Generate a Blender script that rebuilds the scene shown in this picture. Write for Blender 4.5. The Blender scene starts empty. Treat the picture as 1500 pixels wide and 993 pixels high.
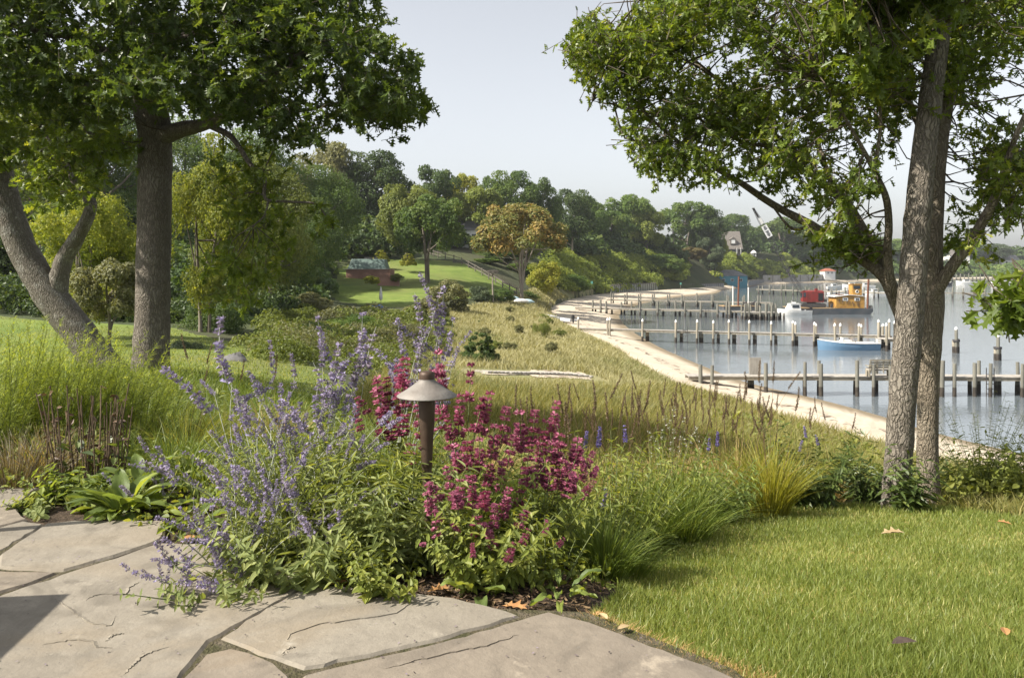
import bpy, math, random
import numpy as np
from mathutils import Vector, Matrix
random.seed(11)
rng = np.random.default_rng(11)
R = math.radians
scene = bpy.context.scene
COL = scene.collection

# ------------------------------------------------------------------ camera
F = 1500 * 28.0 / 36.0          # focal length in photo pixels (28 mm on a 36 mm wide sensor)
HY = 393.0                      # horizon row of the photograph
CZ = 7.5                        # eye height above the water; the patio lies 1.2 m lower
cam_d = bpy.data.cameras.new('camera'); cam = bpy.data.objects.new('camera', cam_d); COL.objects.link(cam)
cam_d.lens = 28; cam_d.sensor_width = 36; cam_d.shift_y = -(496.5 - HY) / 1500
cam_d.clip_start = 0.05; cam_d.clip_end = 8000
cam.location = (0, 0, CZ); cam.rotation_euler = (R(90), 0, 0)
scene.camera = cam
scene.render.resolution_x = 1024; scene.render.resolution_y = 677

# ------------------------------------------------------------------ sky, sun, exposure
SUN = Vector((-0.90, -0.27, 0.0)).normalized()
SUN_EL = R(44)
SUN = Vector((SUN.x * math.cos(SUN_EL), SUN.y * math.cos(SUN_EL), math.sin(SUN_EL)))
world = bpy.data.worlds.new('World'); scene.world = world; world.use_nodes = True
wn = world.node_tree.nodes; wl = world.node_tree.links
bg = wn['Background']; sky = wn.new('ShaderNodeTexSky'); sky.sky_type = 'NISHITA'; sky.sun_disc = False
sky.sun_elevation = SUN_EL; sky.sun_rotation = math.atan2(SUN.x, SUN.y)
sky.altitude = 0; sky.air_density = 1.0; sky.dust_density = 2.3; sky.ozone_density = 1.5
hsv = wn.new('ShaderNodeHueSaturation'); hsv.inputs['Saturation'].default_value = .25; wl.new(sky.outputs[0], hsv.inputs['Color']); wl.new(hsv.outputs[0], bg.inputs[0]); bg.inputs[1].default_value = 0.082
sun_d = bpy.data.lights.new('sun', 'SUN'); sun_d.energy = 3.8; sun_d.angle = R(0.6); sun_d.color = (1, 0.93, 0.82)
sun = bpy.data.objects.new('sun', sun_d); COL.objects.link(sun)
sun.location = (-30, 10, 40); sun.rotation_euler = (-SUN).to_track_quat('-Z', 'Y').to_euler()
scene.view_settings.view_transform = 'Standard'; scene.view_settings.look = 'None'
scene.view_settings.exposure = 1.38; scene.view_settings.gamma = 1
scene.view_settings.use_curve_mapping = False
scene.cycles.max_bounces = 8; scene.cycles.diffuse_bounces = 4; scene.cycles.transparent_max_bounces = 8
scene.cycles.caustics_reflective = False; scene.cycles.caustics_refractive = False

# ------------------------------------------------------------------ helpers
def P(px, py, Y): return np.array([(px - 750) / F * Y, Y, CZ - (py - HY) / F * Y])
def PX(px, Y): return (px - 750) / F * Y

class MB:
    """collects polygons; build() links them as one mesh object"""
    def __init__(s): s.v = []; s.l = []; s.c = []; s.m = []; s.t = []; s.sm = []; s.n = 0
    def add(s, verts, loops, counts, mat=0, tint=0.5, smooth=False):
        verts = np.asarray(verts, float).reshape(-1, 3); loops = np.asarray(loops, np.int64).ravel(); counts = np.asarray(counts, np.int64).ravel()
        s.v.append(verts); s.l.append(loops + s.n); s.c.append(counts)
        s.m.append(np.full(len(counts), mat, np.int32)); s.sm.append(np.full(len(counts), smooth, bool))
        s.t.append(np.broadcast_to(np.asarray(tint, float), (len(verts),)).copy()); s.n += len(verts)
    def faces(s, verts, faces, **k):
        s.add(verts, [i for f in faces for i in f], [len(f) for f in faces], **k)
    def inst(s, tpl, pos, Rm, scale, tint=None, mat=0, smooth=False):
        tv, tl, tc = tpl; pos = np.asarray(pos, float); N = len(pos)
        if N == 0: return
        scale = np.asarray(scale, float)
        if scale.ndim == 0: scale = np.full(N, scale)
        if scale.ndim == 1: scale = np.repeat(scale[:, None], 3, 1)
        V = np.einsum('nij,nkj->nki', Rm, tv[None] * scale[:, None, :]) + pos[:, None, :]
        k = len(tv); L = (tl[None, :] + (np.arange(N) * k)[:, None]).ravel()
        if tint is None: tint = rng.random(N)
        s.add(V.reshape(-1, 3), L, np.tile(tc, N), mat, np.repeat(np.broadcast_to(tint, (N,)), k), smooth)
    def box(s, c, size, rz=0.0, mat=0, tint=0.5):
        x, y, z = np.asarray(size) / 2.0
        v = np.array([[-x,-y,-z],[x,-y,-z],[x,y,-z],[-x,y,-z],[-x,-y,z],[x,-y,z],[x,y,z],[-x,y,z]])
        ca, sa = math.cos(rz), math.sin(rz)
        v = v @ np.array([[ca, sa, 0], [-sa, ca, 0], [0, 0, 1]]) + np.asarray(c, float)
        s.faces(v, [(0,3,2,1),(4,5,6,7),(0,1,5,4),(1,2,6,5),(2,3,7,6),(3,0,4,7)], mat=mat, tint=tint)
    def beam(s, a, b, w, h, mat=0, tint=0.5):
        a = np.asarray(a, float); b = np.asarray(b, float); d = b - a; L = np.linalg.norm(d); d /= L
        up = np.array([0, 0, 1.0]) if abs(d[2]) < .95 else np.array([0, 1.0, 0])
        x = np.cross(d, up); x /= np.linalg.norm(x); z = np.cross(x, d)
        v = []
        for q in (a, b):
            for sx, sz in ((-1,-1),(1,-1),(1,1),(-1,1)): v.append(q + x * sx * w / 2 + z * sz * h / 2)
        s.faces(v, [(0,1,2,3),(7,6,5,4),(0,4,5,1),(1,5,6,2),(2,6,7,3),(3,7,4,0)], mat=mat, tint=tint)
    def tube(s, pts, rad, seg=8, mat=0, tint=0.5, cap=True, wob=0.0, smooth=True):
        pts = np.asarray(pts, float); n = len(pts); rad = np.broadcast_to(np.asarray(rad, float), (n,))
        d = np.gradient(pts, axis=0); d /= np.linalg.norm(d, axis=1, keepdims=True) + 1e-9
        ref = np.array([0.31, 0.95, 0.05]) if abs(d[:, 1]).mean() < .8 else np.array([1.0, 0.1, 0.2])
        x = np.cross(d, ref); x /= np.linalg.norm(x, axis=1, keepdims=True); y = np.cross(d, x)
        a = np.arange(seg) * 2 * math.pi / seg
        rr = rad[:, None] * (1 + wob * rng.standard_normal((n, seg)))
        v = pts[:, None, :] + (x[:, None, :] * np.cos(a)[None, :, None] + y[:, None, :] * np.sin(a)[None, :, None]) * rr[..., None]
        f = []
        i = np.arange(n - 1)[:, None] * seg; j = np.arange(seg)[None, :]; j2 = (j + 1) % seg
        q = np.stack([i + j, i + j2, i + seg + j2, i + seg + j], -1).reshape(-1, 4)
        s.add(v, q.ravel(), np.full(len(q), 4), mat, tint, smooth)
        if cap:
            s.add(v[0], np.arange(seg)[::-1], [seg], mat, tint); s.add(v[-1], np.arange(seg), [seg], mat, tint)
    def lathe(s, prof, c=(0, 0, 0), seg=24, mat=0, smooth=True, tint=0.5):
        prof = np.asarray(prof, float); a = np.arange(seg) * 2 * math.pi / seg; n = len(prof)
        v = np.stack([prof[:, 0:1] * np.cos(a), prof[:, 0:1] * np.sin(a), np.repeat(prof[:, 1:2], seg, 1)], -1) + np.asarray(c, float)
        i = np.arange(n - 1)[:, None] * seg; j = np.arange(seg)[None, :]; j2 = (j + 1) % seg
        q = np.stack([i + j, i + j2, i + seg + j2, i + seg + j], -1).reshape(-1, 4)
        s.add(v, q.ravel(), np.full(len(q), 4), mat, tint, smooth)
        if prof[0, 0] > 1e-4: s.add(v[0], np.arange(seg)[::-1], [seg], mat, tint)
        if prof[-1, 0] > 1e-4: s.add(v[-1], np.arange(seg), [seg], mat, tint)
    def prism(s, poly, z0, z1, mat=0, tint=0.5):
        """vertical prism over an xy outline (counter-clockwise)"""
        n = len(poly); v = [(x, y, z0) for x, y in poly] + [(x, y, z1) for x, y in poly]
        f = [tuple(range(n))[::-1], tuple(range(n, 2 * n))] + [(i, (i + 1) % n, n + (i + 1) % n, n + i) for i in range(n)]
        s.faces(v, f, mat=mat, tint=tint)
    def build(s, name, mats, parent=None, loc=None):
        me = bpy.data.meshes.new(name)
        if s.v:
            v = np.concatenate(s.v); l = np.concatenate(s.l); c = np.concatenate(s.c)
            me.vertices.add(len(v)); me.vertices.foreach_set('co', v.astype(np.float32).ravel())
            me.loops.add(len(l)); me.loops.foreach_set('vertex_index', l.astype(np.int32))
            me.polygons.add(len(c)); me.polygons.foreach_set('loop_start', np.concatenate([[0], np.cumsum(c)[:-1]]).astype(np.int32))
            me.polygons.foreach_set('material_index', np.concatenate(s.m)); me.polygons.foreach_set('use_smooth', np.concatenate(s.sm))
            me.update(calc_edges=True)
            at = me.attributes.new('tint', 'FLOAT', 'POINT'); at.data.foreach_set('value', np.concatenate(s.t).astype(np.float32))
        if not isinstance(mats, (list, tuple)): mats = [mats]
        for m in mats: me.materials.append(m)
        o = bpy.data.objects.new(name, me); COL.objects.link(o)
        if parent is not None: o.parent = parent
        if loc is not None: o.location = loc
        return o

def norm(a): return a / (np.linalg.norm(a, axis=-1, keepdims=True) + 1e-9)
def frames(d, up):
    d = norm(np.asarray(d, float)); up = np.broadcast_to(np.asarray(up, float), d.shape)
    x = norm(np.cross(d, up)); z = np.cross(x, d)
    return np.stack([x, d, z], -1)
def rdir(n): return norm(rng.standard_normal((n, 3)))
def spline(pts, n):
    """Catmull-Rom through the points; columns beyond xyz (radius) go along"""
    p = np.asarray(pts, float); p = np.vstack([2 * p[0] - p[1], p, 2 * p[-1] - p[-2]]); m = len(p) - 3
    t = np.linspace(0, m - 1e-6, n); i = t.astype(int); u = (t - i)[:, None]
    a, b, c, d = p[i], p[i + 1], p[i + 2], p[i + 3]
    return 0.5 * (2 * b + (c - a) * u + (2 * a - 5 * b + 4 * c - d) * u ** 2 + (3 * b - a - 3 * c + d) * u ** 3)
def in_poly(x, y, poly):
    poly = np.asarray(poly, float); r = np.zeros(np.shape(x), bool); j = len(poly) - 1
    for i in range(len(poly)):
        xi, yi = poly[i]; xj, yj = poly[j]
        r ^= ((yi > y) != (yj > y)) & (x < (xj - xi) * (y - yi) / (yj - yi + 1e-12) + xi); j = i
    return r

def empty(name, loc=(0, 0, 0), rz=0.0, label=None, cat=None, group=None):
    o = bpy.data.objects.new(name, None); COL.objects.link(o); o.location = loc; o.rotation_euler = (0, 0, rz)
    o.empty_display_size = 0.2
    return tag(o, label, cat, group)
def tag(o, label=None, cat=None, group=None, kind=None):
    if label: o['label'] = label
    if cat: o['category'] = cat
    if group: o['group'] = group
    if kind: o['kind'] = kind
    return o
def copy_tree(o, parent=None):
    c = o.copy(); COL.objects.link(c)
    if parent is not None: c.parent = parent
    for ch in [k for k in COL.objects if k.parent == o]: copy_tree(ch, c)
    return c

# ------------------------------------------------------------------ materials
def nd(nt, t, **k):
    n = nt.nodes.new(t)
    for a, b in k.items(): setattr(n, a, b)
    return n
def mixc(nt, fac, a, b, mode='MIX'):
    n = nt.nodes.new('ShaderNodeMix'); n.data_type = 'RGBA'; n.blend_type = mode
    for s, v in ((n.inputs[0], fac), (n.inputs[6], a), (n.inputs[7], b)):
        if hasattr(v, 'links'): nt.links.new(v, s)
        elif isinstance(v, (tuple, list)): s.default_value = (*v[:3], 1)
        else: s.default_value = v
    return n.outputs[2]
def noise(nt, scale, detail=5, stretch=None, rough=0.55, coord='Object', dist=0.0):
    tc = nd(nt, 'ShaderNodeTexCoord'); v = tc.outputs[coord]
    if stretch:
        mp = nd(nt, 'ShaderNodeMapping'); mp.inputs['Scale'].default_value = stretch; nt.links.new(v, mp.inputs[0]); v = mp.outputs[0]
    n = nd(nt, 'ShaderNodeTexNoise'); n.inputs['Scale'].default_value = scale; n.inputs['Detail'].default_value = detail
    n.inputs['Roughness'].default_value = rough; n.inputs['Distortion'].default_value = dist
    nt.links.new(v, n.inputs['Vector']); return n.outputs[0]
def ramp(nt, v, lo, hi):
    m = nd(nt, 'ShaderNodeMapRange'); m.inputs[1].default_value = lo; m.inputs[2].default_value = hi; nt.links.new(v, m.inputs[0]); return m.outputs[0]
def new_mat(name):
    m = bpy.data.materials.new(name); m.use_nodes = True
    return m, m.node_tree, m.node_tree.nodes['Principled BSDF']
def M(name, c1, c2=None, scale=4, rough=0.75, spec=0.3, bump=0.0, bscale=25, bdist=0.02, stretch=None, metal=0.0, lo=.35, hi=.65, tint=0.0, c3=None, s3=1.0):
    m, nt, b = new_mat(name)
    b.inputs['Roughness'].default_value = rough; b.inputs['Specular IOR Level'].default_value = spec; b.inputs['Metallic'].default_value = metal
    c = c1
    if c2 is not None: c = mixc(nt, ramp(nt, noise(nt, scale, stretch=stretch), lo, hi), c1, c2)
    if c3 is not None: c = mixc(nt, ramp(nt, noise(nt, s3), .45, .7), c, c3)
    if tint:
        at = nd(nt, 'ShaderNodeAttribute', attribute_name='tint'); mr = nd(nt, 'ShaderNodeMapRange')
        mr.inputs[3].default_value = 1 - tint; mr.inputs[4].default_value = 1 + tint; nt.links.new(at.outputs['Fac'], mr.inputs[0])
        hs = nd(nt, 'ShaderNodeHueSaturation'); nt.links.new(mr.outputs[0], hs.inputs['Value'])
        if hasattr(c, 'links'): nt.links.new(c, hs.inputs['Color'])
        else: hs.inputs['Color'].default_value = (*c[:3], 1)
        c = hs.outputs[0]
    if hasattr(c, 'links'): nt.links.new(c, b.inputs['Base Color'])
    else: b.inputs['Base Color'].default_value = (*c[:3], 1)
    if bump:
        bp = nd(nt, 'ShaderNodeBump'); bp.inputs['Strength'].default_value = bump; bp.inputs['Distance'].default_value = bdist
        nt.links.new(noise(nt, bscale, 8, stretch), bp.inputs['Height']); nt.links.new(bp.outputs[0], b.inputs['Normal'])
    return m
def LM(name, c1, c2, c3=None, trans=0.4, rough=0.5, spec=0.35, vary=0.0, tcol=(1.3, 1.2, 0.5), g=1.42):
    """leaf: tint attribute runs c1 > c2 (> c3), part of the light passes through"""
    g = (g * 1.06, g, g * .85) if g != 1 else (1, 1, 1); trans = trans + (.06 if g[0] != 1 else 0)
    c1, c2, c3 = [None if c is None else tuple(a * q for a, q in zip(c, g)) for c in (c1, c2, c3)]
    m, nt, b = new_mat(name)
    at = nd(nt, 'ShaderNodeAttribute', attribute_name='tint'); cr = nd(nt, 'ShaderNodeValToRGB')
    cr.color_ramp.elements[0].color = (*c1, 1); cr.color_ramp.elements[1].color = (*(c3 or c2), 1)
    if c3: e = cr.color_ramp.elements.new(0.6); e.color = (*c2, 1)
    nt.links.new(at.outputs['Fac'], cr.inputs[0]); c = cr.outputs[0]
    if vary:
        oi = nd(nt, 'ShaderNodeObjectInfo'); mr = nd(nt, 'ShaderNodeMapRange'); mr.inputs[3].default_value = 1 - vary; mr.inputs[4].default_value = 1 + vary
        nt.links.new(oi.outputs['Random'], mr.inputs[0]); hs = nd(nt, 'ShaderNodeHueSaturation'); nt.links.new(mr.outputs[0], hs.inputs['Value']); nt.links.new(c, hs.inputs['Color']); c = hs.outputs[0]
    nt.links.new(c, b.inputs['Base Color']); b.inputs['Roughness'].default_value = rough; b.inputs['Specular IOR Level'].default_value = spec
    tr = nd(nt, 'ShaderNodeBsdfTranslucent'); nt.links.new(mixc(nt, 1.0, c, tcol, 'MULTIPLY'), tr.inputs[0])
    mx = nd(nt, 'ShaderNodeMixShader'); mx.inputs[0].default_value = trans
    nt.links.new(b.outputs[0], mx.inputs[1]); nt.links.new(tr.outputs[0], mx.inputs[2])
    nt.links.new(mx.outputs[0], nt.nodes['Material Output'].inputs['Surface'])
    return m

# ------------------------------------------------------------------ leaf shapes (length 1 along +y, face up)
def tpl(verts, faces):
    return (np.array(verts, float), np.array([i for f in faces for i in f], np.int64), np.array([len(f) for f in faces], np.int64))
def mirrored(half, fold=.3, droop=.18, tip=1.0):
    n = len(half); v = [(0, 0, 0)] + [(x, y, 0) for x, y in half] + [(0, tip, 0)] + [(-x, y, 0) for x, y in half]
    v = [(x, y, abs(x) * fold - droop * y * y) for x, y, z in v]
    return tpl(v, [tuple([0] + list(range(1, n + 1)) + [n + 1]), tuple([n + 1] + list(range(2 * n + 1, n + 1, -1)) + [0])])
OAK = mirrored([(.03,.07),(.10,.20),(.30,.29),(.11,.38),(.12,.46),(.40,.62),(.14,.66),(.13,.73),(.27,.88),(.07,.88)])
LANCE = mirrored([(.09,.25),(.10,.5),(.05,.8)], fold=.35, droop=.3)
OVAL = mirrored([(.18,.2),(.26,.45),(.17,.75)], fold=.3, droop=.25)
BLADE = tpl([(-.5,0,0),(.5,0,0),(.42,.55,-.06),(-.42,.55,-.06),(0,1,-.25)], [(0,1,2,3),(3,2,4)])
NEEDLE = tpl([(-.5,0,0),(.5,0,0),(0,1,-.12)], [(0,1,2)])
TWIG = tpl([(1,0,0),(-.5,0,.87),(-.5,0,-.87),(.5,1,0),(-.25,1,.43),(-.25,1,-.43)], [(0,1,4,3),(1,2,5,4),(2,0,3,5)])
def star(seed, n=9):
    r = np.random.default_rng(seed); a = np.arange(n) * 2 * math.pi / n + r.uniform(-.2, .2, n)
    rad = np.where(np.arange(n) % 2 == 0, r.uniform(.42, .62, n), r.uniform(.16, .32, n))
    v = [(0, 0, .1)] + [(rad[i] * math.cos(a[i]), rad[i] * math.sin(a[i]), r.uniform(-.12, .06)) for i in range(n)]
    return tpl(v, [(0, 1 + i, 1 + (i + 1) % n) for i in range(n)])
STARS = [star(i) for i in range(4)]
# ------------------------------------------------------------------ terrain height
def sstep(a, b, x): t = np.clip((x - a) / (b - a), 0, 1); return t * t * (3 - 2 * t)
def z_near(X, Y):
    w = sstep(-1.0, 0.8, X); wl_ = sstep(-4.5, -1.0, X)
    k = .06 + .10 * wl_ + .04 * w; y0 = 4.5 - .2 * wl_ - 1.9 * w
    return 6.27 - k * np.maximum(0, Y - y0)
WATER_EDGE = [(2100,22),(1500,32.2),(1364,36.6),(1286,40.7),(1200,45.6),(1094,52.4),(1040,59.5),(1000,67),(960,78),(925,96),(908,118),(912,136),(940,168),(986,203),(1046,236),(1062,282),(1095,322),(1125,372),(1200,425),(1300,470),(1400,560),(1500,580),(1900,600)]
SAND_EDGE = [(2100,15),(1500,24.0),(1369,26.2),(1286,28.8),(1199,31.6),(994,43.4),(945,52),(896,66),(829,91),(803,119),(822,150),(850,180),(886,206),(922,223),(968,242),(1012,264),(1055,292),(1085,332),(1115,388),(1195,440),(1295,488),(1395,575),(1495,596),(1890,620)]
def PY(l): return np.array([(PX(p, y), y) for p, y in l])
WE = spline(PY(WATER_EDGE), 260); SE = spline(PY(SAND_EDGE), 260)
CTRL = [  # (photo column, distance, height)
 (250,14,5.7),(100,30,4.9),(0,30,4.9),(-200,25,5.4),(300,30,4.7),(420,25,4.6),(520,22,4.4),(-600,20,6.0),(-600,60,9),(-600,120,16),
 (50,45,5.7),(50,70,9),(50,100,14),(150,60,6.5),(300,90,9),(300,130,14),(100,150,18),(-300,100,15),(300,55,5.2),
 (400,60,4.5),(450,80,4.4),(440,112,7.5),(520,50,3.9),(600,60,3.3),(640,75,3.1),
 (560,85,3.35),(497,95,3.9),(530,110,6.2),(600,110,5.9),(640,125,8.0),(620,95,4.3),(690,115,5.6),(750,110,3.5),(700,98,3.4),(750,118,4.4),(600,128,8.4),(540,130,8.9),
 (640,150,11),(500,140,12),(700,165,11.5),(600,200,16),(400,200,20),(680,128,8.3),
 (760,140,6.7),(800,165,9.2),(830,200,10.6),(880,234,10.9),(908,230,7.2),(945,247,5.4),(840,186,5.0),(862,192,2.4),(800,108,2.9),(812,165,2.8),(790,128,3.6),
 (720,40,2.8),(720,20,4.0),(640,30,3.6),(760,60,2.3),(780,90,2.1),(850,60,1.7),(880,45,1.9),(950,38,1.9),(1000,30,2.2),(1100,24,2.4),(1250,19,2.6),(1400,18,2.4),(1500,16,2.6),(900,25,3.4),(900,16,4.3),(1100,14,4.0),(1300,12.5,4.0),(1500,11.5,4.0),(2000,9,4.5),
 (900,252,12),(960,264,10.5),(1000,286,11),(900,310,17),(975,248,3.2),(1015,270,3.4),(1035,312,9),(1070,364,14.4),(1100,395,14),(1150,436,15.2),(1088,342,2.6),(1120,396,2.6),(1155,412,3.2),(1055,300,2.5),
 (1160,470,13),(1230,485,13.2),(1300,515,13),(1400,610,12),(1500,630,11),(1800,650,12),
 (1500,1500,15),(0,1500,35),(-800,700,35),(1100,900,22),(2600,900,12),(-1500,40,8),(-1500,300,30)]
_c = [(PX(p, y), y, z) for p, y, z in CTRL]
for x in (-7, -4, -2, 0, 2, 4, 7):
    for y in (8.0, 9.5): _c.append((x, y, float(z_near(np.array(float(x)), np.array(y)))))
for i in range(0, 260, 6):
    _c.append((*SE[i], 0.95)); _c.append((*WE[i], -0.2))
    d = WE[i] - SE[i]; d = d / np.linalg.norm(d); q = WE[i] + d * (6 + .04 * WE[i][1]); _c.append((q[0], q[1], -2.2)); q = WE[i] + d * (20 + .2 * WE[i][1]); _c.append((q[0], q[1], -4))
_c = np.array(_c)
def _uv(X, Y):
    Yc = np.maximum(Y, 3.0) + 2.0
    return np.stack([np.clip(X / Yc, -4, 4) * 5, np.log(Yc) * 2.2], -1)
_pu = _uv(_c[:, 0], _c[:, 1]); _D = np.linalg.norm(_pu[:, None] - _pu[None], axis=-1)
_n = len(_c); _A = np.zeros((_n + 3, _n + 3)); _A[:_n, :_n] = _D + np.eye(_n) * -0.02
_A[:_n, _n] = 1; _A[:_n, _n + 1:] = _pu; _A[_n:, :_n] = _A[:_n, _n:].T
_w = np.linalg.solve(_A, np.concatenate([_c[:, 2], np.zeros(3)]))
def ground(X, Y):
    X = np.asarray(X, float); Y = np.asarray(Y, float); sh = X.shape; X = X.ravel(); Y = Y.ravel()
    out = np.empty(len(X))
    for i in range(0, len(X), 20000):
        u = _uv(X[i:i + 20000], Y[i:i + 20000]); d = np.linalg.norm(u[:, None] - _pu[None], axis=-1)
        out[i:i + 20000] = d @ _w[:_n] + _w[_n] + u @ _w[_n + 1:]
    b = sstep(7.5, 10.5, Y)
    return (z_near(X, Y) * (1 - b) + out * b).reshape(sh)
def gz(x, y): return float(ground(np.array([x]), np.array([y]))[0])
SHORE_POLY = np.vstack([SE, WE[::-1]])

# ------------------------------------------------------------------ setting: ground sheets split by what grows on them
LAWN_NEAR = [(.80,1.0),(.78,2.0),(.67,2.37),(.26,2.76),(.45,3.4),(PX(900,3.86),3.86),(PX(930,4.97),4.97),(PX(1000,6.3),6.3),(PX(1100,7.3),7.3),(PX(1200,7.7),7.7),(PX(1370,7.5),7.5),(PX(1500,6.6),6.6),(8,5.0),(14,3),(14,1.0)]
LAWN_LEFT = [(PX(-900,9.5),9.5),(PX(560,9.5),9.5),(PX(560,16),16),(PX(500,21),21),(PX(420,28),28),(PX(250,37),37),(PX(-300,36),36),(PX(-900,25),25)]
LAWN_FAR = [(PX(p,y),y) for p,y in [(480,97),(500,88),(590,84),(640,92),(745,108),(758,120),(650,131),(540,133),(500,118)]]
LAWN_HILL = [(PX(p,y),y) for p,y in [(792,182),(850,200),(864,224),(798,212)]]
LAWN_HOUSE = [(PX(p,y),y) for p,y in [(694,150),(738,150),(738,163),(690,163)]]
MEADOW = [(PX(p,y),y) for p,y in [(560,24),(1100,20),(1700,12),(1700,20),(1369,26.8),(1199,32.4),(994,44.2),(893,66),(825,91),(799,118),(818,150),(846,180),(882,206),(868,200),(838,180),(800,155),(765,118),(740,106),(660,84),(640,60)]]
BED = [(-9,3.5),(-2.6,4.2),(-2.2,3.5),(-1.0,3.1),(.26,2.7),(.5,3.4),(PX(900,3.86),3.86),(PX(930,4.97),4.97),(PX(1000,6.3),6.3),(PX(1100,7.3),7.3),(PX(1250,8.6),8.6),(0,9.2),(-9,9.0)]
m_forest = M('woodland_floor', (.035,.05,.016), (.06,.07,.025), scale=.15, rough=.95, bump=.6, bscale=.8, bdist=.4, c3=(.05,.045,.025), s3=.04)
m_lawnground = M('lawn_turf', (.10,.145,.03), (.155,.20,.045), scale=.5, rough=.9, spec=.15, bump=.5, bscale=14, bdist=.03, c3=(.13,.145,.045), s3=.12)
m_meadowground = M('meadow_soil', (.27,.24,.12), (.17,.175,.07), scale=.35, rough=.95, bump=.6, bscale=3, bdist=.08, c3=(.24,.205,.105), s3=.06)
m_mulch = M('bark_mulch', (.028,.02,.014), (.085,.058,.038), scale=34, rough=.95, bump=1.0, bscale=60, bdist=.02, c3=(.05,.035,.022), s3=5)
gu = np.linspace(-1, 1, 330); gu = np.sign(gu) * (0.75 * np.abs(gu) + 1.6 * np.abs(gu) ** 4)
gvv = np.concatenate([[-4.5, -3, -2, -1, 0, .5], np.geomspace(1.0, 900, 340), [1200, 1600, 2200, 3200]])
GX = gu[None, :] * (gvv[:, None] + 7); GY = np.repeat(gvv[:, None], len(gu), 1)
GZ = ground(GX, GY)
ins = in_poly(GX, GY, SHORE_POLY) & (GY > 12)
GZ = np.where(ins, np.minimum(GZ - .4, -.5), GZ)
PATIO = [(-9,.2),(.78,.2),(.78,2.0),(.67,2.40),(.26,2.80),(-.3,2.85),(-1.0,3.0),(-2.3,3.6),(-2.9,4.25),(-9,4.3)]
GZ = np.where((GY < .3) | in_poly(GX, GY, PATIO), GZ - .09, GZ)
nv, nu = GX.shape
idx = np.arange(nv * nu).reshape(nv, nu)
quads = np.stack([idx[:-1, :-1], idx[:-1, 1:], idx[1:, 1:], idx[1:, :-1]], -1).reshape(-1, 4)
gv = np.stack([GX, GY, GZ], -1).reshape(-1, 3)
fc = gv[quads].mean(1)
zone = np.zeros(len(quads), int)
for k, poly in ((1, MEADOW), (2, LAWN_LEFT), (2, LAWN_FAR), (2, LAWN_HILL), (2, LAWN_HOUSE), (3, BED), (4, LAWN_NEAR)):
    zone[in_poly(fc[:, 0], fc[:, 1], poly)] = k
for k, nm, mt in ((0, 'hillside', m_forest), (1, 'meadow', m_meadowground), (2, 'far_lawn', m_lawnground), (3, 'garden_soil', m_mulch), (4, 'lawn', m_lawnground)):
    q = quads[zone == k]; used, inv = np.unique(q, return_inverse=True)
    b = MB(); b.add(gv[used], inv.ravel(), np.full(len(q), 4), smooth=True); tag(b.build(nm, mt), kind='structure')

# beach: a strip from the dune grass down under the water
m, nt, bs = new_mat('sand'); m_sand = m
n1 = noise(nt, .35, 6); n2 = noise(nt, 3, 6, stretch=(1, 1, 1)); n3 = noise(nt, 1.1, 4, dist=1.5)
c = mixc(nt, ramp(nt, n1, .35, .65), (.42,.36,.28), (.52,.455,.355)); c = mixc(nt, ramp(nt, n2, .55, .75), c, (.34,.28,.21))
at = nd(nt, 'ShaderNodeAttribute', attribute_name='tint')     # tint = how far down the beach: wet sand by the water, dark weed along the tide line
c = mixc(nt, ramp(nt, at.outputs['Fac'], .74, .92), c, (.20,.16,.105))
wk = nd(nt, 'ShaderNodeMath', operation='MULTIPLY'); tl_ = nd(nt, 'ShaderNodeMath', operation='COMPARE'); tl_.inputs[1].default_value = .42; tl_.inputs[2].default_value = .09
nt.links.new(at.outputs['Fac'], tl_.inputs[0]); nt.links.new(tl_.outputs[0], wk.inputs[0]); nt.links.new(ramp(nt, n3, .54, .60), wk.inputs[1])
c = mixc(nt, wk.outputs[0], c, (.14,.10,.07))
nt.links.new(c, bs.inputs['Base Color']); bs.inputs['Roughness'].default_value = .9; bs.inputs['Specular IOR Level'].default_value = .2
bp = nd(nt, 'ShaderNodeBump'); bp.inputs['Strength'].default_value = .5; bp.inputs['Distance'].default_value = .06; nt.links.new(noise(nt, 2.2, 7), bp.inputs['Height']); nt.links.new(bp.outputs[0], bs.inputs['Normal'])
ts = np.array([-.12, 0, .12, .25, .4, .55, .7, .85, 1.0, 1.2, 1.6]); zs = np.array([.75, 1.0, .95, .82, .68, .5, .32, .14, 0.0, -.3, -.9])
bv = SE[:, None, :] * (1 - ts)[None, :, None] + WE[:, None, :] * ts[None, :, None]
zz = np.repeat(zs[None], 260, 0) + rng.normal(0, .03, (260, len(ts)))
zz[:, 8] = 0.0
bv = np.concatenate([bv, zz[..., None]], -1); n_t = len(ts)
i = np.arange(259)[:, None] * n_t; j = np.arange(n_t - 1)[None]
q = np.stack([i + j, i + j + 1, i + n_t + j + 1, i + n_t + j], -1).reshape(-1, 4)
b = MB(); b.add(bv.reshape(-1, 3), q.ravel(), np.full(len(q), 4), tint=np.tile(np.clip(ts, 0, 1), 260), smooth=True)
tag(b.build('beach', m_sand), kind='structure')

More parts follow.
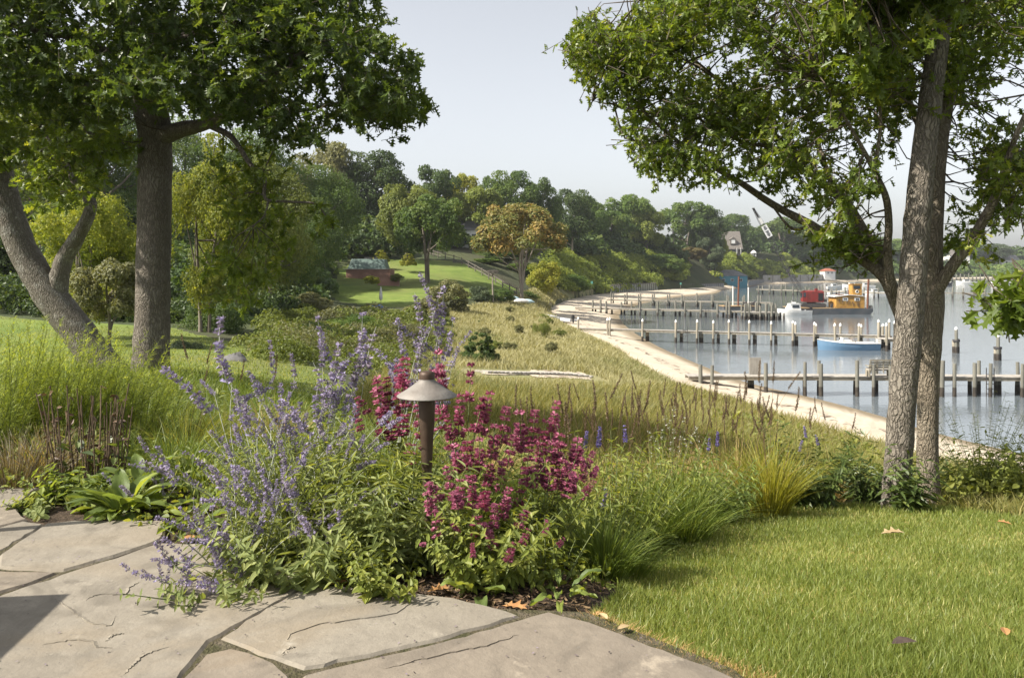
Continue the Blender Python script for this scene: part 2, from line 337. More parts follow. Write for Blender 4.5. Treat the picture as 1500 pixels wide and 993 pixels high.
# water
m, nt, bs = new_mat('bay_water'); m_water = m
bs.inputs['Base Color'].default_value = (.12,.14,.155,1); bs.inputs['Roughness'].default_value = .06; bs.inputs['IOR'].default_value = 1.33
bp = nd(nt, 'ShaderNodeBump'); bp.inputs['Strength'].default_value = .16; bp.inputs['Distance'].default_value = .10
ad = nd(nt, 'ShaderNodeMath', operation='ADD'); nt.links.new(noise(nt, .55, 3, stretch=(.6, 1.3, 1)), ad.inputs[0]); nt.links.new(noise(nt, 2.6, 3, stretch=(.7, 1.2, 1)), ad.inputs[1])
nt.links.new(ad.outputs[0], bp.inputs['Height']); nt.links.new(bp.outputs[0], bs.inputs['Normal'])
b = MB(); b.faces([(-60,14,0),(3000,14,0),(3000,3000,0),(-60,3000,0)], [(0,1,2,3)]); tag(b.build('bay_water', m_water), kind='structure')
# ------------------------------------------------------------------ background trees (unit size: height 1, crown about 1 wide)
m_bark = M('grey_bark', (.11,.09,.07), (.22,.19,.155), scale=7, rough=.95, bump=.8, bscale=18, bdist=.05, stretch=(1,1,.25))
m_palebark = M('pale_bark', (.30,.26,.21), (.20,.17,.14), scale=5, rough=.9, bump=.5, bscale=12, stretch=(1,1,.3))
LC = {
 'dark': LM('leaf_dark_green', (.030,.058,.017), (.055,.094,.025), (.095,.13,.036), trans=.32, vary=.18),
 'mid': LM('leaf_mid_green', (.042,.082,.019), (.078,.128,.028), (.125,.168,.042), trans=.36, vary=.18),
 'light': LM('leaf_light_green', (.075,.105,.022), (.125,.16,.034), (.17,.20,.05), trans=.35, vary=.15),
 'yellow': LM('leaf_yellow_green', (.095,.13,.022), (.165,.205,.035), (.26,.275,.06), trans=.46, vary=.12),
 'olive': LM('leaf_olive', (.075,.085,.04), (.125,.135,.065), (.17,.175,.09), trans=.3, vary=.15),
 'brown': LM('leaf_brownish', (.07,.065,.028), (.11,.095,.04), (.15,.12,.05), trans=.25, vary=.15),
 'seed': LM('seed_head_orange', (.12,.155,.035), (.25,.205,.055), (.46,.30,.09), trans=.34, g=1),
 'gold': LM('leaf_golden', (.12,.15,.02), (.20,.22,.03), (.28,.28,.05), trans=.4),
 'blue': LM('leaf_blue_green', (.03,.05,.03), (.055,.08,.042), (.085,.11,.06), trans=.2, vary=.12),
}
def crown_points(shape, nl, r):
    """lump centres and radii of a unit crown"""
    c = []; tries = 0
    while len(c) < nl and tries < 9000:
        tries += 1
        x, y, z = r.uniform(-.5, .5), r.uniform(-.5, .5), r.uniform(.05, 1)
        rad = math.hypot(x, y)
        if shape == 'round':
            e = (rad / .42) ** 2 + ((z - .60) / .36) ** 2
            if e > 1 or e < .28: continue
            s = r.uniform(.09, .17)
        elif shape == 'spread':
            e = (rad / .44) ** 2 + ((z - .63) / .30) ** 2
            if e > 1 or e < .25: continue
            s = r.uniform(.08, .15)
        elif shape == 'tall':
            e = (rad / .38) ** 2 + ((z - .56) / .42) ** 2
            if e > 1 or e < .25: continue
            s = r.uniform(.08, .15)
        elif shape == 'umbrella':
            e = (rad / .45) ** 2 + ((z - .50) / .46) ** 2
            if e > 1 or z < .50 + .10 * (rad < .2) or e < .45: continue
            s = r.uniform(.06, .11)
        elif shape == 'cone':
            if rad > .46 * (1 - z) ** .9 + .02 or rad < .22 * (1 - z): continue
            s = r.uniform(.05, .09) * (1.3 - z)
        elif shape == 'bush':
            e = (rad / .42) ** 2 + ((z - .42) / .46) ** 2
            if e > 1 or e < .3: continue
            s = r.uniform(.10, .2)
        elif shape == 'irregular':
            e = (rad / .44) ** 2 + ((z - .56) / .40) ** 2
            if e > 1 or e < .1 or (math.sin(x * 11 + 1) + math.sin(y * 9) + math.sin(z * 13)) < -.2: continue
            s = r.uniform(.06, .13)
        c.append((x, y, z, s))
    return np.array(c)
def crown_mesh(shape, nl, ncards, size, seed, templates=STARS, flat=.35):
    r = np.random.default_rng(seed); L = crown_points(shape, nl, r); b = MB()
    w = L[:, 3] ** 2; k = r.choice(len(L), ncards, p=w / w.sum())
    d = norm(r.standard_normal((ncards, 3)) + np.array([0, 0, .35]))
    lt = r.uniform(-.28, .28, len(L))[k]
    rr = L[k, 3] * (.60 + .48 * r.random(ncards))
    pos = L[k, :3] + d * rr[:, None] * np.array([1, 1, .8]); pos[:, 2] = np.minimum(pos[:, 2], .995 + .01 * r.random(ncards))
    nrm = norm(d * .8 + r.standard_normal((ncards, 3)) * .55 + np.array([0, 0, flat]))
    ax = norm(np.cross(nrm, r.standard_normal((ncards, 3))))
    Rm = frames(ax, nrm); t = np.clip(.45 + lt + r.normal(0, .18, ncards), 0, 1)
    s = size * r.uniform(.6, 1.4, ncards)
    which = r.integers(0, len(templates), ncards)
    for i, T in enumerate(templates):
        q = which == i; b.inst(T, pos[q], Rm[q], s[q], t[q])
    return b, L
def trunk_mesh(L, seed, r0=.022, fork=1, lean=.02, zf=.30, nb=8, seg=7):
    r = np.random.default_rng(seed + 500); b = MB(); tops = []
    for f in range(fork):
        a = r.uniform(0, 6.28) if fork > 1 else 0; off = .035 if fork > 1 else 0
        x0, y0 = off * math.cos(a + f * 2.4), off * math.sin(a + f * 2.4)
        pts = [(x0, y0, -.03), (x0 * 1.1, y0 * 1.1, .06), (x0 * 1.6 + r.normal(0, lean), y0 * 1.6, zf), (x0 * 2.6 + r.normal(0, lean * 2), y0 * 2.6 + r.normal(0, lean * 2), .62), (x0 * 3 + r.normal(0, .03), y0 * 3, .82)]
        rad = np.array([1.45, 1.05, .85, .5, .18]) * r0 / (fork ** .35)
        sp = spline(np.column_stack([pts, rad]), 14); b.tube(sp[:, :3], sp[:, 3], seg); tops.append(sp)
    for i in r.choice(len(L), min(nb, len(L)), replace=False):
        sp = tops[r.integers(0, fork)]; k = r.integers(5, 10); p0 = sp[k, :3]; p1 = L[i, :3]
        mid = (p0 + p1) / 2 + np.array([0, 0, -.02]) + r.normal(0, .015, 3)
        q = spline(np.array([p0, mid, p1]), 7); b.tube(q, np.linspace(sp[k, 3] * .6, .003, 7), 5, cap=False)
    return b
PROTO = {}
def proto(key, shape, nl, nc, size, seed, r0=.022, fork=1, zf=.3, templates=STARS, flat=.35):
    cb, L = crown_mesh(shape, nl, nc, size, seed, templates, flat)
    co = cb.build('crown', LC['mid']); to = trunk_mesh(L, seed, r0, fork, zf=zf).build('trunk', m_bark)
    PROTO[key] = (co.data, to.data); bpy.data.objects.remove(co); bpy.data.objects.remove(to)
proto('r1', 'round', 42, 12150, .034, 1); proto('r2', 'round', 55, 13500, .030, 2); proto('r3', 'round', 34, 10800, .036, 3, fork=2)
proto('s1', 'spread', 46, 12825, .032, 4, fork=2, zf=.35); proto('s2', 'spread', 36, 11475, .034, 5)
proto('t1', 'tall', 44, 12150, .033, 6); proto('t2', 'irregular', 44, 10800, .032, 7); proto('u1', 'umbrella', 70, 12825, .028, 8, r0=.018, fork=3, zf=.4, flat=.8)
proto('c1', 'cone', 70, 6500, .036, 9); proto('b1', 'bush', 30, 5500, .05, 10); proto('b2', 'bush', 40, 6500, .045, 12)
proto('n1', 'irregular', 75, 26000, .017, 14, r0=.018, fork=2); proto('n2', 'round', 66, 26000, .017, 15, r0=.02)   # nearer trees: finer leaves
proto('n4', 'irregular', 130, 17000, .016, 29, r0=.014)
proto('bj', 'cone', 80, 16000, .030, 19)
proto('n3', 'bush', 60, 22000, .024, 16)
def plant_tree(kind, name, label, cat, px, top, wpx, Y, mat, base=None, group=None, bark=None, crown='crown', dz=0.0, rz=None):
    x = PX(px, Y); z = gz(x, Y) if base is None else CZ - (base - HY) / F * Y
    h = max(.3, CZ - (top - HY) / F * Y - z); w = wpx * Y / F
    e = empty(name, (x, Y, z - .02), random.uniform(0, 6.28) if rz is None else rz, label, cat, group); e.scale = (w, w, h * 1.0)
    cm, tm = PROTO[kind]
    for nm, me, m in ((crown, cm, mat), ('trunk', tm, bark or m_bark)):
        o = bpy.data.objects.new(nm, me); COL.objects.link(o); o.parent = e
        if nm == 'trunk' and kind[0] == 'b': bpy.data.objects.remove(o); continue
        o.material_slots[0].link = 'OBJECT'; o.material_slots[0].material = m
    return e
T = lambda *a, **k: plant_tree(*a, **k)
HG = 'trees on the wooded hill'
for kd, px, top, w, Y, mt, lb in [
 ('r1', 477, 206, 105, 150, 'olive', 'pale hazy green tree at the left end of the visible hill skyline'),
 ('r2', 548, 224, 120, 152, 'dark', 'broad dark round oak on the hill skyline above the brick terrace lawn'),
 ('n2', 474, 244, 125, 104, 'mid', 'sunlit mid green tree rising over the copper green pool house roof'),
 ('r3', 592, 258, 95, 128, 'light', 'lighter green rounded tree behind the forked oak on the neighbour lawn'),
 ('t1', 640, 243, 85, 165, 'dark', 'dark tree on the skyline left of the yellow topped tree'),
 ('r1', 672, 252, 62, 180, 'gold', 'yellow topped tree on the hill skyline'),
 ('s2', 700, 270, 95, 166, 'light', 'soft light green feathery tree behind the white columned house'),
 ('t2', 712, 258, 45, 195, 'mid', 'narrow tree poking above the skyline right of the yellow topped tree'),
 ('r2', 748, 252, 90, 185, 'mid', 'tall mid green tree on the skyline straight behind the orange seeded tree'),
 ('t1', 790, 262, 70, 188, 'mid', 'narrow crowned skyline tree just right of the orange seeded tree'),
 ('r2', 838, 278, 76, 216, 'dark', 'very dark green tree with pale forked trunks beside the hillside lawn'),
 ('r3', 770, 300, 100, 150, 'light', 'light green tree half hidden behind the orange seed heads'),
 ('r1', 868, 290, 55, 245, 'mid', 'skyline tree between the dark pale trunked tree and the rounded hilltop oak'),
 ('s1', 922, 281, 82, 272, 'mid', 'rounded hilltop oak left of the dip in the skyline'),
 ('r3', 892, 303, 66, 252, 'mid', 'dense green tree in front of the rounded hilltop oak'),
 ('r3', 950, 302, 66, 270, 'light', 'pale green rounded tree filling the dip in the skyline above the bluff'),
 ('s1', 1004, 291, 84, 312, 'mid', 'wide green tree on the skyline over the middle of the beach'),
 ('c1', 985, 324, 58, 275, 'dark', 'dark pointed evergreen below the wide skyline tree'),
 ('r2', 1038, 308, 62, 310, 'dark', 'dark rounded tree on the skyline left of the crane boom'),
 ('r1', 1073, 312, 58, 400, 'dark', 'small dark skyline tree behind the grey shingled house'),
 ('t1', 1047, 330, 44, 312, 'yellow', 'yellowish green tree beside the grey shingled house'),
 ('t1', 1040, 346, 50, 304, 'blue', 'dark blue green tree standing over the blue boathouse'),
 ('s2', 1010, 360, 56, 284, 'brown', 'brownish olive tree on the slope above the timber bulkhead'),
 ('b2', 972, 368, 70, 258, 'mid', 'bushy tree low on the bluff above the head of the beach'),
 ('s1', 1148, 315, 92, 455, 'mid', 'large spreading tree behind the crane boom'),
 ('r2', 1192, 330, 76, 480, 'mid', 'round tree on the bluff right of the crane boom'),
 ('r1', 1100, 330, 50, 430, 'dark', 'dark tree just left of the crane boom'),
 ('r3', 1178, 358, 46, 452, 'dark', 'dark tree at the top of the bluff right of the gazebo'),
 ('r2', 1228, 345, 62, 492, 'dark', 'dark tree above the red roofed bathhouse'),
 ('r1', 1272, 342, 66, 535, 'mid', 'far tree behind the white gabled house'),
 ('s1', 1318, 348, 70, 540, 'mid', 'far tree on the bluff seen through the fork of the big trunk'),
 ('r3', 1360, 358, 50, 600, 'dark', 'far tree close to the right of the forked trunk'),
 ('s1', 1412, 352, 74, 640, 'blue', 'far broad tree on the point left of the last skyline tree'),
 ('r1', 1458, 356, 58, 650, 'blue', 'far skyline tree at the right hand end of the point'),
 ('s2', 1500, 372, 60, 655, 'blue', 'low far tree at the very tip of the point'),
]:
    T(kd, 'hill_tree', lb, 'tree', px, top, w, Y, LC[mt], group=HG, bark=m_palebark if 'pale forked' in lb else None)
T('s1', 'oak_tree', 'green oak with twin trunks on the neighbour lawn below the golden cone shrubs', 'tree', 628, 278, 118, 108, LC['mid'], base=412)
e = T('u1', 'seeding_tree', 'umbrella shaped tree covered in orange brown seed heads at the meadow edge', 'tree', 760, 291, 148, 108, LC['seed'], base=437, bark=m_palebark)
# nearer trees on the left behind the big oak
LG = 'trees behind the big left oak'
for kd, px, top, w, Y, mt, base, lb in [
 ('n1', 125, 245, 190, 30, 'yellow', 492, 'bright yellow green tree between the leaning trunk and the big oak trunk'),
 ('n1', 300, 195, 170, 36, 'yellow', 480, 'tall yellow green tree just right of the big oak trunk'),
 ('n2', 395, 225, 150, 58, 'light', 470, 'light green tree behind the drooping oak branch'),
 ('n2', 452, 290, 104, 84, 'mid', 440, 'dark shaded tree on the left edge of the brick terrace lawn'),
 ('n2', 420, 330, 110, 66, 'mid', 462, 'leafy tree low beside the far lawn, in front of the shaded one'),
 ('s2', 160, 372, 125, 27, 'olive', 512, 'small pale green tree on the grass between the two trunks'),
 ('n2', 20, 130, 210, 60, 'light', None, 'soft green tree at the far left behind the leaning trunk'),
 ('n2', 150, 110, 200, 85, 'mid', None, 'tall hillside tree behind the crown of the big oak'),
 ('n2', 260, 170, 150, 95, 'mid', None, 'hillside tree peeping past the right of the big oak trunk'),
 ('n2', 370, 190, 150, 100, 'mid', None, 'round hillside tree above the light green tree'),
 ('n1', 40, 270, 160, 48, 'dark', None, 'dark shaded tree at the left edge under the canopy'),
 ('r2', -80, 150, 240, 70, 'mid', None, 'hillside tree at the extreme left edge'),
 ('n2', 345, 300, 130, 46, 'light', 490, 'yellowish leafy tree over the dark shrub bank'),
]:
    T(kd, 'garden_tree', lb, 'tree', px, top, w, Y, LC[mt], base=base, group=LG)
# shrubs
for kd, nm, px, top, w, Y, mt, base, lb in [
 ('bj', 'conical_shrub', 558, 359, 27, 119, 'gold', 384, 'golden cone shaped shrub nearer the copper green pool house'),
 ('bj', 'conical_shrub', 598, 364, 29, 117, 'gold', 389, 'golden cone shaped shrub nearer the twin trunked oak'),
 ('b2', 'round_shrub', 797, 376, 52, 121, 'gold', 426, 'bright yellow green round shrub right of the orange seeded tree'),
 ('b1', 'low_shrub', 543, 403, 28, 100, 'gold', 416, 'low yellow green mound in front of the brick wall'),
 ('b1', 'low_shrub', 581, 400, 20, 104, 'light', 412, 'low green mound at the right end of the brick wall'),
 ('b2', 'dark_shrub', 733, 420, 44, 101, 'dark', 443, 'dark green shrub left of the orange seeded tree trunk'),
 ('b2', 'dark_shrub', 704, 415, 34, 98, 'blue', 443, 'dark bush behind the osprey nest pole'),
 ('b1', 'olive_shrub', 660, 408, 64, 80, 'olive', 462, 'tall grey green shrub behind the sage spikes'),
 ('b2', 'olive_shrub', 625, 430, 66, 70, 'olive', 478, 'olive bush at the near edge of the far lawn'),
 ('b1', 'olive_shrub', 448, 426, 84, 62, 'olive', 478, 'pale olive bush under the shaded lawn tree'),
 ('b2', 'dark_shrub', 770, 425, 40, 118, 'dark', 440, 'dark bush right behind the orange seeded tree trunk'),
 ('b2', 'dark_shrub', 838, 398, 60, 178, 'mid', 428, 'bushy shrub between the bright round shrub and the bluff'),
 ('n3', 'dark_shrub', 310, 432, 130, 38, 'dark', 545, 'large dark shrub just right of the big oak trunk'),
 ('n3', 'dark_shrub', 268, 492, 70, 27, 'blue', 553, 'low dark bush against the right side of the oak base'),
 ('n3', 'vine_shrub', 438, 466, 130, 36, 'mid', 545, 'vine covered bush catching the sun behind the tall purple spikes'),
 ('n3', 'vine_shrub', 520, 455, 110, 46, 'mid', 520, 'leafy bush on the slope behind the purple sage'),
 ('n3', 'vine_shrub', 590, 470, 90, 40, 'olive', 525, 'loose grey bush at the left end of the meadow'),
 ('n3', 'dark_shrub', 375, 455, 90, 44, 'dark', 525, 'dark bush between the large dark shrub and the vine covered one'),
 ('b2', 'bank_shrub', 20, 425, 120, 46, 'dark', 480, 'dark shrub bank at the left edge above the grass strip'),
 ('b2', 'bank_shrub', 95, 440, 90, 48, 'dark', 478, 'dark bank shrub behind the fork of the leaning trunk'),
 ('b1', 'bank_shrub', -60, 400, 140, 55, 'dark', None, 'dark shrub spilling out of the left edge'),
 ('b2', 'bank_shrub', 205, 445, 90, 44, 'mid', 480, 'green bank shrub behind the big oak trunk'),
 ('bj', 'juniper', 703, 468, 68, 38, 'dark', 533, 'small dark juniper standing alone in the meadow'),
 ('n4', 'sapling', 793, 466, 30, 62, 'light', 503, 'thin green sapling in the dune grass'),
 ('n1', 'meadow_weed', 748, 447, 16, 85, 'olive', 458, 'small grey weed clump in the dry meadow'),
 ('n1', 'meadow_weed', 818, 480, 26, 66, 'light', 497, 'pale tuft of weeds right of the thin sapling'),
]:
    T(kd, nm, lb, 'shrub', px, top, w, Y, LC[mt], base=base, crown='foliage')
# hedge rows by the white house
for px, top, w, Y, lb in [(735, 364, 60, 148, 'clipped hedge below the white columned house'), (765, 384, 70, 142, 'hedge above the split rail fence'), (712, 378, 50, 139, 'grey green shrub row left along the split rail fence')]:
    T('b1', 'hedge', lb, 'hedge', px, top, w, Y, LC['dark' if w == 60 else 'mid'], crown='foliage')

# bluff and slope undergrowth: masses nobody could count
def undergrowth(name, poly, n, size, hgt, mat, lumps, seed, wlump=1.0):
    r = np.random.default_rng(seed); poly = np.array(poly, float); lo, hi = poly.min(0), poly.max(0); b = MB(); c = []
    while len(c) < lumps:
        q = lo + r.random((lumps * 4, 2)) * (hi - lo); q = q[in_poly(q[:, 0], q[:, 1], poly)]; q = q[r.random(len(q)) < np.clip(lo[1] / q[:, 1], .1, 1) ** 1.0]; c += list(q)
    c = np.array(c[:lumps]); rad = hgt * r.uniform(.5, 1.3, lumps) * wlump; hz = rad / wlump * r.uniform(.6, 1.1, lumps); z = ground(c[:, 0], c[:, 1])
    lt = r.uniform(-.25, .25, lumps); k = r.integers(0, lumps, n)
    d = norm(r.standard_normal((n, 3)) + np.array([0, 0, .5])); d[:, 2] = np.abs(d[:, 2])
    pos = np.stack([c[k, 0] + d[:, 0] * rad[k], c[k, 1] + d[:, 1] * rad[k], z[k] - .1 + d[:, 2] * hz[k] * (.7 + .35 * r.random(n))], -1)
    nrm = norm(d + r.standard_normal((n, 3)) * .6); Rm = frames(np.cross(nrm, r.standard_normal((n, 3))), nrm)
    t = np.clip(.45 + lt[k] + r.normal(0, .17, n), 0, 1); s = size * r.uniform(.6, 1.4, n) * np.clip(pos[:, 1] / np.median(pos[:, 1]), .6, 2); wch = r.integers(0, 4, n)
    for i in range(4):
        q = wch == i; b.inst(STARS[i], pos[q], Rm[q], s[q], t[q])
    return tag(b.build(name, mat), kind='stuff')
G = lambda l: [(PX(p, y), y) for p, y in l]
LC['bright'] = LM('leaf_bright_scrub', (.10,.14,.026), (.16,.21,.04), (.24,.27,.07), trans=.42)
undergrowth('bluff_undergrowth', G([(803,158),(850,184),(890,210),(962,244),(1000,266),(1014,288),(950,278),(880,240),(800,192)]), 70000, .65, 2.4, LC['bright'], 380, 21)
undergrowth('bluff_undergrowth', G([(1048,298),(1078,337),(1118,393),(1165,414),(1203,446),(1205,472),(1150,440),(1100,400),(1068,370),(1042,325)]), 34000, 1.1, 2.8, LC['bright'], 190, 22)
undergrowth('bluff_undergrowth', G([(1180,448),(1300,492),(1400,585),(1520,605),(1520,640),(1400,620),(1290,520),(1180,475)]), 26000, 1.8, 4.0, LC['mid'], 200, 23)
undergrowth('far_woods', G([(1062,385),(1100,425),(1150,462),(1200,520),(1300,555),(1420,650),(1530,660),(1900,690),(1900,770),(1400,730),(1200,620),(1040,390)]), 34000, 3.6, 11, LC['dark'], 130, 24)
undergrowth('hill_woods', G([(-200,95),(150,95),(420,105),(560,138),(700,172),(800,208),(900,252),(960,272),(1010,296),(1000,340),(850,290),(650,230),(400,170),(-200,150)]), 90000, 1.1, 6.0, LC['dark'], 300, 25)
undergrowth('understorey', G([(-150,50),(250,50),(440,66),(462,86),(470,96),(470,120),(420,110),(100,85),(-150,75)]), 50000, .5, 2.4, LC['dark'], 260, 26)
undergrowth('slope_scrub', G([(300,24),(560,24),(640,40),(650,62),(640,72),(560,70),(480,70),(430,58),(380,40)]), 60000, .17, .95, LC['light'], 170, 27)
undergrowth('understorey', G([(-250,37.5),(60,37.5),(235,38.5),(330,44),(440,64),(300,56),(-250,54)]), 42000, .30, 1.5, LC['dark'], 260, 28)
undergrowth('slope_scrub', G([(400,24),(560,24),(630,42),(640,66),(540,70),(450,52)]), 16000, .15, 1.15, LC['olive'], 60, 29)
wr = np.random.default_rng(55)
for i in range(9):     # weed tufts in the dry meadow: nothing tells them apart
    Yw = wr.uniform(44, 100); pw = wr.uniform(680, 812)
    plant_tree('b1' if i % 2 else 'b2', 'weed_tuft', 'small low green weed tuft scattered in the dry dune grass', 'shrub', pw, 0, 1, Yw, LC['olive' if i % 3 else 'light'], group='weed tufts in the meadow', crown='foliage')
for o in [o for o in COL.objects if o.name.startswith('weed_tuft')]:
    w_ = wr.uniform(.7, 1.5); o.scale = (w_, w_, wr.uniform(.5, .95))
# ------------------------------------------------------------------ piers
m_pile = M('pier_timber', (.30,.27,.21), (.20,.18,.14), scale=3, rough=.9, bump=.5, bscale=10, stretch=(1,1,.2))
m_pilewet = M('wet_timber', (.035,.03,.025), (.06,.05,.04), scale=4, rough=.6)
m_pilegreen = M('algae_timber', (.165,.16,.132), (.11,.107,.09), scale=3, rough=.9, bump=.4, bscale=10, stretch=(1,1,.2))
m_deck = M('weathered_deck', (.36,.335,.295), (.27,.25,.22), scale=2, rough=.85, bump=.4, bscale=9, stretch=(4,1,1))
m_white = M('white_paint', (.70,.70,.68), (.58,.57,.54), scale=2, rough=.5, spec=.4)
m_cap = M('white_cap', (.8,.8,.78), (.7,.7,.68), scale=6, rough=.5)
m_metal = M('dark_metal', (.05,.05,.055), (.09,.085,.08), scale=8, rough=.6, metal=.3)
m_rust = M('rusty_steel', (.17,.06,.03), (.10,.045,.03), scale=5, rough=.85)
m_concrete = M('concrete', (.36,.35,.33), (.28,.27,.25), scale=.6, rough=.9, bump=.3, bscale=4)
m_glass = M('window_glass', (.03,.04,.05), rough=.08, spec=.6)
def pile_mb(x, y, z0, z1, r=.115, wet=.55):
    b = MB(); top = z1 + random.uniform(-.08, .08); lx, ly = random.uniform(-.02, .02), random.uniform(-.02, .02)
    pz = [z0, wet * .75, wet, top - .02, top]; pr = [r * 1.05, r * 1.05, r, r * .95, r * .86]
    pts = np.array([(x + lx * (z - z0) , y + ly * (z - z0), z) for z in pz])
    b.tube(pts[:2], pr[:2], 9, mat=1); b.tube(pts[1:3], pr[1:3], 9, mat=1); b.tube(pts[2:], pr[2:], 9, mat=0); return b, pts[-1]
PILE_N = {}
def pier(label, a, b_, z, width, piles, caps=0.0, rails=False, r=.115, mats=None, low=()):
    """a, b_: ends of the deck centre line; piles: (t, side, height over deck)"""
    a = np.array(a, float); b_ = np.array(b_, float); d = b_ - a; L = np.linalg.norm(d); u = d / L; n = np.array([-u[1], u[0]])
    ang = math.atan2(u[1], u[0]); e = empty('pier', (a[0], a[1], 0), 0, label, 'pier', 'timber piers')
    off = np.array([a[0], a[1], 0.0])
    k = MB(); nb = int(L / .16)
    if nb < 700:
        for i in range(nb):
            c = u * (i + .5) * L / nb; k.box((c[0], c[1], z - .025 + random.uniform(-.004, .004)), (L / nb - .012, width, .05), ang, tint=random.random())
    else: k.box((*(u * L / 2), z - .025), (L, width, .05), ang)
    k.build('deck', m_deck, e)
    s = MB()
    for sd in (-1, 1):
        q = n * sd * (width / 2 - .08); s.beam((*q, z - .15), (*(u * L + q), z - .15), .07, .19)
    s.build('stringer', m_pile, e)
    for (t, sd, h) in piles:
        q = u * t + n * sd * (width / 2 + .10 if h > 0 else width / 2 - .2)
        gx, gy = a[0] + q[0], a[1] + q[1]; zb = min(gz(gx, gy), .9) - .6
        pb, top = pile_mb(q[0], q[1], zb, z + h if h > 0 else z - .2, r * random.uniform(.85, 1.1))
        po = pb.build('pile', [mats or m_pile, m_pilewet], e)
        if caps and h > 0:
            cb = MB(); cb.lathe([(r * .99, -.06), (r * 1.02, .03), (r * .6, .15), (0, .24)], top, 9); cb.build('pile_cap', m_cap, po)
    return e, off, u, n
def bents(L, start, step, h, jit=.15, both=True, skip=()):
    o = []; t = start; i = 0
    while t < L:
        hh = h * random.uniform(.75, 1.2)
        o.append((t, -1, hh))
        if both: o.append((t + random.uniform(-jit, jit), 1, hh * random.uniform(.5, 1.15)))
        o.append((t + step * .12, -1, -1)) if random.random() < .6 else None
        t += step * random.uniform(.85, 1.15); i += 1
    return o
# nearest pier: runs straight out to the right
p1a, p1b = (PX(1006, 47.6), 47.6), (PX(1660, 47.0), 47.0)
p1piles = []
for px, h in [(1024,.75),(1040,.72),(1118,.85),(1174,.9),(1197,.82),(1249,.95),(1272,.8),(1297,.7),(1367,.9),(1369,.75),(1387,.8),(1416,.9),(1437,.82),(1482,.85),(1498,.9),(1530,.9),(1560,.8),(1600,.9),(1640,.9)]:
    t = PX(px, 47.4) - p1a[0]; p1piles.append((t, -1, h))
for px in (1101,1106,1183,1256,1372,1378,1424,1460,1466,1490,1540,1575): p1piles.append((PX(px, 47.4) - p1a[0], 1, -1))
for px in (1205,1290,1352,1440,1500): p1piles.append((PX(px, 47.4) - p1a[0], 1, .8))
e1, o1, u1, n1_ = pier('nearest timber pier with a bench, crossing in front of the moored blue boat', p1a, p1b, 1.14, 1.15, p1piles, mats=m_pilegreen)
# bench built on the nearest pier
bx = PX(1270, 47.2); bn = empty('pier_bench', (bx, 46.75, 1.14), 0, 'weathered slatted timber bench fixed to the nearest pier beside the big trunk', 'bench')
k = MB(); k.box((.55, .2, .42), (1.3, .42, .05)); k.box((.55, .40, .40), (1.3, .05, .18)); k.build('seat', m_deck, bn)
k = MB(); [k.box((.55, .0 - .04 * i, .55 + .14 * i), (1.3, .03, .10)) for i in range(4)]; [k.box((x, -.06, .6), (.06, .05, .75)) for x in (0, .37, .74, 1.1)]; k.build('backrest', m_pile, bn)
for x in (-.08, 1.18): k = MB(); k.box((x, .15, .2), (.08, .5, .4)); k.box((x, .15, .62), (.07, .55, .05)); k.build('leg', m_pile, bn)
k = MB(); bb = (PX(1100, 47.6), 47.75)
k.box((.3, 0, .55), (.72, .04, 1.0)); pn = empty('notice_board', (bb[0], bb[1], 1.1), .06, 'bleached plywood board standing on edge at the shore end of the nearest pier', 'board')
k.build('board_panel', m_deck, pn); k = MB(); k.box((.03, .05, .4), (.09, .06, .9)); k.build('post', m_pile, pn); k = MB(); k.box((.6, .05, .4), (.09, .06, .9)); k.build('post', m_pile, pn)
# second pier with white pile caps
p2a, p2b = (PX(838, 84), 84.0), (PX(1306, 74.3), 74.3); L2 = math.hypot(p2b[0] - p2a[0], p2b[1] - p2a[1])
pl = []
for px in (853, 897, 900, 948, 997, 1027, 1051, 1075, 1104, 1135, 1166, 1194, 1228, 1258, 1288):
    t = (PX(px, 80.5 - (px - 853) * .0138) - p2a[0]) / (p2b[0] - p2a[0]) * L2; pl.append((t, -1, .95)); 
    if px > 900: pl.append((t + .35, 1, .8 if px > 1150 else -1)); pl.append((t + .5, 1, -1))
e2, o2, u2, n2_ = pier('second timber pier, its piles topped with white cone caps', p2a, p2b, 1.23, .95, pl, caps=1)
pier('short timber landing at the outer end of the white capped pier', (PX(1284, 73.6), 72.9), (PX(1316, 73.6), 72.9), 1.1, 1.9, [(.2,-1,1.3),(.9,-1,1.2),(1.6,-1,1.4),(.4,1,1.5),(1.3,1,1.4),(1.9,1,1.3)], caps=1)
# third pier
p3a, p3b = (PX(844, 131), 131.0), (PX(1138, 117.5), 117.5); L3 = math.hypot(p3b[0] - p3a[0], p3b[1] - p3a[1])
pl = []
for px in (866, 882, 890, 908, 923, 938, 964, 988, 1004, 1026, 1052, 1064, 1070, 1088, 1095, 1112, 1122, 1130, 1137):
    t = (PX(px, 130 - (px - 866) * .046) - p3a[0]) / (p3b[0] - p3a[0]) * L3; pl.append((t, -1 if random.random() < .75 else 1, random.uniform(.9, 1.45))); pl.append((t + .6, 1, -1)); pl.append((t + 1.2, -1, -1)) if px > 1080 else None
e3, o3, u3, n3_ = pier('third timber pier ending in a wider head near the barge', p3a, p3b, 1.1, 1.2, pl, r=.16, mats=m_pilegreen)
pier('wide timber head at the outer end of the third pier', (PX(1088, 116.2), 116.2), (PX(1137, 115.8), 115.8), 1.1, 2.0, [(i * .75, sd, random.uniform(.8, 1.4) if random.random() < .5 else -1) for i in range(7) for sd in (-1, 1)], r=.16, mats=m_pilegreen)
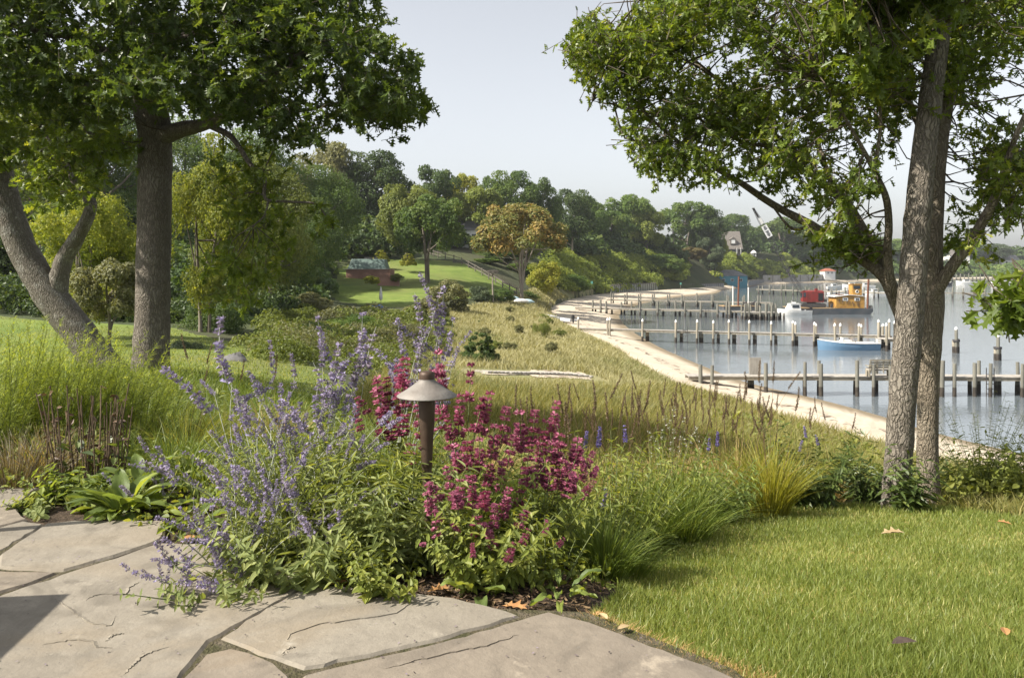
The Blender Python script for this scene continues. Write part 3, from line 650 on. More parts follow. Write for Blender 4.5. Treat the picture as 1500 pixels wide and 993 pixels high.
# fourth pier
p4a, p4b = (PX(890, 163), 163.0), (PX(1128, 149), 149.0); L4 = math.hypot(p4b[0] - p4a[0], p4b[1] - p4a[1])
pier('fourth timber pier, behind the third one, running out to the rusty spud barge', p4a, p4b, 1.15, 1.2, [(t, sd, random.uniform(.9, 1.7)) for t in np.arange(1, L4, 2.9) for sd in (-1, 1)], r=.15, mats=m_pilegreen)
p5a, p5b = (PX(1110, 235), 235.0), (PX(1300, 199), 199.0)
pier('long far pier behind the red crane with small boats lying beyond it', p5a, p5b, 1.4, 1.5, [(t, sd, random.uniform(.5, 1.5)) for t in np.arange(1, 47, 4.2) for sd in (-1, 1)], r=.2, mats=m_pilegreen)
p6a, p6b = (PX(1330, 205), 205.0), (PX(1455, 198), 198.0)
pier('far pier in open water right of the big trunks', p6a, p6b, 1.35, 1.3, [(t, sd, random.uniform(.6, 1.6)) for t in np.arange(.5, 21, 2.4) for sd in (-1, 1)], r=.17, mats=m_pilegreen)
for px, py, hpx, lb in [(1401, 517, 39, 'mooring pile cluster with a white cone top, left of its twin in open water'), (1462, 528, 40, 'mooring pile cluster with a white cone top, right of its twin in open water'), (1358, 521, 37, 'mooring pile just right of the big trunks beyond the nearest pier'), (1376, 566, 60, 'tall mooring pile rising behind the nearest pier')]:
    Y = CZ * F / (py - HY); x = PX(px, Y); h = hpx * Y / F; e = empty('mooring_pile', (x, Y, 0), 0, lb, 'mooring pile', 'mooring piles')
    pb, top = pile_mb(0, 0, -1.2, h - .2, .14); po = pb.build('pile', [m_pilegreen, m_pilewet], e); cb = MB(); cb.lathe([(.14, -.06), (.14, .03), (.09, .15), (0, .22)], top, 9); cb.build('pile_cap', m_cap, po)
    for q in ((.2, .1), (-.12, .18)): pb, _ = pile_mb(q[0], q[1], -1.2, h * .5, .13); pb.build('pile', [m_pile, m_pilewet], e)
    k = MB(); k.lathe([(.30, h * .42), (.31, h * .46), (.30, h * .5)], (.03, .09, 0), 12); k.build('binding', m_metal, e)

# ------------------------------------------------------------------ boats
def hull_mb(L, W, H, bow=.35, sheer=.25, stern=.8, n=16, keel=.25, thick=.06):
    """open hull, bow towards +x, waterline at z=0"""
    b = MB(); secs = []
    for i in range(n):
        t = i / (n - 1); w = W / 2 * (stern + (1 - stern) * min(1, t / .35)) * (1 - max(0, (t - .55) / .45) ** 2.2); w = max(w, .012)
        zt = H * (1 + sheer * max(0, t - .3) ** 1.5 * 1.6); x = -L / 2 + L * t + (bow * 0)
        secs.append([(x - (0 if t < .9 else 0), -w * .0, -keel), (x, w * .78, -keel * .3), (x + .05 * t * bow * 2, w * .93, zt * .5), (x + .1 * t * bow * 2, w, zt), (x + .1 * t * bow * 2, max(w - thick, .004), zt), (x, max(w * .8 - thick, .003), .12), (x, 0, .1)])
    for sd in (1, -1):
        v = np.array([[(p[0], p[1] * sd, p[2]) for p in s] for s in secs]); m = v.shape[1]
        i = np.arange(n - 1)[:, None] * m; j = np.arange(m - 1)[None]; q = np.stack([i + j, i + j + 1, i + m + j + 1, i + m + j], -1)
        if sd < 0: q = q[..., ::-1]
        for jj in range(m - 1): b.add(v, q[:, jj].ravel(), np.full(n - 1, 4), mat=0 if jj < 3 else 1, smooth=jj < 2)
        b.faces([tuple(p) for p in v[0]], [tuple(range(m))], mat=0)
    return b
m_bluehull = M('blue_hull', (.115,.215,.33), (.14,.235,.35), scale=2, rough=.35); m_cream = M('cream_gelcoat', (.72,.70,.66), rough=.35); m_rubber = M('grey_rubber', (.36,.37,.39), rough=.6); m_black = M('black_plastic', (.02,.02,.022), rough=.5)
def on_water(px, py): Y = CZ * F / (py - HY); return PX(px, Y), Y
x, y = on_water(1242, 512.5); e = empty('moored_boat', (x, y, 0), math.pi, 'pale blue open launch with a white interior moored at the white capped pier', 'boat'); e.rotation_euler[2] = math.pi - .06
hull_mb(5.4, 1.7, .62, sheer=.5).build('hull', [m_bluehull, m_cream], e)
k = MB(); k.tube([(-2.6, .86 * .8, .66), (-1, .87, .66), (.5, .84, .70), (1.6, .58, .80), (2.75, .0, .98)], .035, 6); k.tube([(-2.6, -.86 * .8, .66), (-1, -.87, .66), (.5, -.84, .70), (1.6, -.58, .80), (2.75, .0, .98)], .035, 6); k.build('gunwale', m_white, e)
k = MB(); k.box((.2, 0, .55), (.9, .7, .7)); k.box((.55, 0, 1.0), (.05, .7, .3)); k.build('console', m_white, e)
k = MB(); a = np.linspace(0, math.pi, 12); k.tube([(-.4, .78 * math.cos(q), .62 + .75 * math.sin(q)) for q in a], .022, 5); k.build('hoop', m_metal, e)
k = MB(); k.box((-2.75, 0, .75), (.32, .36, .5)); k.box((-2.72, 0, .2), (.14, .12, .7)); k.build('outboard_motor', m_white, e)
# beached dinghies
def dinghy(px, py, Y, rz, L, label, motor):
    x = PX(px, Y); z = CZ - (py - HY) / F * Y; e = empty('inflatable_dinghy', (x, Y, z), rz, label, 'dinghy', 'dinghies on the sand')
    k = MB()
    for sd in (1, -1):
        k.tube(spline([(-L / 2, .62 * sd, .24), (0, .65 * sd, .26), (L * .3, .5 * sd, .34), (L * .5, .0, .46)], 14), spline(np.array([[.12, 0, 0], [.2, 0, 0], [.2, 0, 0], [.19, 0, 0]]), 14)[:, 0], 9)
    k.build('tube', m_rubber, e); k = MB(); k.box((-.1, 0, .14), (L * .75, 1.0, .06)); k.box((-L * .42, 0, .3), (.05, 1.0, .35)); k.box((.1, 0, .36), (.25, 1.0, .05)); k.build('floor', m_cream, e)
    if motor: k = MB(); k.box((-L * .46, 0, .68), (.26, .3, .42)); k.box((-L * .47, 0, .3), (.12, .12, .6)); k.build('outboard_motor', m_black, e)
dinghy(825, 472, 96, 2.35, 3.4, 'grey inflatable dinghy with a black outboard pulled up on the sand', True)
dinghy(805, 468, 97, 2.0, 2.6, 'smaller pale dinghy lying in the grass edge beside the one with an outboard', False)

# ------------------------------------------------------------------ crane barge
m_bargehull = M('barge_steel', (.045,.055,.065), (.075,.08,.085), scale=.8, rough=.7); m_yellow = M('ochre_paint', (.42,.235,.05), (.35,.19,.045), scale=1.5, rough=.7, c3=(.24,.13,.05), s3=2.2); m_red = M('crane_red', (.21,.03,.027), (.16,.025,.023), scale=1.5, rough=.6, c3=(.11,.03,.025), s3=1.8); m_plank = M('barge_planks', (.36,.25,.13), (.24,.17,.09), scale=2, rough=.9)
YB = 131.0; s_ = YB / F
BX = lambda px: (px - 1159) * s_
bg_ = empty('crane_barge', (PX(1159, YB), YB, 0), 0, 'dark steel work barge with a plank deck carrying the red crane and ochre cabin', 'barge')
k = MB(); k.faces([(0,-1.6,0.05),(BX(1268),-1.6,-.1),(BX(1272.5),-1.6,.45),(BX(1272.5),-1.6,.95),(-.1,-1.6,.95),(0,4.6,.05),(BX(1268),4.6,-.1),(BX(1272.5),4.6,.45),(BX(1272.5),4.6,.95),(-.1,4.6,.95)], [(0,1,2,3,4),(9,8,7,6,5),(0,5,6,1),(1,6,7,2),(2,7,8,3),(3,8,9,4),(4,9,5,0)]); k.build('hull', m_bargehull, bg_)
k = MB(); k.box((BX(1190), 1.5, 1.0), (BX(1220) - .1, 6.0, .1)); k.build('deck', m_plank, bg_)
k = MB(); k.tube([(BX(1265.5), -1.2, -1), (BX(1266.5), -1.2, 3.0), (BX(1267.6), -1.2, 5.7)], .16, 8); k.build('spud', m_rust, bg_)
k = MB(); k.box((BX(1214.5), -1, 1.35), (.32, .32, .7)); k.build('bollard', m_metal, bg_); k = MB(); k.box((BX(1270), -1.2, 1.2), (.3, .4, .5)); k.tube([(BX(1269), -1.4, .95), (BX(1272), -1.5, 1.4), (BX(1272.5), -1.4, .4)], .06, 6); k.build('fender', m_metal, bg_)
cb_ = empty('barge_cabin', (PX(1221, YB), YB - 1.1, .98), 0, 'ochre yellow cabin with a small wheelhouse tower on the right of the barge', 'cabin')
W = 41 * s_; H1 = 1.9
k = MB(); k.faces([(0,0,0),(W,0,0),(W,0,H1),(W*.45,0,H1+.25),(0,0,H1),(0,3.2,0),(W,3.2,0),(W,3.2,H1),(W*.45,3.2,H1+.25),(0,3.2,H1)], [(0,1,2,3,4),(9,8,7,6,5),(0,5,6,1),(1,6,7,2),(4,9,5,0)]); k.build('wall', m_yellow, cb_)
k = MB(); k.beam((-.35, 1.6, H1 - .03), (W * .45, 1.6, H1 + .3), 3.6, .08); k.beam((W * .45, 1.6, H1 + .3), (W + .2, 1.6, H1 + .02), 3.6, .08); k.build('roof', m_white, cb_)
for c in (W * .32, W * .74):
    w_ = MB(); w_.box((c, -.02, H1 - .42), (.86, .06, .52)); fr = w_.build('window', m_white, cb_); w_ = MB(); w_.box((c - .14, -.06, H1 - .42), (.22, .03, .22)); w_.box((c + .14, -.06, H1 - .42), (.22, .03, .22)); w_.build('pane', m_glass, fr)
for i, (c, q, l) in enumerate([(.5, 1.1, .5), (.9, 1.0, .6), (1.7, .9, .4), (2.2, .8, .45), (2.7, .7, .6), (3.4, .9, 1.0), (3.6, .9, 1.0)]):
    w_ = MB(); w_.tube([(c, -.06, q - l / 2), (c + .1 * math.sin(i * 2), -.08, q), (c + .2 * math.sin(i), -.06, q + l / 2)], .035, 5); w_.box((c, -.08, q + l / 2), (.22, .05, .06)); w_.build('hanging_tool', m_metal, cb_)
tw = MB(); tx0 = BX(1253) - BX(1221); tw.box((tx0, 1.2, H1 + .25 + .85), (1.55, 1.5, 1.7)); tw.box((tx0, 1.2, H1 + 1.99), (1.75, 1.7, .07)); to = tw.build('wheelhouse', m_yellow, cb_)
w_ = MB(); w_.box((tx0 - .05, .43, H1 + 1.5), (1.05, .06, .5)); w_.build('window', m_glass, to)
w_ = MB(); w_.lathe([(.28, 0), (.28, .05), (.2, .07), (.2, 0)], (0, 0, 0), 18); ro = w_.build('life_ring', m_white, to); ro.rotation_euler = (R(90), 0, 0); ro.location = (tx0, .44, H1 + .8)
w_ = MB(); [w_.tube([(BX(q) - BX(1221), .8, H1 + .1), (BX(q) - BX(1221), .8, H1 + h)], .07, 6) for q, h in ((1228, .9), (1242, 1.0))]; w_.box((.7, .8, H1 + .3), (1.5, .8, .1)); w_.build('vent_pipe', m_rust, cb_)
cr = empty('crane', (PX(1190, YB), YB + .5, 1.06), 0, 'red crawler crane with a long raised lattice boom standing on the barge', 'crane')
C0 = BX(1190) - 0
for yy in (-.9, .9):
    k = MB(); pr = [(-2.05, .3), (-1.85, .08), (1.85, .08), (2.05, .3), (2.0, .55), (1.8, .68), (-1.8, .68), (-2.0, .55)]
    k.faces([(a_, yy - .3, c_) for a_, c_ in pr] + [(a_, yy + .3, c_) for a_, c_ in pr], [tuple(range(8)), tuple(range(15, 7, -1))] + [(i, 8 + i, 8 + (i + 1) % 8, (i + 1) % 8) for i in range(8)]); [k.lathe([(.0, -.36), (.2, -.36), (.2, .36), (0, .36)], (xx, yy, .38), 10) for xx in ()]; k.build('track', m_metal, cr)
k = MB(); k.lathe([(.7, .6), (.7, .85)], (0, 0, 0), 16); k.box((0, 0, .5), (1.6, 1.4, .4)); k.build('turntable', m_metal, cr)
k = MB(); k.box((.25, 0, 1.75), (2.9, 2.1, 1.75)); k.faces([(-1.2,-1.05,2.62),(1.7,-1.05,2.62),(1.7,0,2.82),(-1.2,0,2.82),(-1.2,1.05,2.62),(1.7,1.05,2.62)], [(0,1,2,3),(3,2,5,4),(0,3,4),(1,5,2)]); k.box((.7, -.3, 2.95), (.4, .4, .35)); hb = k.build('house', m_red, cr)
k = MB(); k.box((-1.45, -.5, 1.75), (.62, .9, 1.6)); cabo = k.build('cab', m_red, cr); k = MB(); k.box((-1.42, -.96, 2.1), (.42, .04, .7)); k.box((-1.77, -.5, 2.0), (.04, .7, .8)); k.build('window', m_glass, cabo)
k = MB(); k.box((1.15, -1.07, 1.75), (.75, .05, 1.2)); k.build('engine_opening', m_black, hb)
k = MB(); k.box((1.95, 0, 1.15), (.5, 2.0, .5)); k.build('counterweight', m_metal, cr)
def PB(px, py, Y=YB + .5): p = P(px, py, Y); return p - np.array([PX(1190, YB), YB + .5, 1.06])
A0, A1 = PB(1177, 438), PB(1102, 306); A0[1] = A1[1] = -.55; dv = A1 - A0; LB = np.linalg.norm(dv); ub = dv / LB; side = np.array([-ub[2], 0, ub[0]])
k = MB(); nseg = 26
for sx in (-1, 1):
    for sy in (-1, 1):
        def w_at(t): return .30 * min(1, t / .12 + .25) * min(1, (1 - t) / .25 + .35)
        pts = [A0 + dv * t + side * sx * w_at(t) + np.array([0, sy * w_at(t), 0]) for t in np.linspace(0, 1, 9)]
        k.tube(pts, .035, 4, cap=False)
for i in range(nseg):
    t0, t1 = i / nseg, (i + 1) / nseg; s = 1 if i % 2 else -1
    for sy in (-1, 1):
        k.tube([A0 + dv * t0 + side * s * w_at(t0) + np.array([0, sy * w_at(t0), 0]), A0 + dv * t1 - side * s * w_at(t1) + np.array([0, sy * w_at(t1), 0])], .018, 3, cap=False)
bo = k.build('boom', m_metal, cr)
k = MB(); t0, t1 = .70, .865
def quad(t0, t1, w, y, dz=0): return [A0 + dv * t0 - side * w + np.array([0, y, 0]), A0 + dv * t1 - side * w + np.array([0, y, 0]), A0 + dv * t1 + side * w + np.array([0, y, 0]), A0 + dv * t0 + side * w + np.array([0, y, 0])]
def slab(b, t0, t1, w, y, th=.03):
    v = quad(t0, t1, w, y) + quad(t0, t1, w, y + th); b.faces(v, [(0,1,2,3),(7,6,5,4),(0,4,5,1),(1,5,6,2),(2,6,7,3),(3,7,4,0)])
slab(k, .685, .81, .48, -.36); slab(k, .83, .89, .24, -.34); sg = k.build('boom_sign', m_white, bo)
k = MB()
for i in range(11):
    if i == 6: continue
    tt = .697 + i * .0098; slab(k, tt, tt + .0055, .17 + .05 * (i % 3), -.375, .012)
k.build('lettering', m_black, sg)
k = MB(); k.tube([A1, A0 + dv * .9], .10, 8); k.lathe([(.0, -.1), (.22, -.1), (.22, .1), (0, .1)], A1, 10); k.build('boom_tip', m_metal, bo)
k = MB(); hk = A0 + dv * .33; k.box(hk + np.array([0, -.2, -.2]), (.5, .3, .55)); k.box(hk + np.array([.15, -.3, -.9]), (.28, .28, .5)); k.tube([hk + np.array([.15, -.3, -.7]), A1 + np.array([0, -.2, 0])], .015, 3); k.tube([(1.0, 0, 3.0), A0 + dv * .95], .02, 3); k.tube([(-.9, -.3, 2.6), hk], .02, 3); k.build('hook_block', m_metal, cr)
# white work boat alongside
x, y = PX(1163, 128.6), 128.6; e = empty('work_boat', (x, y, 0), math.pi, 'white cabin work boat lying against the left end of the crane barge', 'boat')
hull_mb(5.4, 2.0, .75, sheer=.4).build('hull', [m_white, m_cream], e)
k = MB(); k.faces([(-.9,-.75,.7),(1.3,-.75,.7),(.75,-.65,1.75),(-.8,-.65,1.75),(-.9,.75,.7),(1.3,.75,.7),(.75,.65,1.75),(-.8,.65,1.75)], [(0,1,2,3),(7,6,5,4),(1,5,6,2),(0,3,7,4),(3,2,6,7)]); k.box((0, 0, 1.79), (1.75, 1.45, .07)); co = k.build('cabin', m_white, e)
k = MB(); k.box((-.05, .735, 1.35), (1.1, .05, .42)); k.box((-.05, -.735, 1.35), (1.1, .05, .42)); k.build('window', m_glass, co)
k = MB(); k.box((-2.75, 0, .9), (.35, .4, .55)); k.box((-2.2, .2, .8), (.5, .5, .4)); k.build('outboard_motor', m_black, e)
k = MB(); k.tube([(.4, 0, 1.8), (.4, 0, 2.3)], .03, 5); k.box((0, 0, 1.95), (.5, .3, .2)); k.build('roof_gear', m_white, e)
# rusty spud barge at the fourth pier
YS = 137.0; e = empty('spud_barge', (PX(1085, YS), YS, 0), .05, 'low dark float with a rusty mast lying between the third and fourth piers', 'barge')
k = MB(); k.box((0, 1, .45), (6.2, 3.4, 1.0)); k.build('hull', m_bargehull, e); k = MB(); k.box((0, 1, 1.0), (6.4, 3.5, .12)); k.build('deck', m_plank, e)
k = MB(); k.tube([(-.45, 0, -.5), (-.4, 0, 3), (-.32, 0, 6.1)], .15, 7); k.build('spud', m_rust, e)
for xx, hh in ((-1.0, 4.4), (1.7, 4.2)): k = MB(); k.tube([(xx, 1, 1), (xx, 1, hh)], .11, 7); k.build('pole', m_white, e)
for xx, ss in ((-2.4, .5), (.8, .55), (1.4, .4), (2.3, .6)): k = MB(); k.box((xx, .3, 1.06 + ss / 2), (ss, ss, ss)); k.lathe([(ss * .3, 0), (ss * .32, ss * .5), (ss * .2, ss * .8)], (xx + .2, .2, 1.06 + ss * .6), 8); k.build('deck_gear', m_metal, e)
# far boats beyond the long pier
def small_boat(px, py, L, rz, label, cabin=True, dark=False, Yo=None):
    x, y = on_water(px, py); e = empty('small_boat', (x, y, 0), rz, label, 'boat', 'far moored boats'); hull_mb(L, L * .33, L * .12, sheer=.5).build('hull', [m_bargehull if dark else m_white, m_cream], e)
    if cabin: k = MB(); k.box((-.02 * L, 0, L * .17), (L * .3, L * .22, L * .14)); k.box((-.02 * L, 0, L * .25), (L * .34, L * .25, .06)); c = k.build('cabin', m_white, e); k = MB(); k.box((-.02 * L, 0, L * .19), (L * .22, L * .224, L * .06)); k.build('window', m_glass, c)
    k = MB(); k.box((-L * .5, 0, L * .14), (.3, .35, .6)); k.build('outboard_motor', m_black, e)
small_boat(1228, 430, 6.2, .12, 'grey tube boat lying beyond the barge, between the crane and the ochre tower', False)
small_boat(1281, 431, 6.0, 3.0, 'white cabin boat half hidden behind the trunk near the long far pier')
for px, py, L, lb in [(1222, 421.5, 6, 'far white boat above the tube boat'), (1247, 420.5, 7, 'far white boat left of the ochre tower top'), (1268, 421, 7, 'far white boat right of the ochre tower top'), (1380, 418.5, 9, 'far dark hulled boat just right of the trunks'), (1470, 416.5, 11, 'long low white boat near the right edge'), (1415, 416, 9, 'far boat among the thin masts')]:
    small_boat(px, py, L, random.choice((.1, 3.0)), lb, dark='dark' in lb)
pier('distant marina dock with thin masts along the far shore', (PX(1360, 440), 440), (PX(1530, 470), 470), 1.6, 2.0, [(t, sd, random.uniform(.8, 3.2)) for t in np.arange(1, 62, 3.0) for sd in (-1, 1)], r=.22, mats=m_pilegreen)

def ladder(parent, u, n, t, width, z):
    k = MB(); c = u * t - n * 0 + np.array([n[0], n[1]]) * -(width / 2 + .12)
    for s in (-.22, .22): q = c + u * s; k.tube([(q[0], q[1], -.4), (q[0], q[1], z + .55)], .03, 5)
    for i in range(6): q0, q1 = c - u * .22, c + u * .22; zz = -.1 + i * .28; k.tube([(q0[0], q0[1], zz), (q1[0], q1[1], zz)], .02, 5)
    k.build('ladder', m_metal, parent)
ladder(e2, u2, n2_, 11.8, .95, 1.23); ladder(e3, u3, n3_, 21.5, 1.2, 1.1); ladder(e1, u1, n1_, 17.5, 1.15, 1.14)
# ------------------------------------------------------------------ buildings
def brick_mat():
    m, nt, b = new_mat('red_brick'); tc = nd(nt, 'ShaderNodeTexCoord'); mp = nd(nt, 'ShaderNodeMapping'); mp.inputs['Rotation'].default_value = (R(90), 0, 0)
    nt.links.new(tc.outputs['Object'], mp.inputs[0]); br = nd(nt, 'ShaderNodeTexBrick'); br.inputs['Scale'].default_value = 1; br.inputs['Brick Width'].default_value = .22; br.inputs['Row Height'].default_value = .075; br.inputs['Mortar Size'].default_value = .008
    br.inputs['Color1'].default_value = (.24,.10,.07,1); br.inputs['Color2'].default_value = (.32,.14,.095,1); br.inputs['Mortar'].default_value = (.33,.29,.25,1); nt.links.new(mp.outputs[0], br.inputs[0])
    nt.links.new(mixc(nt, ramp(nt, noise(nt, .8), .3, .7), br.outputs[0], (.22,.12,.09)), b.inputs['Base Color']); b.inputs['Roughness'].default_value = .9; return m
m_brick = brick_mat(); m_copper = M('green_copper', (.13,.19,.165), (.10,.14,.13), scale=1.2, rough=.6, stretch=(1,1,.2)); m_shingle = M('grey_shingle', (.165,.148,.13), (.12,.108,.095), scale=1.5, rough=.9, bump=.5, bscale=5)
m_blueboard = M('blue_boards', (.05,.19,.25), (.075,.22,.28), scale=1, rough=.7, stretch=(6,1,.3)); m_greyroof = M('grey_roof', (.19,.19,.19), (.13,.13,.135), scale=.8, rough=.85); m_redtile = M('red_tile', (.30,.10,.06), (.24,.09,.055), scale=1.5, rough=.85)
m_stucco = M('white_stucco', (.70,.69,.66), (.6,.6,.58), scale=.6, rough=.85)
Y = 109.0; s = Y / F; e = empty('pool_house', (PX(507, Y), Y, CZ - (404 - HY) * s), 0, 'low brick pool house with a green copper roof on the neighbour lawn', 'building')
W = 64 * s; H = 9.5 * s
k = MB(); k.box((W / 2, 2.2, H / 2 - .4), (W, 4.4, H + .8)); k.build('wall', m_brick, e)
k = MB(); a, h = W * .92, 15 * s; z = H + .02; k.faces([(W*.02,.25,z),(W*.90,.25,z),(W*.90,4.2,z),(W*.02,4.2,z),(W*.09,1.0,z+h),(W*.84,1.0,z+h),(W*.84,3.4,z+h),(W*.09,3.4,z+h)], [(0,1,5,4),(1,2,6,5),(2,3,7,6),(3,0,4,7),(4,5,6,7),(3,2,1,0)]); ro = k.build('roof', m_copper, e)
k = MB(); k.box((W * .46, .0, H + .03), (W * 1.03, .3, .1)); k.build('coping', m_concrete, e); k = MB(); [k.box((q * W, 2, z + h + .12), (.5, .5, .26)) for q in (.4, .5, .62)]; k.build('roof_vent', m_metal, ro)
Y = 104.0; s = Y / F; e = empty('brick_wall', (PX(553, Y), Y, CZ - (416 - HY) * s), 0, 'lower brick retaining wall stepping down right of the pool house', 'wall')
k = MB(); k.box((16 * s, .2, 5 * s - .4), (32 * s, .4, 10 * s + .8)); k.build('wall', m_brick, e); k = MB(); k.box((16 * s, .2, 10 * s + .03), (32.6 * s, .5, .08)); k.build('coping', m_brick, e)
def house(name, label, px, Y, base, W, D, H, roof, wall_m, roof_m, wins, rz=0.0, hip=False, dorm=(), chim=None, cols=(), over=.35, gable_front=False):
    s = Y / F; e = empty(name, (PX(px, Y), Y, CZ - (base - HY) * s), rz, label, 'building'); k = MB(); k.box((0, D / 2, H / 2 - .5), (W, D, H + 1)); 
    if gable_front: k.faces([(-W/2,0,H),(W/2,0,H),(0,0,H+roof),(-W/2,D,H),(W/2,D,H),(0,D,H+roof)], [(0,1,2),(5,4,3)])
    elif not hip: k.faces([(-W/2,0,H),(-W/2,D,H),(-W/2,D/2,H+roof),(W/2,0,H),(W/2,D,H),(W/2,D/2,H+roof)], [(0,2,1),(3,4,5)])
    k.build('wall', wall_m, e); k = MB(); o = over
    if hip: k.faces([(-W/2-o,-o,H),(W/2+o,-o,H),(W/2+o,D+o,H),(-W/2-o,D+o,H),(-W*.18,D/2,H+roof),(W*.18,D/2,H+roof)], [(0,1,5,4),(1,2,5),(2,3,4,5),(3,0,4),(3,2,1,0)])
    elif gable_front:
        for sx in (-1, 1): k.beam((sx * (W / 2 + o), D / 2, H - o * roof / (W / 2) + .06), (0, D / 2, H + roof + .06), D + 2 * o, .12)
    else:
        for sy in (-1, 1):
            y0 = D / 2 + sy * (D / 2 + o); z0 = H - o * roof / (D / 2); v = [(-W/2-o,y0,z0),(W/2+o,y0,z0),(W/2+o,D/2,H+roof),(-W/2-o,D/2,H+roof)]; v += [(x, y, z + .14) for x, y, z in v]
            k.faces(v, [(3,2,1,0),(4,5,6,7),(0,1,5,4),(1,2,6,5),(2,3,7,6),(3,0,4,7)])
    r_ = k.build('roof', roof_m, e)
    for (x, z, w, h) in wins:
        k = MB(); k.box((x, -.02, z), (w + .16, .1, h + .16)); f = k.build('window', m_white, e); k = MB(); [k.box((x + sx * w * .25, -.08, z), (w * .46, .04, h)) for sx in (-1, 1)]; k.build('pane', m_glass, f)
    for (x, z, w) in dorm:
        k = MB(); k.box((x, .9, z), (w, 1.8, w * .8)); k.faces([(x-w*.62,-.1,z+w*.38),(x+w*.62,-.1,z+w*.38),(x,-.1,z+w*.85),(x-w*.62,2.4,z+w*.38),(x+w*.62,2.4,z+w*.38),(x,2.4,z+w*.85)], [(0,1,2),(0,2,5,3),(1,4,5,2),(5,4,3)]); d = k.build('dormer', roof_m, r_); k = MB(); k.box((x, -.03, z), (w * .6, .06, w * .6)); k.build('dormer_window', m_white, d)
    if chim: k = MB(); k.box(chim, (.8, .8, 2.2)); k.build('chimney', m_brick, r_)
    for x in cols: k = MB(); k.tube([(x, -.9, -.3), (x, -.9, H * .8)], .11, 8); k.build('column', m_white, e)
    return e
house('white_house', 'white house with tall windows and columns between the trees up the neighbour lawn', 690, 163, 362, 7.5, 7, 3.6, 1.8, m_white, m_greyroof, [(-2.4,1.6,.9,2.1),(-.9,1.6,.9,2.1),(.6,1.6,.9,2.1),(2.2,1.6,.9,2.1)], cols=(-3.3,-1.6,0,1.6,3.3))
house('boathouse', 'blue boarded boathouse with a grey roof at the water below the bluff', 1072, 306, 419, 12.0, 7, 3.9, 2.3, m_blueboard, m_greyroof, [(-3.2,2.3,1.0,.9),(.2,2.3,1.0,.9),(3.4,2.3,1.2,.9)], hip=True)
house('shingle_house', 'grey shingled house with a steep roof and a dormer on top of the bluff', 1069, 362, 371, 10, 9, 3.0, 7.0, m_shingle, m_shingle, [(-2.6,1.3,1.2,1.3),(1.8,1.3,1.4,1.3)], dorm=[(1.6,5.2,2.7)], chim=(-2.5,4.5,9.8), over=.8, cols=(3.0,4.8))
house('bathhouse', 'small white bathhouse with a red tiled roof on the far beach', 1216, 438, 407.5, 6.4, 5, 3.9, 1.5, m_stucco, m_redtile, [(-1.2,2.9,.7,.7),(1.1,2.9,.7,.7)], hip=True, rz=.2, over=.5)
house('gabled_house', 'white timbered house with red roofs on the far bluff, behind oak limbs', 1256, 520, 384, 13, 8, 5.5, 4.5, m_stucco, m_redtile, [(-4,3.6,1.2,1.4),(-1.5,3.6,1.2,1.4),(1.2,3.6,1.2,1.4),(4.0,3.6,1.2,1.4),(-3,1.2,1.2,1.4),(3,1.2,1.2,1.4)], dorm=[(-3.5,7,2.2),(3.0,7,2.2)], chim=(5,4,9.5))
house('garden_lodge', 'tiny red roofed lodge left of the white timbered house on the far bluff', 1234, 500, 384, 3.6, 4, 4.2, 1.6, m_stucco, m_redtile, [(-.8,2.2,.7,1.6),(.8,2.2,.7,1.6)], hip=True)
house('far_house', 'pale far house above the bluff right of the big trunk', 1406, 600, 384, 15, 9, 5, 4.2, m_stucco, m_shingle, [(-4,3,1.4,1.6),(0,3,1.4,1.6),(4,3,1.4,1.6)])
house('far_cottage', 'tiny pale cottage on the point at the right edge of the view', 1480, 640, 388, 14, 9, 4, 3.6, m_stucco, m_greyroof, [(-3,2,1.4,1.6),(3,2,1.4,1.6)])
Y = 393.; s = Y / F; e = empty('gazebo', (PX(1104, Y), Y, CZ - (374 - HY) * s), 0, 'small open gazebo with a pale pointed roof on the bluff right of the shingled house', 'gazebo')
for i in range(6): k = MB(); a = i * math.pi / 3; k.tube([(1.25 * math.cos(a), 1.25 * math.sin(a), -.6), (1.25 * math.cos(a), 1.25 * math.sin(a), 1.2)], .12, 6); k.build('post', m_white, e)
k = MB(); k.lathe([(1.6, 1.15), (1.55, 1.3), (.9, 2.0), (.05, 2.5)], (0, 0, 0), 6, smooth=False); k.build('roof', m_cream, e)

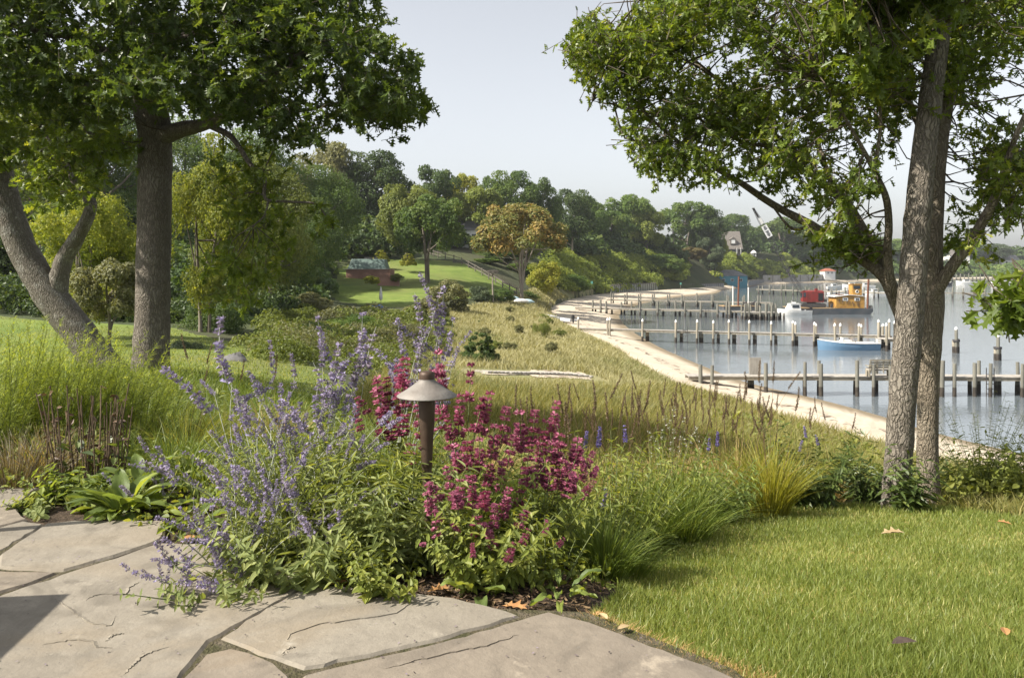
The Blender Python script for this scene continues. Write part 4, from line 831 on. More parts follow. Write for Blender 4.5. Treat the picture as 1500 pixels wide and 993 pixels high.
# ------------------------------------------------------------------ fences, walls and small things beyond the meadow
m_rail = M('grey_fence', (.11,.095,.08), (.16,.145,.125), scale=2, rough=.9)
fp = [(628,139,386),(640,135,389),(672,128,393),(700,123,398.5),(728,118,404),(757,113,411)]
e = empty('rail_fence', (PX(628,139),139,0), 0, 'split rail fence sloping down the right edge of the neighbour lawn', 'fence'); o0 = np.array([PX(628,139),139,0])
q = spline(np.array([(PX(p, y), y, gz(PX(p, y), y)) for p, y, z in fp]), 15) - o0
for i in range(15): k = MB(); k.tube([q[i] + (0,0,-.2), q[i] + (0,0,1.15)], .09, 6); k.build('post', m_rail, e)
for hh in (.45, .95):
    k = MB()
    for i in range(14): k.beam(q[i] + (0,0,hh), q[i+1] + (0,0,hh - .03), .06, .09)
    k.build('rail', m_rail, e)
def bulkhead(pts, zt, label, mat, post=1.6, name='bulkhead', hb=2.0, top=True):
    w = np.array([(PX(p, y), y) for p, y in pts]); e = empty(name, (w[0][0], w[0][1], 0), 0, label, 'sea wall'); w = w - w[0]; k = MB(); c = MB()
    for a, b in zip(w[:-1], w[1:]): k.beam((*a, zt - hb / 2), (*b, zt - hb / 2), .25, hb); c.beam((*a, zt + .05), (*b, zt + .05), .5, .12)
    k.build('wall_panel', mat, e); c.build('cap_beam', m_rail if top else mat, e)
    for a, b in zip(w[:-1], w[1:]):
        L = np.linalg.norm(b - a); n = max(1, int(L / post))
        for i in range(n): p = a + (b - a) * i / n; kk = MB(); kk.tube([(p[0], p[1] - .25, zt - hb), (p[0], p[1] - .25, zt + .35)], .15, 6); kk.build('post', m_pilegreen, e)
m_bulk = M('green_grey_timber', (.20,.225,.19), (.28,.29,.25), scale=.9, rough=.9, stretch=(3,3,.3)); m_bulk2 = M('silver_timber', (.33,.33,.34), (.24,.24,.25), scale=.8, rough=.9, stretch=(3,3,.3))
bulkhead([(894,208),(925,224),(963,240)], 3.0, 'greenish timber bulkhead along the head of the beach', m_bulk, 1.5, hb=2.3)
bulkhead([(1003,262),(1030,276),(1060,292)], 2.0, 'silver timber bulkhead left of the blue boathouse', m_bulk2, 1.7, hb=2.6)
bulkhead([(1096,330),(1119,382)], 2.2, 'pale sea wall right of the blue boathouse', m_bulk2, 3, hb=2.6)
bulkhead([(1117,390),(1160,411),(1206,440)], 4.0, 'long grey concrete sea wall below the bluff, left of the red roofed bathhouse', m_concrete, 9, name='sea_wall', hb=4, top=False)
for px, base, top, Y, lb in [(867,431,412,182,'thin post with a small green sign at the meadow edge, nearer the bright round shrub'), (997,426,414,246,'thin post with a small green sign at the far end of the beach')]:
    s = Y / F; e = empty('sign_post', (PX(px, Y), Y, CZ - (base - HY) * s), 0, lb, 'sign'); h = (base - top) * s; k = MB(); k.tube([(0,0,-.5),(0,0,h)], .07, 6); k.build('post', m_rail, e); k = MB(); k.box((0,-.09,h - .3), (.5,.05,.6)); k.build('sign_panel', M('sign_green', (.10,.30,.24), rough=.5), e)
# osprey nest on its pole
Y = 98.; s = Y / F; e = empty('nest_pole', (PX(722, Y), Y, CZ - (450 - HY) * s), 0, 'crooked pole with a twig nest on top standing at the edge of the dry meadow', 'nest pole')
k = MB(); k.tube([(.05,0,-.4),(.0,0,1.5),(-.04,0,3),(-.02,0,4.2)], [.13,.11,.10,.09], 7); k.build('pole', m_palebark, e)
k = MB(); k.box((0,0,4.15), (.9,.9,.08))
r = np.random.default_rng(5)
for i in range(70): a = r.uniform(0, 6.28); p = np.array([.42 * math.cos(a), .42 * math.sin(a), 4.25 + r.uniform(0, .28)]); d = rdir(1)[0] * [.45, .45, .12]; k.tube([p - d, p + d], .015, 3)
k.build('nest', m_rail, e)
# closed parasol and a blue cover on the far lawn
Y = 86.; s = Y / F; e = empty('closed_parasol', (PX(558, Y), Y, CZ - (450 - HY) * s), 0, 'closed white parasol standing on the lower lawn beside the blue cover', 'parasol')
k = MB(); k.tube([(0,0,-.2),(0,0,2.1)], .03, 6); k.build('pole', m_rail, e)
k = MB(); pr = [(.10,.75),(.19,.9),(.20,1.2),(.14,1.75),(.05,2.15),(.0,2.25)]; k.lathe(pr, (0,0,0), 10); v = k.v[0].reshape(6,10,3); v[:, ::2, :2] *= .62; k.build('canopy', m_white, e)
e = empty('covered_boat', (PX(552, 84), 84, CZ - (454.5 - HY) * 84 / F), .1, 'low blue covered rowing boat on the lower lawn beside the closed parasol', 'boat')
k = MB(); k.tube(spline([(-.95,0,.12),(-.5,0,.22),(0,0,.27),(.5,0,.22),(1.0,0,.12)], 12), spline(np.array([[.05,0,0],[.3,0,0],[.38,0,0],[.3,0,0],[.04,0,0]]), 12)[:,0], 10); k.build('cover', M('blue_tarp', (.08,.13,.30), (.10,.16,.34), scale=3, rough=.6), e)
k = MB(); k.box((0,0,.05), (1.5,.5,.12)); k.build('hull', m_cream, e)
for px, Y, rz, col, lb in [(750, 104, .2, 'p', 'pale blue upturned kayak under the orange seeded tree, left of its trunk'), (763, 103.4, -.1, 'w', 'white upturned kayak in front of the orange seeded tree trunk'), (771, 104.4, .1, 'p', 'pale upturned kayak right of the orange seeded tree trunk')]:
    e = empty('upturned_kayak', (PX(px, Y), Y, gz(PX(px, Y), Y) + .35), rz, lb, 'kayak', 'kayaks under the orange tree'); k = MB(); k.tube(spline([(-1.1,0,0),(-.6,0,.1),(0,0,.13),(.6,0,.1),(1.1,0,0)], 14), spline(np.array([[.03,0,0],[.24,0,0],[.3,0,0],[.24,0,0],[.03,0,0]]), 14)[:,0], 10); k.build('hull', M('kayak_pale', (.45,.60,.66), rough=.4) if col == 'p' else m_white, e); k = MB(); k.tube([(-.35,-.12,.36),(.35,-.12,.36)], .02, 5); k.build('keel_strip', m_rubber, e)
# plank path across the meadow
e = empty('plank_path', (PX(720, 33), 33, 0), 0, 'short line of grey planks and pale sand crossing the meadow behind the path light', 'path'); o0 = np.array([PX(720, 33), 33, 0])
pp = spline(np.array([(PX(p, y), y) for p, y in [(706,32.3),(735,33.2),(765,34.4),(790,35.4),(822,36.6),(862,37.4)]]), 26)
for i in range(0, 26):
    d = pp[min(i + 1, 25)] - pp[max(i - 1, 0)]; k = MB(); k.box((*(pp[i] - o0[:2]), gz(*pp[i]) + .06), (np.linalg.norm(d) / 2 - .03, .55 + .2 * random.random(), .07), math.atan2(d[1], d[0]) + random.uniform(-.06, .06)); k.build('plank', m_deck, e)
b = MB(); w_ = []
for i in range(26):
    for sd in (-1.3, -.6, 0, .6, 1.3):
        x, y = pp[i][0] + 2.2 * (i > 14) * .0, pp[i][1] + sd * (.5 + .35 * random.random()) * (1 + 1.2 * (i > 12)); w_.append((x, y, gz(x, y) + .03))
ii = np.arange(25)[:, None] * 5; jj = np.arange(4)[None]; q = np.stack([ii + jj, ii + 5 + jj, ii + 6 + jj, ii + 1 + jj], -1).reshape(-1, 4); b.add(w_, q.ravel(), np.full(len(q), 4), smooth=True); tag(b.build('sand_path', m_sand), kind='structure')
# rounded boulder behind the sage
e = empty('boulder', (PX(345, 23), 23, gz(PX(345, 23), 23)), 0); b = MB(); n = 18; a = np.linspace(0, 2 * math.pi, n, endpoint=False); r = np.random.default_rng(3); v = []
for t in np.linspace(0, .5 * math.pi, 8):
    for q in a: f = 1 + .09 * math.sin(3 * q + 5 * t) + .05 * r.standard_normal(); v.append((.45 * math.cos(t) * math.cos(q) * f, .4 * math.cos(t) * math.sin(q) * f, .42 * math.sin(t) * f - .1))
ii = np.arange(7)[:, None] * n; jj = np.arange(n)[None]; q = np.stack([ii + jj, ii + (jj + 1) % n, ii + n + (jj + 1) % n, ii + n + jj], -1).reshape(-1, 4); b.add(v, q.ravel(), np.full(len(q), 4), smooth=True); bo_ = b.build('boulder_stone', M('grey_stone', (.10,.098,.10), (.145,.14,.135), scale=2, rough=.9, bump=.5, bscale=8))
bpy.data.objects.remove(e); bo_.name = 'boulder'; bo_.location = (PX(345, 23), 23, gz(PX(345, 23), 23) - .14); tag(bo_, 'rounded grey boulder in the shade behind the purple spikes right of the oak trunk', 'boulder')
# ------------------------------------------------------------------ the two big oaks in front (own builders)
def bark_mat(name, c1, c2, c3):
    """furrowed bark: stretched cells with dark cracks between them, lichen blotches on the plates"""
    m, nt, b = new_mat(name); tc = nd(nt, 'ShaderNodeTexCoord'); mp = nd(nt, 'ShaderNodeMapping'); mp.inputs['Scale'].default_value = (1, 1, .15)
    wn_ = nd(nt, 'ShaderNodeTexNoise'); wn_.inputs['Scale'].default_value = 7; wn_.inputs['Detail'].default_value = 3; nt.links.new(tc.outputs['Object'], wn_.inputs['Vector'])
    sc_ = nd(nt, 'ShaderNodeVectorMath', operation='SCALE'); sc_.inputs['Scale'].default_value = .14; nt.links.new(wn_.outputs['Color'], sc_.inputs[0]); av = nd(nt, 'ShaderNodeVectorMath', operation='ADD'); nt.links.new(tc.outputs['Object'], av.inputs[0]); nt.links.new(sc_.outputs[0], av.inputs[1])
    nt.links.new(av.outputs[0], mp.inputs[0]); vo = nd(nt, 'ShaderNodeTexVoronoi', feature='DISTANCE_TO_EDGE'); vo.inputs['Scale'].default_value = 36; nt.links.new(mp.outputs[0], vo.inputs['Vector'])
    crack = ramp(nt, vo.outputs['Distance'], -.15, .20); n2 = noise(nt, 45, 8, stretch=(1, 1, .5)); n3 = noise(nt, 5, 6)
    c = mixc(nt, ramp(nt, n2, .32, .68), c2, c3); c = mixc(nt, ramp(nt, n3, .48, .62), c2, c); c = mixc(nt, crack, c1, c)
    nt.links.new(c, b.inputs['Base Color']); b.inputs['Roughness'].default_value = .95; b.inputs['Specular IOR Level'].default_value = .12
    hm = nd(nt, 'ShaderNodeMath', operation='MULTIPLY_ADD'); nt.links.new(n2, hm.inputs[0]); hm.inputs[1].default_value = .5; nt.links.new(crack, hm.inputs[2])
    bp = nd(nt, 'ShaderNodeBump'); bp.inputs['Strength'].default_value = 1; bp.inputs['Distance'].default_value = .022; nt.links.new(hm.outputs[0], bp.inputs['Height']); nt.links.new(bp.outputs[0], b.inputs['Normal']); return m
m_oakbark = bark_mat('oak_bark', (.065,.055,.045), (.185,.163,.134), (.25,.227,.19)); m_lichenbark = bark_mat('lichen_bark', (.06,.052,.042), (.19,.17,.14), (.38,.37,.33))
m_oakbark2 = bark_mat('smooth_oak_bark', (.12,.098,.074), (.20,.17,.128), (.255,.225,.175))
m_twig = M('twig', (.07,.055,.04), (.11,.09,.07), scale=9, rough=.9)
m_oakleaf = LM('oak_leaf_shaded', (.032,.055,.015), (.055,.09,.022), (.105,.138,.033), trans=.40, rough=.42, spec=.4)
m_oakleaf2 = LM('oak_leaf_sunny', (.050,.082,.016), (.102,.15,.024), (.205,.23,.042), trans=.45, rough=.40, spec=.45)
def limb(b, pts, seg=12, n=26, wob=.02, jit=0.0):
    """pts: (px, py, Y, width in px)"""
    q = np.array([(*P(px, py, Y), w * Y / F / 2) for px, py, Y, w in pts]); sp = spline(q, n)
    sp[:, :3] += rng.normal(0, jit, (n, 3)) * sp[:, 3:4]; b.tube(sp[:, :3], np.maximum(sp[:, 3], .004), seg, wob=wob); return sp
def canopy(name, polys, n_lump, n_spray, skel, mat, leaf, parent, seed, lump_sd=.28, leaves=11, droop=.35, holes=()):
    """polys: (outline in photo pixels, share, mean distance, half depth). Leaf sprays gathered in lumps, every spray on its own twig from the nearest limb."""
    r = np.random.default_rng(seed); skel = np.concatenate(skel)[:, :3]; tot = sum(p[1] for p in polys); S = []; LT = []
    for poly, share, Ym, dY in polys:
        poly = np.array(poly, float); lo, hi = poly.min(0), poly.max(0); nl = int(n_lump * share / tot); ns = int(n_spray * share / tot); c = np.zeros((0, 2))
        while len(c) < nl:
            q = lo + r.random((nl * 2, 2)) * (hi - lo); q = q[in_poly(q[:, 0], q[:, 1], poly)]
            for h in holes: q = q[np.hypot((q[:, 0] - h[0]) / h[2], (q[:, 1] - h[1]) / h[3]) > 1]
            c = np.vstack([c, q])
        c = c[:nl]; Yl = Ym + dY * r.uniform(-1, 1, nl); C = np.array([P(c[i, 0], c[i, 1], Yl[i]) for i in range(nl)]); tl = r.uniform(-.2, .2, nl)
        k = r.integers(0, nl, ns * 3); p = C[k] + r.normal(0, lump_sd, (ns * 3, 3)) * [1, 1, .75]
        px = 750 + p[:, 0] / p[:, 1] * F; py = HY + (CZ - p[:, 2]) / p[:, 1] * F; ok = in_poly(px, py, poly)
        for h in holes: ok &= np.hypot((px - h[0]) / h[2], (py - h[1]) / h[3]) > r.uniform(.55, 1, len(px))
        p = p[ok][:ns]; S.append(p); LT.append(tl[k][ok][:ns])
    S = np.concatenate(S); LT = np.concatenate(LT); N = len(S)
    near = np.empty((N, 3))
    for i in range(0, N, 500):
        d = np.linalg.norm(S[i:i + 500, None] - skel[None], axis=-1); near[i:i + 500] = skel[d.argmin(1)]
    out = S - near; dist = np.linalg.norm(out, axis=1, keepdims=True); dr = norm(norm(out) * .8 + r.standard_normal((N, 3)) * .55 + np.array([0, 0, -.05]))
    b = Lf = MB()
    TL = .30 * r.uniform(.7, 1.3, N); base = S - dr * TL[:, None]
    b.inst(TWIG, base, frames(dr, rdir(N)), np.stack([np.full(N, .0045), TL, np.full(N, .0045)], -1), mat=1)
    # carrier twigs: a thinned set of longer twigs from limb to spray
    kk = np.where((dist[:, 0] < 1.15) & (r.random(N) < .22))[0]
    for i in kk:
        m_ = (near[i] + base[i]) / 2 + r.normal(0, .08, 3) * dist[i]; q = spline(np.array([near[i], m_, base[i]]), 6); b.tube(q, np.linspace(.006 + .006 * min(dist[i, 0], 2), .004, 6), 4, cap=False, mat=1)
    M_ = N * leaves; sp = np.repeat(np.arange(N), leaves); f = r.random(M_) ** .7
    pos = base[sp] + dr[sp] * (TL[sp] * f * 1.05)[:, None]
    ld = norm(dr[sp] * .55 + r.standard_normal((M_, 3)) * .75 + np.array([0, 0, -droop])); up = norm(r.standard_normal((M_, 3)) * .55 + np.array([0, 0, 1.0]))
    t = np.clip(.42 + LT[sp] + r.normal(0, .2, M_), 0, 1); sz = leaf * r.uniform(.65, 1.25, M_)
    Lf.inst(OAK, pos, frames(ld, up), np.stack([sz, sz, sz], -1), t)
    Lf.build('crown', [mat, m_twig], parent)

# left oak (nearer trunk)
oak_l = empty('oak_tree', P(222, 565, 12) * [1, 1, 1], 0); off_l = np.array(oak_l.location)
tag(oak_l, 'large shaded oak with a straight furrowed trunk filling the upper left', 'tree')
b = MB(); sk = []
sk.append(limb(b, [(220,600,12,78),(219,560,12,58),(222,500,12,50),(224,400,12,47),(226,300,12,47),(227,200,12,47),(218,150,12,46),(207,105,12,36),(190,50,12,30),(165,0,12,25),(150,-60,12.2,20)], 18, 46, .025))
sk.append(limb(b, [(222,205,12,30),(265,190,11.8,24),(300,182,11.6,19),(340,160,11.4,15),(385,120,11.1,11),(430,85,10.8,8),(500,60,10.5,5)], 12, 26))
sk.append(limb(b, [(308,184,11.6,11),(335,198,11.5,9),(350,215,11.4,8),(366,240,11.3,7),(387,258,11.3,6),(387,285,11.3,5),(395,294,11.3,4.5),(430,296,11.3,3.5),(462,299,11.3,3),(480,320,11.4,2)], 8, 34))
sk.append(limb(b, [(393,294,11.3,3.5),(388,315,11.2,3),(372,330,11.2,2)], 6, 10)); sk.append(limb(b, [(387,285,11.3,3),(365,282,11.5,2.5),(345,290,11.6,2)], 6, 10))
sk.append(limb(b, [(212,160,12,18),(180,148,12.3,13),(150,140,12.6,10),(100,120,12.9,7),(40,110,13.1,5)], 10, 18)); sk.append(limb(b, [(150,145,12.5,8),(135,175,12.5,6),(125,192,12.6,5),(160,202,12.4,4),(190,215,12.3,3)], 7, 20))
sk.append(limb(b, [(235,140,12,22),(240,80,11.9,20),(232,20,11.8,17),(226,-60,11.6,14)], 12, 18)); sk.append(limb(b, [(207,105,12,18),(120,60,11.5,12),(30,40,11,8),(-60,20,10.6,6)], 9, 18))
sk.append(limb(b, [(240,70,11.9,14),(320,30,11.2,10),(420,-10,10.6,7),(520,-20,10.3,4)], 9, 18)); sk.append(limb(b, [(340,160,11.4,8),(420,165,11.3,6),(500,150,11.2,4),(590,130,11.1,2.5)], 7, 16))
sk.append(limb(b, [(160,202,12.4,5),(120,230,12.3,4),(80,255,12.3,3),(50,280,12.3,2)], 6, 14))
b.build('trunk', m_oakbark, oak_l)
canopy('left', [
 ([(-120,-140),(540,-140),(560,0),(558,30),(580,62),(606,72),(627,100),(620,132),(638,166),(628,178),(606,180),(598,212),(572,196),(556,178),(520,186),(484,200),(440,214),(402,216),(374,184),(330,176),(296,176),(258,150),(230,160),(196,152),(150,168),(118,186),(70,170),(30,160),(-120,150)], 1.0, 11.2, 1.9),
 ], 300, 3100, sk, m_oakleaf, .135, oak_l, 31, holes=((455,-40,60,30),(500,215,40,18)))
canopy('left droop', [
 ([(40,190),(120,175),(190,165),(205,210),(170,250),(120,300),(60,315),(22,290)], .055, 12.0, 1.0),
 ([(318,200),(372,196),(425,240),(405,285),(440,330),(420,400),(370,465),(318,455),(290,400),(330,330),(318,260)], .055, 11.5, .9),
 ([(440,290),(480,300),(500,330),(470,345)], .006, 11.4, .4),
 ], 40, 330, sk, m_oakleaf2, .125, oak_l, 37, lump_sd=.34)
# leaning tree at the far left
lt = empty('leaning_tree', P(140, 530, 14), 0, 'tree with a leaning lichen covered trunk and crooked side limb at the far left', 'tree'); b = MB(); sk2 = []
sk2.append(limb(b, [(165,555,14,56),(140,520,14,48),(100,468,14,45),(68,425,14,44),(35,370,14,39),(12,310,14,40),(-5,240,14,36),(-30,160,14,30),(-60,60,14,24)], 16, 36, .03))
sk2.append(limb(b, [(80,440,14,34),(88,400,14,27),(95,378,14,24),(112,350,13.9,21),(127,322,13.8,18),(133,302,13.8,17),(128,288,13.8,16),(115,275,13.8,14)], 12, 26, .03))
sk2.append(limb(b, [(115,277,13.8,9),(90,230,13.9,6),(60,190,14,4)], 7, 12)); b.build('trunk', m_lichenbark, lt)
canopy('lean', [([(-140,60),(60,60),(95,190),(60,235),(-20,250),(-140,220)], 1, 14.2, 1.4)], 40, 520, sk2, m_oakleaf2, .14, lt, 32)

for e_, o_ in ((oak_l, off_l), (lt, np.array(lt.location))):
    for ch in e_.children: ch.location = -Vector(o_)

# right: two trunks of a many limbed oak
orr = empty('oak_tree', P(1360, 745, 7.8), 0, 'sunlit oak with forked trunk and wide limbs over the bay, behind the straight trunk', 'tree'); b = MB(); sk = []
sk.append(limb(b, [(1366,790,7.9,50),(1362,742,7.9,35),(1359,690,7.9,31),(1359,620,7.9,29),(1360,540,7.9,31),(1361,480,7.9,37),(1362,430,7.9,40),(1363,380,7.9,33),(1366,320,8,30),(1372,240,8.1,26),(1385,160,8.2,20),(1402,90,8.4,14),(1420,10,8.6,9)], 16, 44, .02))
sk.append(limb(b, [(1348,520,7.9,24),(1328,475,8,24),(1312,440,8.1,20),(1296,408,8.2,17),(1270,384,8.3,17),(1240,366,8.4,16),(1210,345,8.5,14),(1185,328,8.6,13),(1150,310,8.6,11),(1120,292,8.5,10),(1085,268,8.4,9),(1050,248,8.3,7),(1010,220,8.2,5),(960,180,8.1,4),(915,135,8,2.5)], 12, 50, .02))
sk.append(limb(b, [(1318,450,8.1,16),(1300,405,8.3,18),(1278,365,8.5,18),(1258,330,8.7,18),(1240,300,8.8,16),(1222,282,8.9,13),(1190,255,8.9,10),(1155,220,8.9,8),(1120,180,8.8,6),(1080,140,8.7,4),(1020,90,8.6,3)], 11, 36, .02))
sk.append(limb(b, [(1322,465,8,14),(1306,420,7.9,14),(1300,370,7.8,12),(1302,330,7.7,11),(1298,290,7.6,10),(1280,250,7.5,8),(1262,215,7.4,6),(1230,160,7.3,4),(1200,110,7.2,3)], 10, 30, .02))
sk.append(limb(b, [(1352,470,7.9,24),(1372,425,7.8,20),(1398,385,7.7,17),(1424,350,7.6,15),(1445,315,7.5,14),(1462,280,7.4,12),(1476,235,7.4,10),(1490,195,7.3,8),(1520,130,7.2,6),(1550,60,7.1,4)], 11, 34, .02))
sk.append(limb(b, [(1190,330,8.6,6),(1160,335,8.6,4),(1130,300,8.5,3)], 6, 10)); sk.append(limb(b, [(1222,282,8.9,8),(1195,200,9.1,6),(1170,120,9.2,4),(1130,40,9.2,3)], 8, 18))
sk.append(limb(b, [(1280,250,7.5,6),(1290,180,7.4,5),(1280,100,7.3,4),(1260,20,7.2,3)], 7, 16)); sk.append(limb(b, [(1372,240,8.1,14),(1340,170,8.5,9),(1310,90,8.8,6),(1290,0,9,4)], 8, 16)); sk.append(limb(b, [(1462,280,7.4,7),(1490,290,7.2,5),(1540,280,7,4)], 6, 10))
sk.append(limb(b, [(945,165,8.1,3),(905,155,8,2),(868,148,8,1.2)], 5, 8)); sk.append(limb(b, [(990,208,8.2,3),(940,207,8.1,2),(895,205,8.1,1.3)], 5, 8))
sk.append(limb(b, [(1120,180,8.8,4),(1040,110,8.6,3),(960,70,8.4,2.5),(880,50,8.2,2)], 6, 18)); sk.append(limb(b, [(1155,220,8.9,5),(1080,205,8.6,4),(1000,160,8.3,3)], 6, 14)); sk.append(limb(b, [(1130,40,9.2,4),(1040,20,9,3),(960,0,8.8,2)], 6, 12))
b.build('trunk', m_oakbark2, orr)
canopy('right', [
 ([(826,68),(848,12),(868,10),(884,42),(925,28),(950,-70),(1330,-90),(1360,60),(1330,180),(1300,235),(1285,290),(1230,300),(1262,345),(1220,352),(1180,366),(1176,342),(1206,318),(1150,285),(1104,262),(1050,268),(1000,276),(960,262),(924,250),(945,232),(896,206),(888,182),(912,168),(884,146),(842,100)], 1.0, 8.4, 1.3),
 ([(1330,-90),(1540,-90),(1530,60),(1490,80),(1450,100),(1440,150),(1470,170),(1540,150),(1540,320),(1500,318),(1462,340),(1440,380),(1418,368),(1380,370),(1372,330),(1420,300),(1440,250),(1400,230),(1360,160),(1345,60)], .36, 7.9, 1.0),
 ([(1180,330),(1270,330),(1300,370),(1282,380),(1230,372),(1196,385)], .035, 8.3, .4),
 ], 320, 3000, sk, m_oakleaf2, .084, orr, 33, lump_sd=.18, holes=((1240,240,26,34),(1345,250,20,60),(1090,225,30,12),(1150,180,14,10),(1420,215,22,30)))
o_ = np.array(orr.location)
for ch in orr.children: ch.location = -Vector(o_)
st = empty('oak_tree', P(1318, 735, 7.4), 0, 'straight dark trunk leaning slightly right in front of the forked oak at the lawn edge', 'tree'); b = MB(); sk3 = []
sk3.append(limb(b, [(1310,790,7.35,50),(1314,720,7.35,41),(1317,660,7.35,38),(1324,560,7.35,38),(1331,480,7.35,38),(1338,400,7.35,37),(1345,310,7.35,36),(1354,220,7.35,33),(1365,130,7.35,31),(1374,70,7.35,28),(1388,0,7.35,24),(1400,-70,7.35,20)], 18, 46, .03))
sk3.append(limb(b, [(1380,40,7.35,10),(1420,0,7.0,7),(1470,-30,6.6,5)], 8, 12)); sk3.append(limb(b, [(1384,10,7.35,10),(1330,-20,6.9,7),(1260,-20,6.5,5),(1200,10,6.2,3)], 8, 14)); b.build('trunk', m_oakbark, st)
canopy('straight', [([(1190,-80),(1420,-80),(1400,20),(1380,60),(1340,60),(1290,40),(1240,60),(1195,30)], 1, 6.7, .5), ([(1255,70),(1300,50),(1330,80),(1290,140),(1250,140)], .2, 6.9, .3)], 26, 300, sk3, m_oakleaf2, .12, st, 35, lump_sd=.16)
o_ = np.array(st.location)
for ch in st.children: ch.location = -Vector(o_)
# low branch reaching in from a tree right of the frame
rb = empty('oak_tree', (4.3, 5.2, gz(4.3, 5.2)), 0, 'leafy oak branch tip reaching in at the right edge over the water', 'tree'); b = MB(); o_ = np.array(rb.location); sk4 = []
sp = spline(np.array([(*(o_ + [0,0,-.2]), .10), (*(o_ + [.05,0,.8]), .085), (*(o_ + [.0,.0,1.7]), .07), (*(o_ + [-.1,0,2.6]), .05), (*(o_ + [-.1,.1,3.6]), .03)]), 24); b.tube(sp[:, :3], sp[:, 3], 10, wob=.02); q0 = sp[13, :3]; q1 = P(1470, 450, 5.0)
sp2 = spline(np.array([(*q0, .025), (*(.5 * q0 + .5 * q1 + [0, 0, .1]), .014), (*q1, .004)]), 14); b.tube(sp2[:, :3], sp2[:, 3], 6); b.build('trunk', m_oakbark, rb)
canopy('edge', [([(1456,440),(1490,428),(1560,430),(1560,478),(1500,488),(1470,470)], 1, 5.0, .2)], 7, 34, [sp2], m_oakleaf2, .125, rb, 36, lump_sd=.09)
for ch in rb.children: ch.location = -Vector(o_)
# ------------------------------------------------------------------ patio of irregular flagstones
def PP(px, py, z=6.3): Y = (CZ - z) * F / (py - HY); return (PX(px, Y), Y)
def stone_mat(name, c1, c2, c3, seed):
    m, nt, b = new_mat(name); n1 = noise(nt, 1.1, 5, dist=.8); n2 = noise(nt, 9, 8, rough=.65); n3 = noise(nt, 2.6, 5, dist=2.0)
    c = mixc(nt, ramp(nt, n1, .35, .65), c1, c2); c = mixc(nt, ramp(nt, n2, .35, .75), c, c3); c = mixc(nt, ramp(nt, n3, .50, .66), c, tuple(q * .74 for q in c1)); c = mixc(nt, ramp(nt, noise(nt, .8, 6, dist=1.2), .54, .68), c, (c1[0] * 1.03, c1[1] * .97, c1[2] * .88)); c = mixc(nt, ramp(nt, noise(nt, 3.3, 7, rough=.7), .60, .68), c, tuple(q * 1.2 for q in c2)); n4 = noise(nt, 60, 4)
    c = mixc(nt, ramp(nt, n4, .62, .72), c, (.16,.145,.12)); nt.links.new(c, b.inputs['Base Color']); b.inputs['Roughness'].default_value = .85; b.inputs['Specular IOR Level'].default_value = .25
    # cleft layers: a stepped height makes the small ledges of split stone
    st = nd(nt, 'ShaderNodeMath', operation='SNAP'); st.inputs[1].default_value = .11; nt.links.new(noise(nt, .9, 4, dist=.9), st.inputs[0])
    ad = nd(nt, 'ShaderNodeMath', operation='MULTIPLY_ADD'); nt.links.new(st.outputs[0], ad.inputs[0]); ad.inputs[1].default_value = 1.1; 
    n5 = nd(nt, 'ShaderNodeMath', operation='MULTIPLY'); nt.links.new(n2, n5.inputs[0]); n5.inputs[1].default_value = .45; nt.links.new(n5.outputs[0], ad.inputs[2])
    bp = nd(nt, 'ShaderNodeBump'); bp.inputs['Strength'].default_value = .8; bp.inputs['Distance'].default_value = .025; nt.links.new(ad.outputs[0], bp.inputs['Height']); nt.links.new(bp.outputs[0], b.inputs['Normal']); return m
m_st1 = stone_mat('bluestone_tan', (.205,.182,.146), (.242,.218,.176), (.172,.152,.122), 1); m_st2 = stone_mat('bluestone_grey', (.185,.158,.125), (.225,.193,.15), (.15,.127,.10), 2)
m_joint = M('mossy_joint', (.075,.062,.035), (.05,.05,.02), scale=14, rough=1, bump=1, bscale=70, c3=(.12,.10,.07), s3=20)
patio = empty('patio', (0, 2.5, 6.3)); tag(patio, kind='structure')
STONES = [
 ([(0,872),(47,857),(95,841),(150,824),(195,809),(238,795),(330,797),(440,838),(437,862),(405,882),(357,907),(307,937),(255,996),(180,1100),(-300,1250),(-500,1000)], 1),
 ([(2,811),(40,786),(70,767),(110,763),(245,763),(236,789),(190,806),(140,821),(92,835),(0,830)], 1),
 ([(-60,836),(84,838),(46,853),(-4,867),(-300,920),(-260,870)], 2), ([(-400,745),(0,773),(36,763),(64,766),(0,804),(-60,832),(-280,866)], 1),
 ([(-200,735),(0,743),(22,741),(38,759),(0,769),(-380,742)], 2), ([(-200,712),(0,716),(56,714),(22,737),(0,740),(-190,732)], 1),
 ([(327,933),(360,909),(440,865),(472,857),(600,867),(690,880),(759,901),(700,917),(635,935),(540,958),(443,977),(402,962),(350,942)], 1),
 ([(262,1000),(305,956),(340,947),(384,960),(424,986),(440,1030),(420,1120),(200,1110)], 2),
 ([(446,988),(540,966),(640,942),(720,920),(765,907),(802,896),(862,911),(952,945),(1080,993),(1190,1045),(1290,1105),(1290,1180),(900,1400),(460,1140),(440,1040)], 2),
]
def jag(poly, step, amp, r):
    o = []
    for i in range(len(poly)):
        a, b = np.array(poly[i]), np.array(poly[(i + 1) % len(poly)]); n = max(1, int(np.linalg.norm(b - a) / step))
        for k in range(n): o.append(a + (b - a) * k / n + r.normal(0, amp, 2))
    return o
r = np.random.default_rng(8)
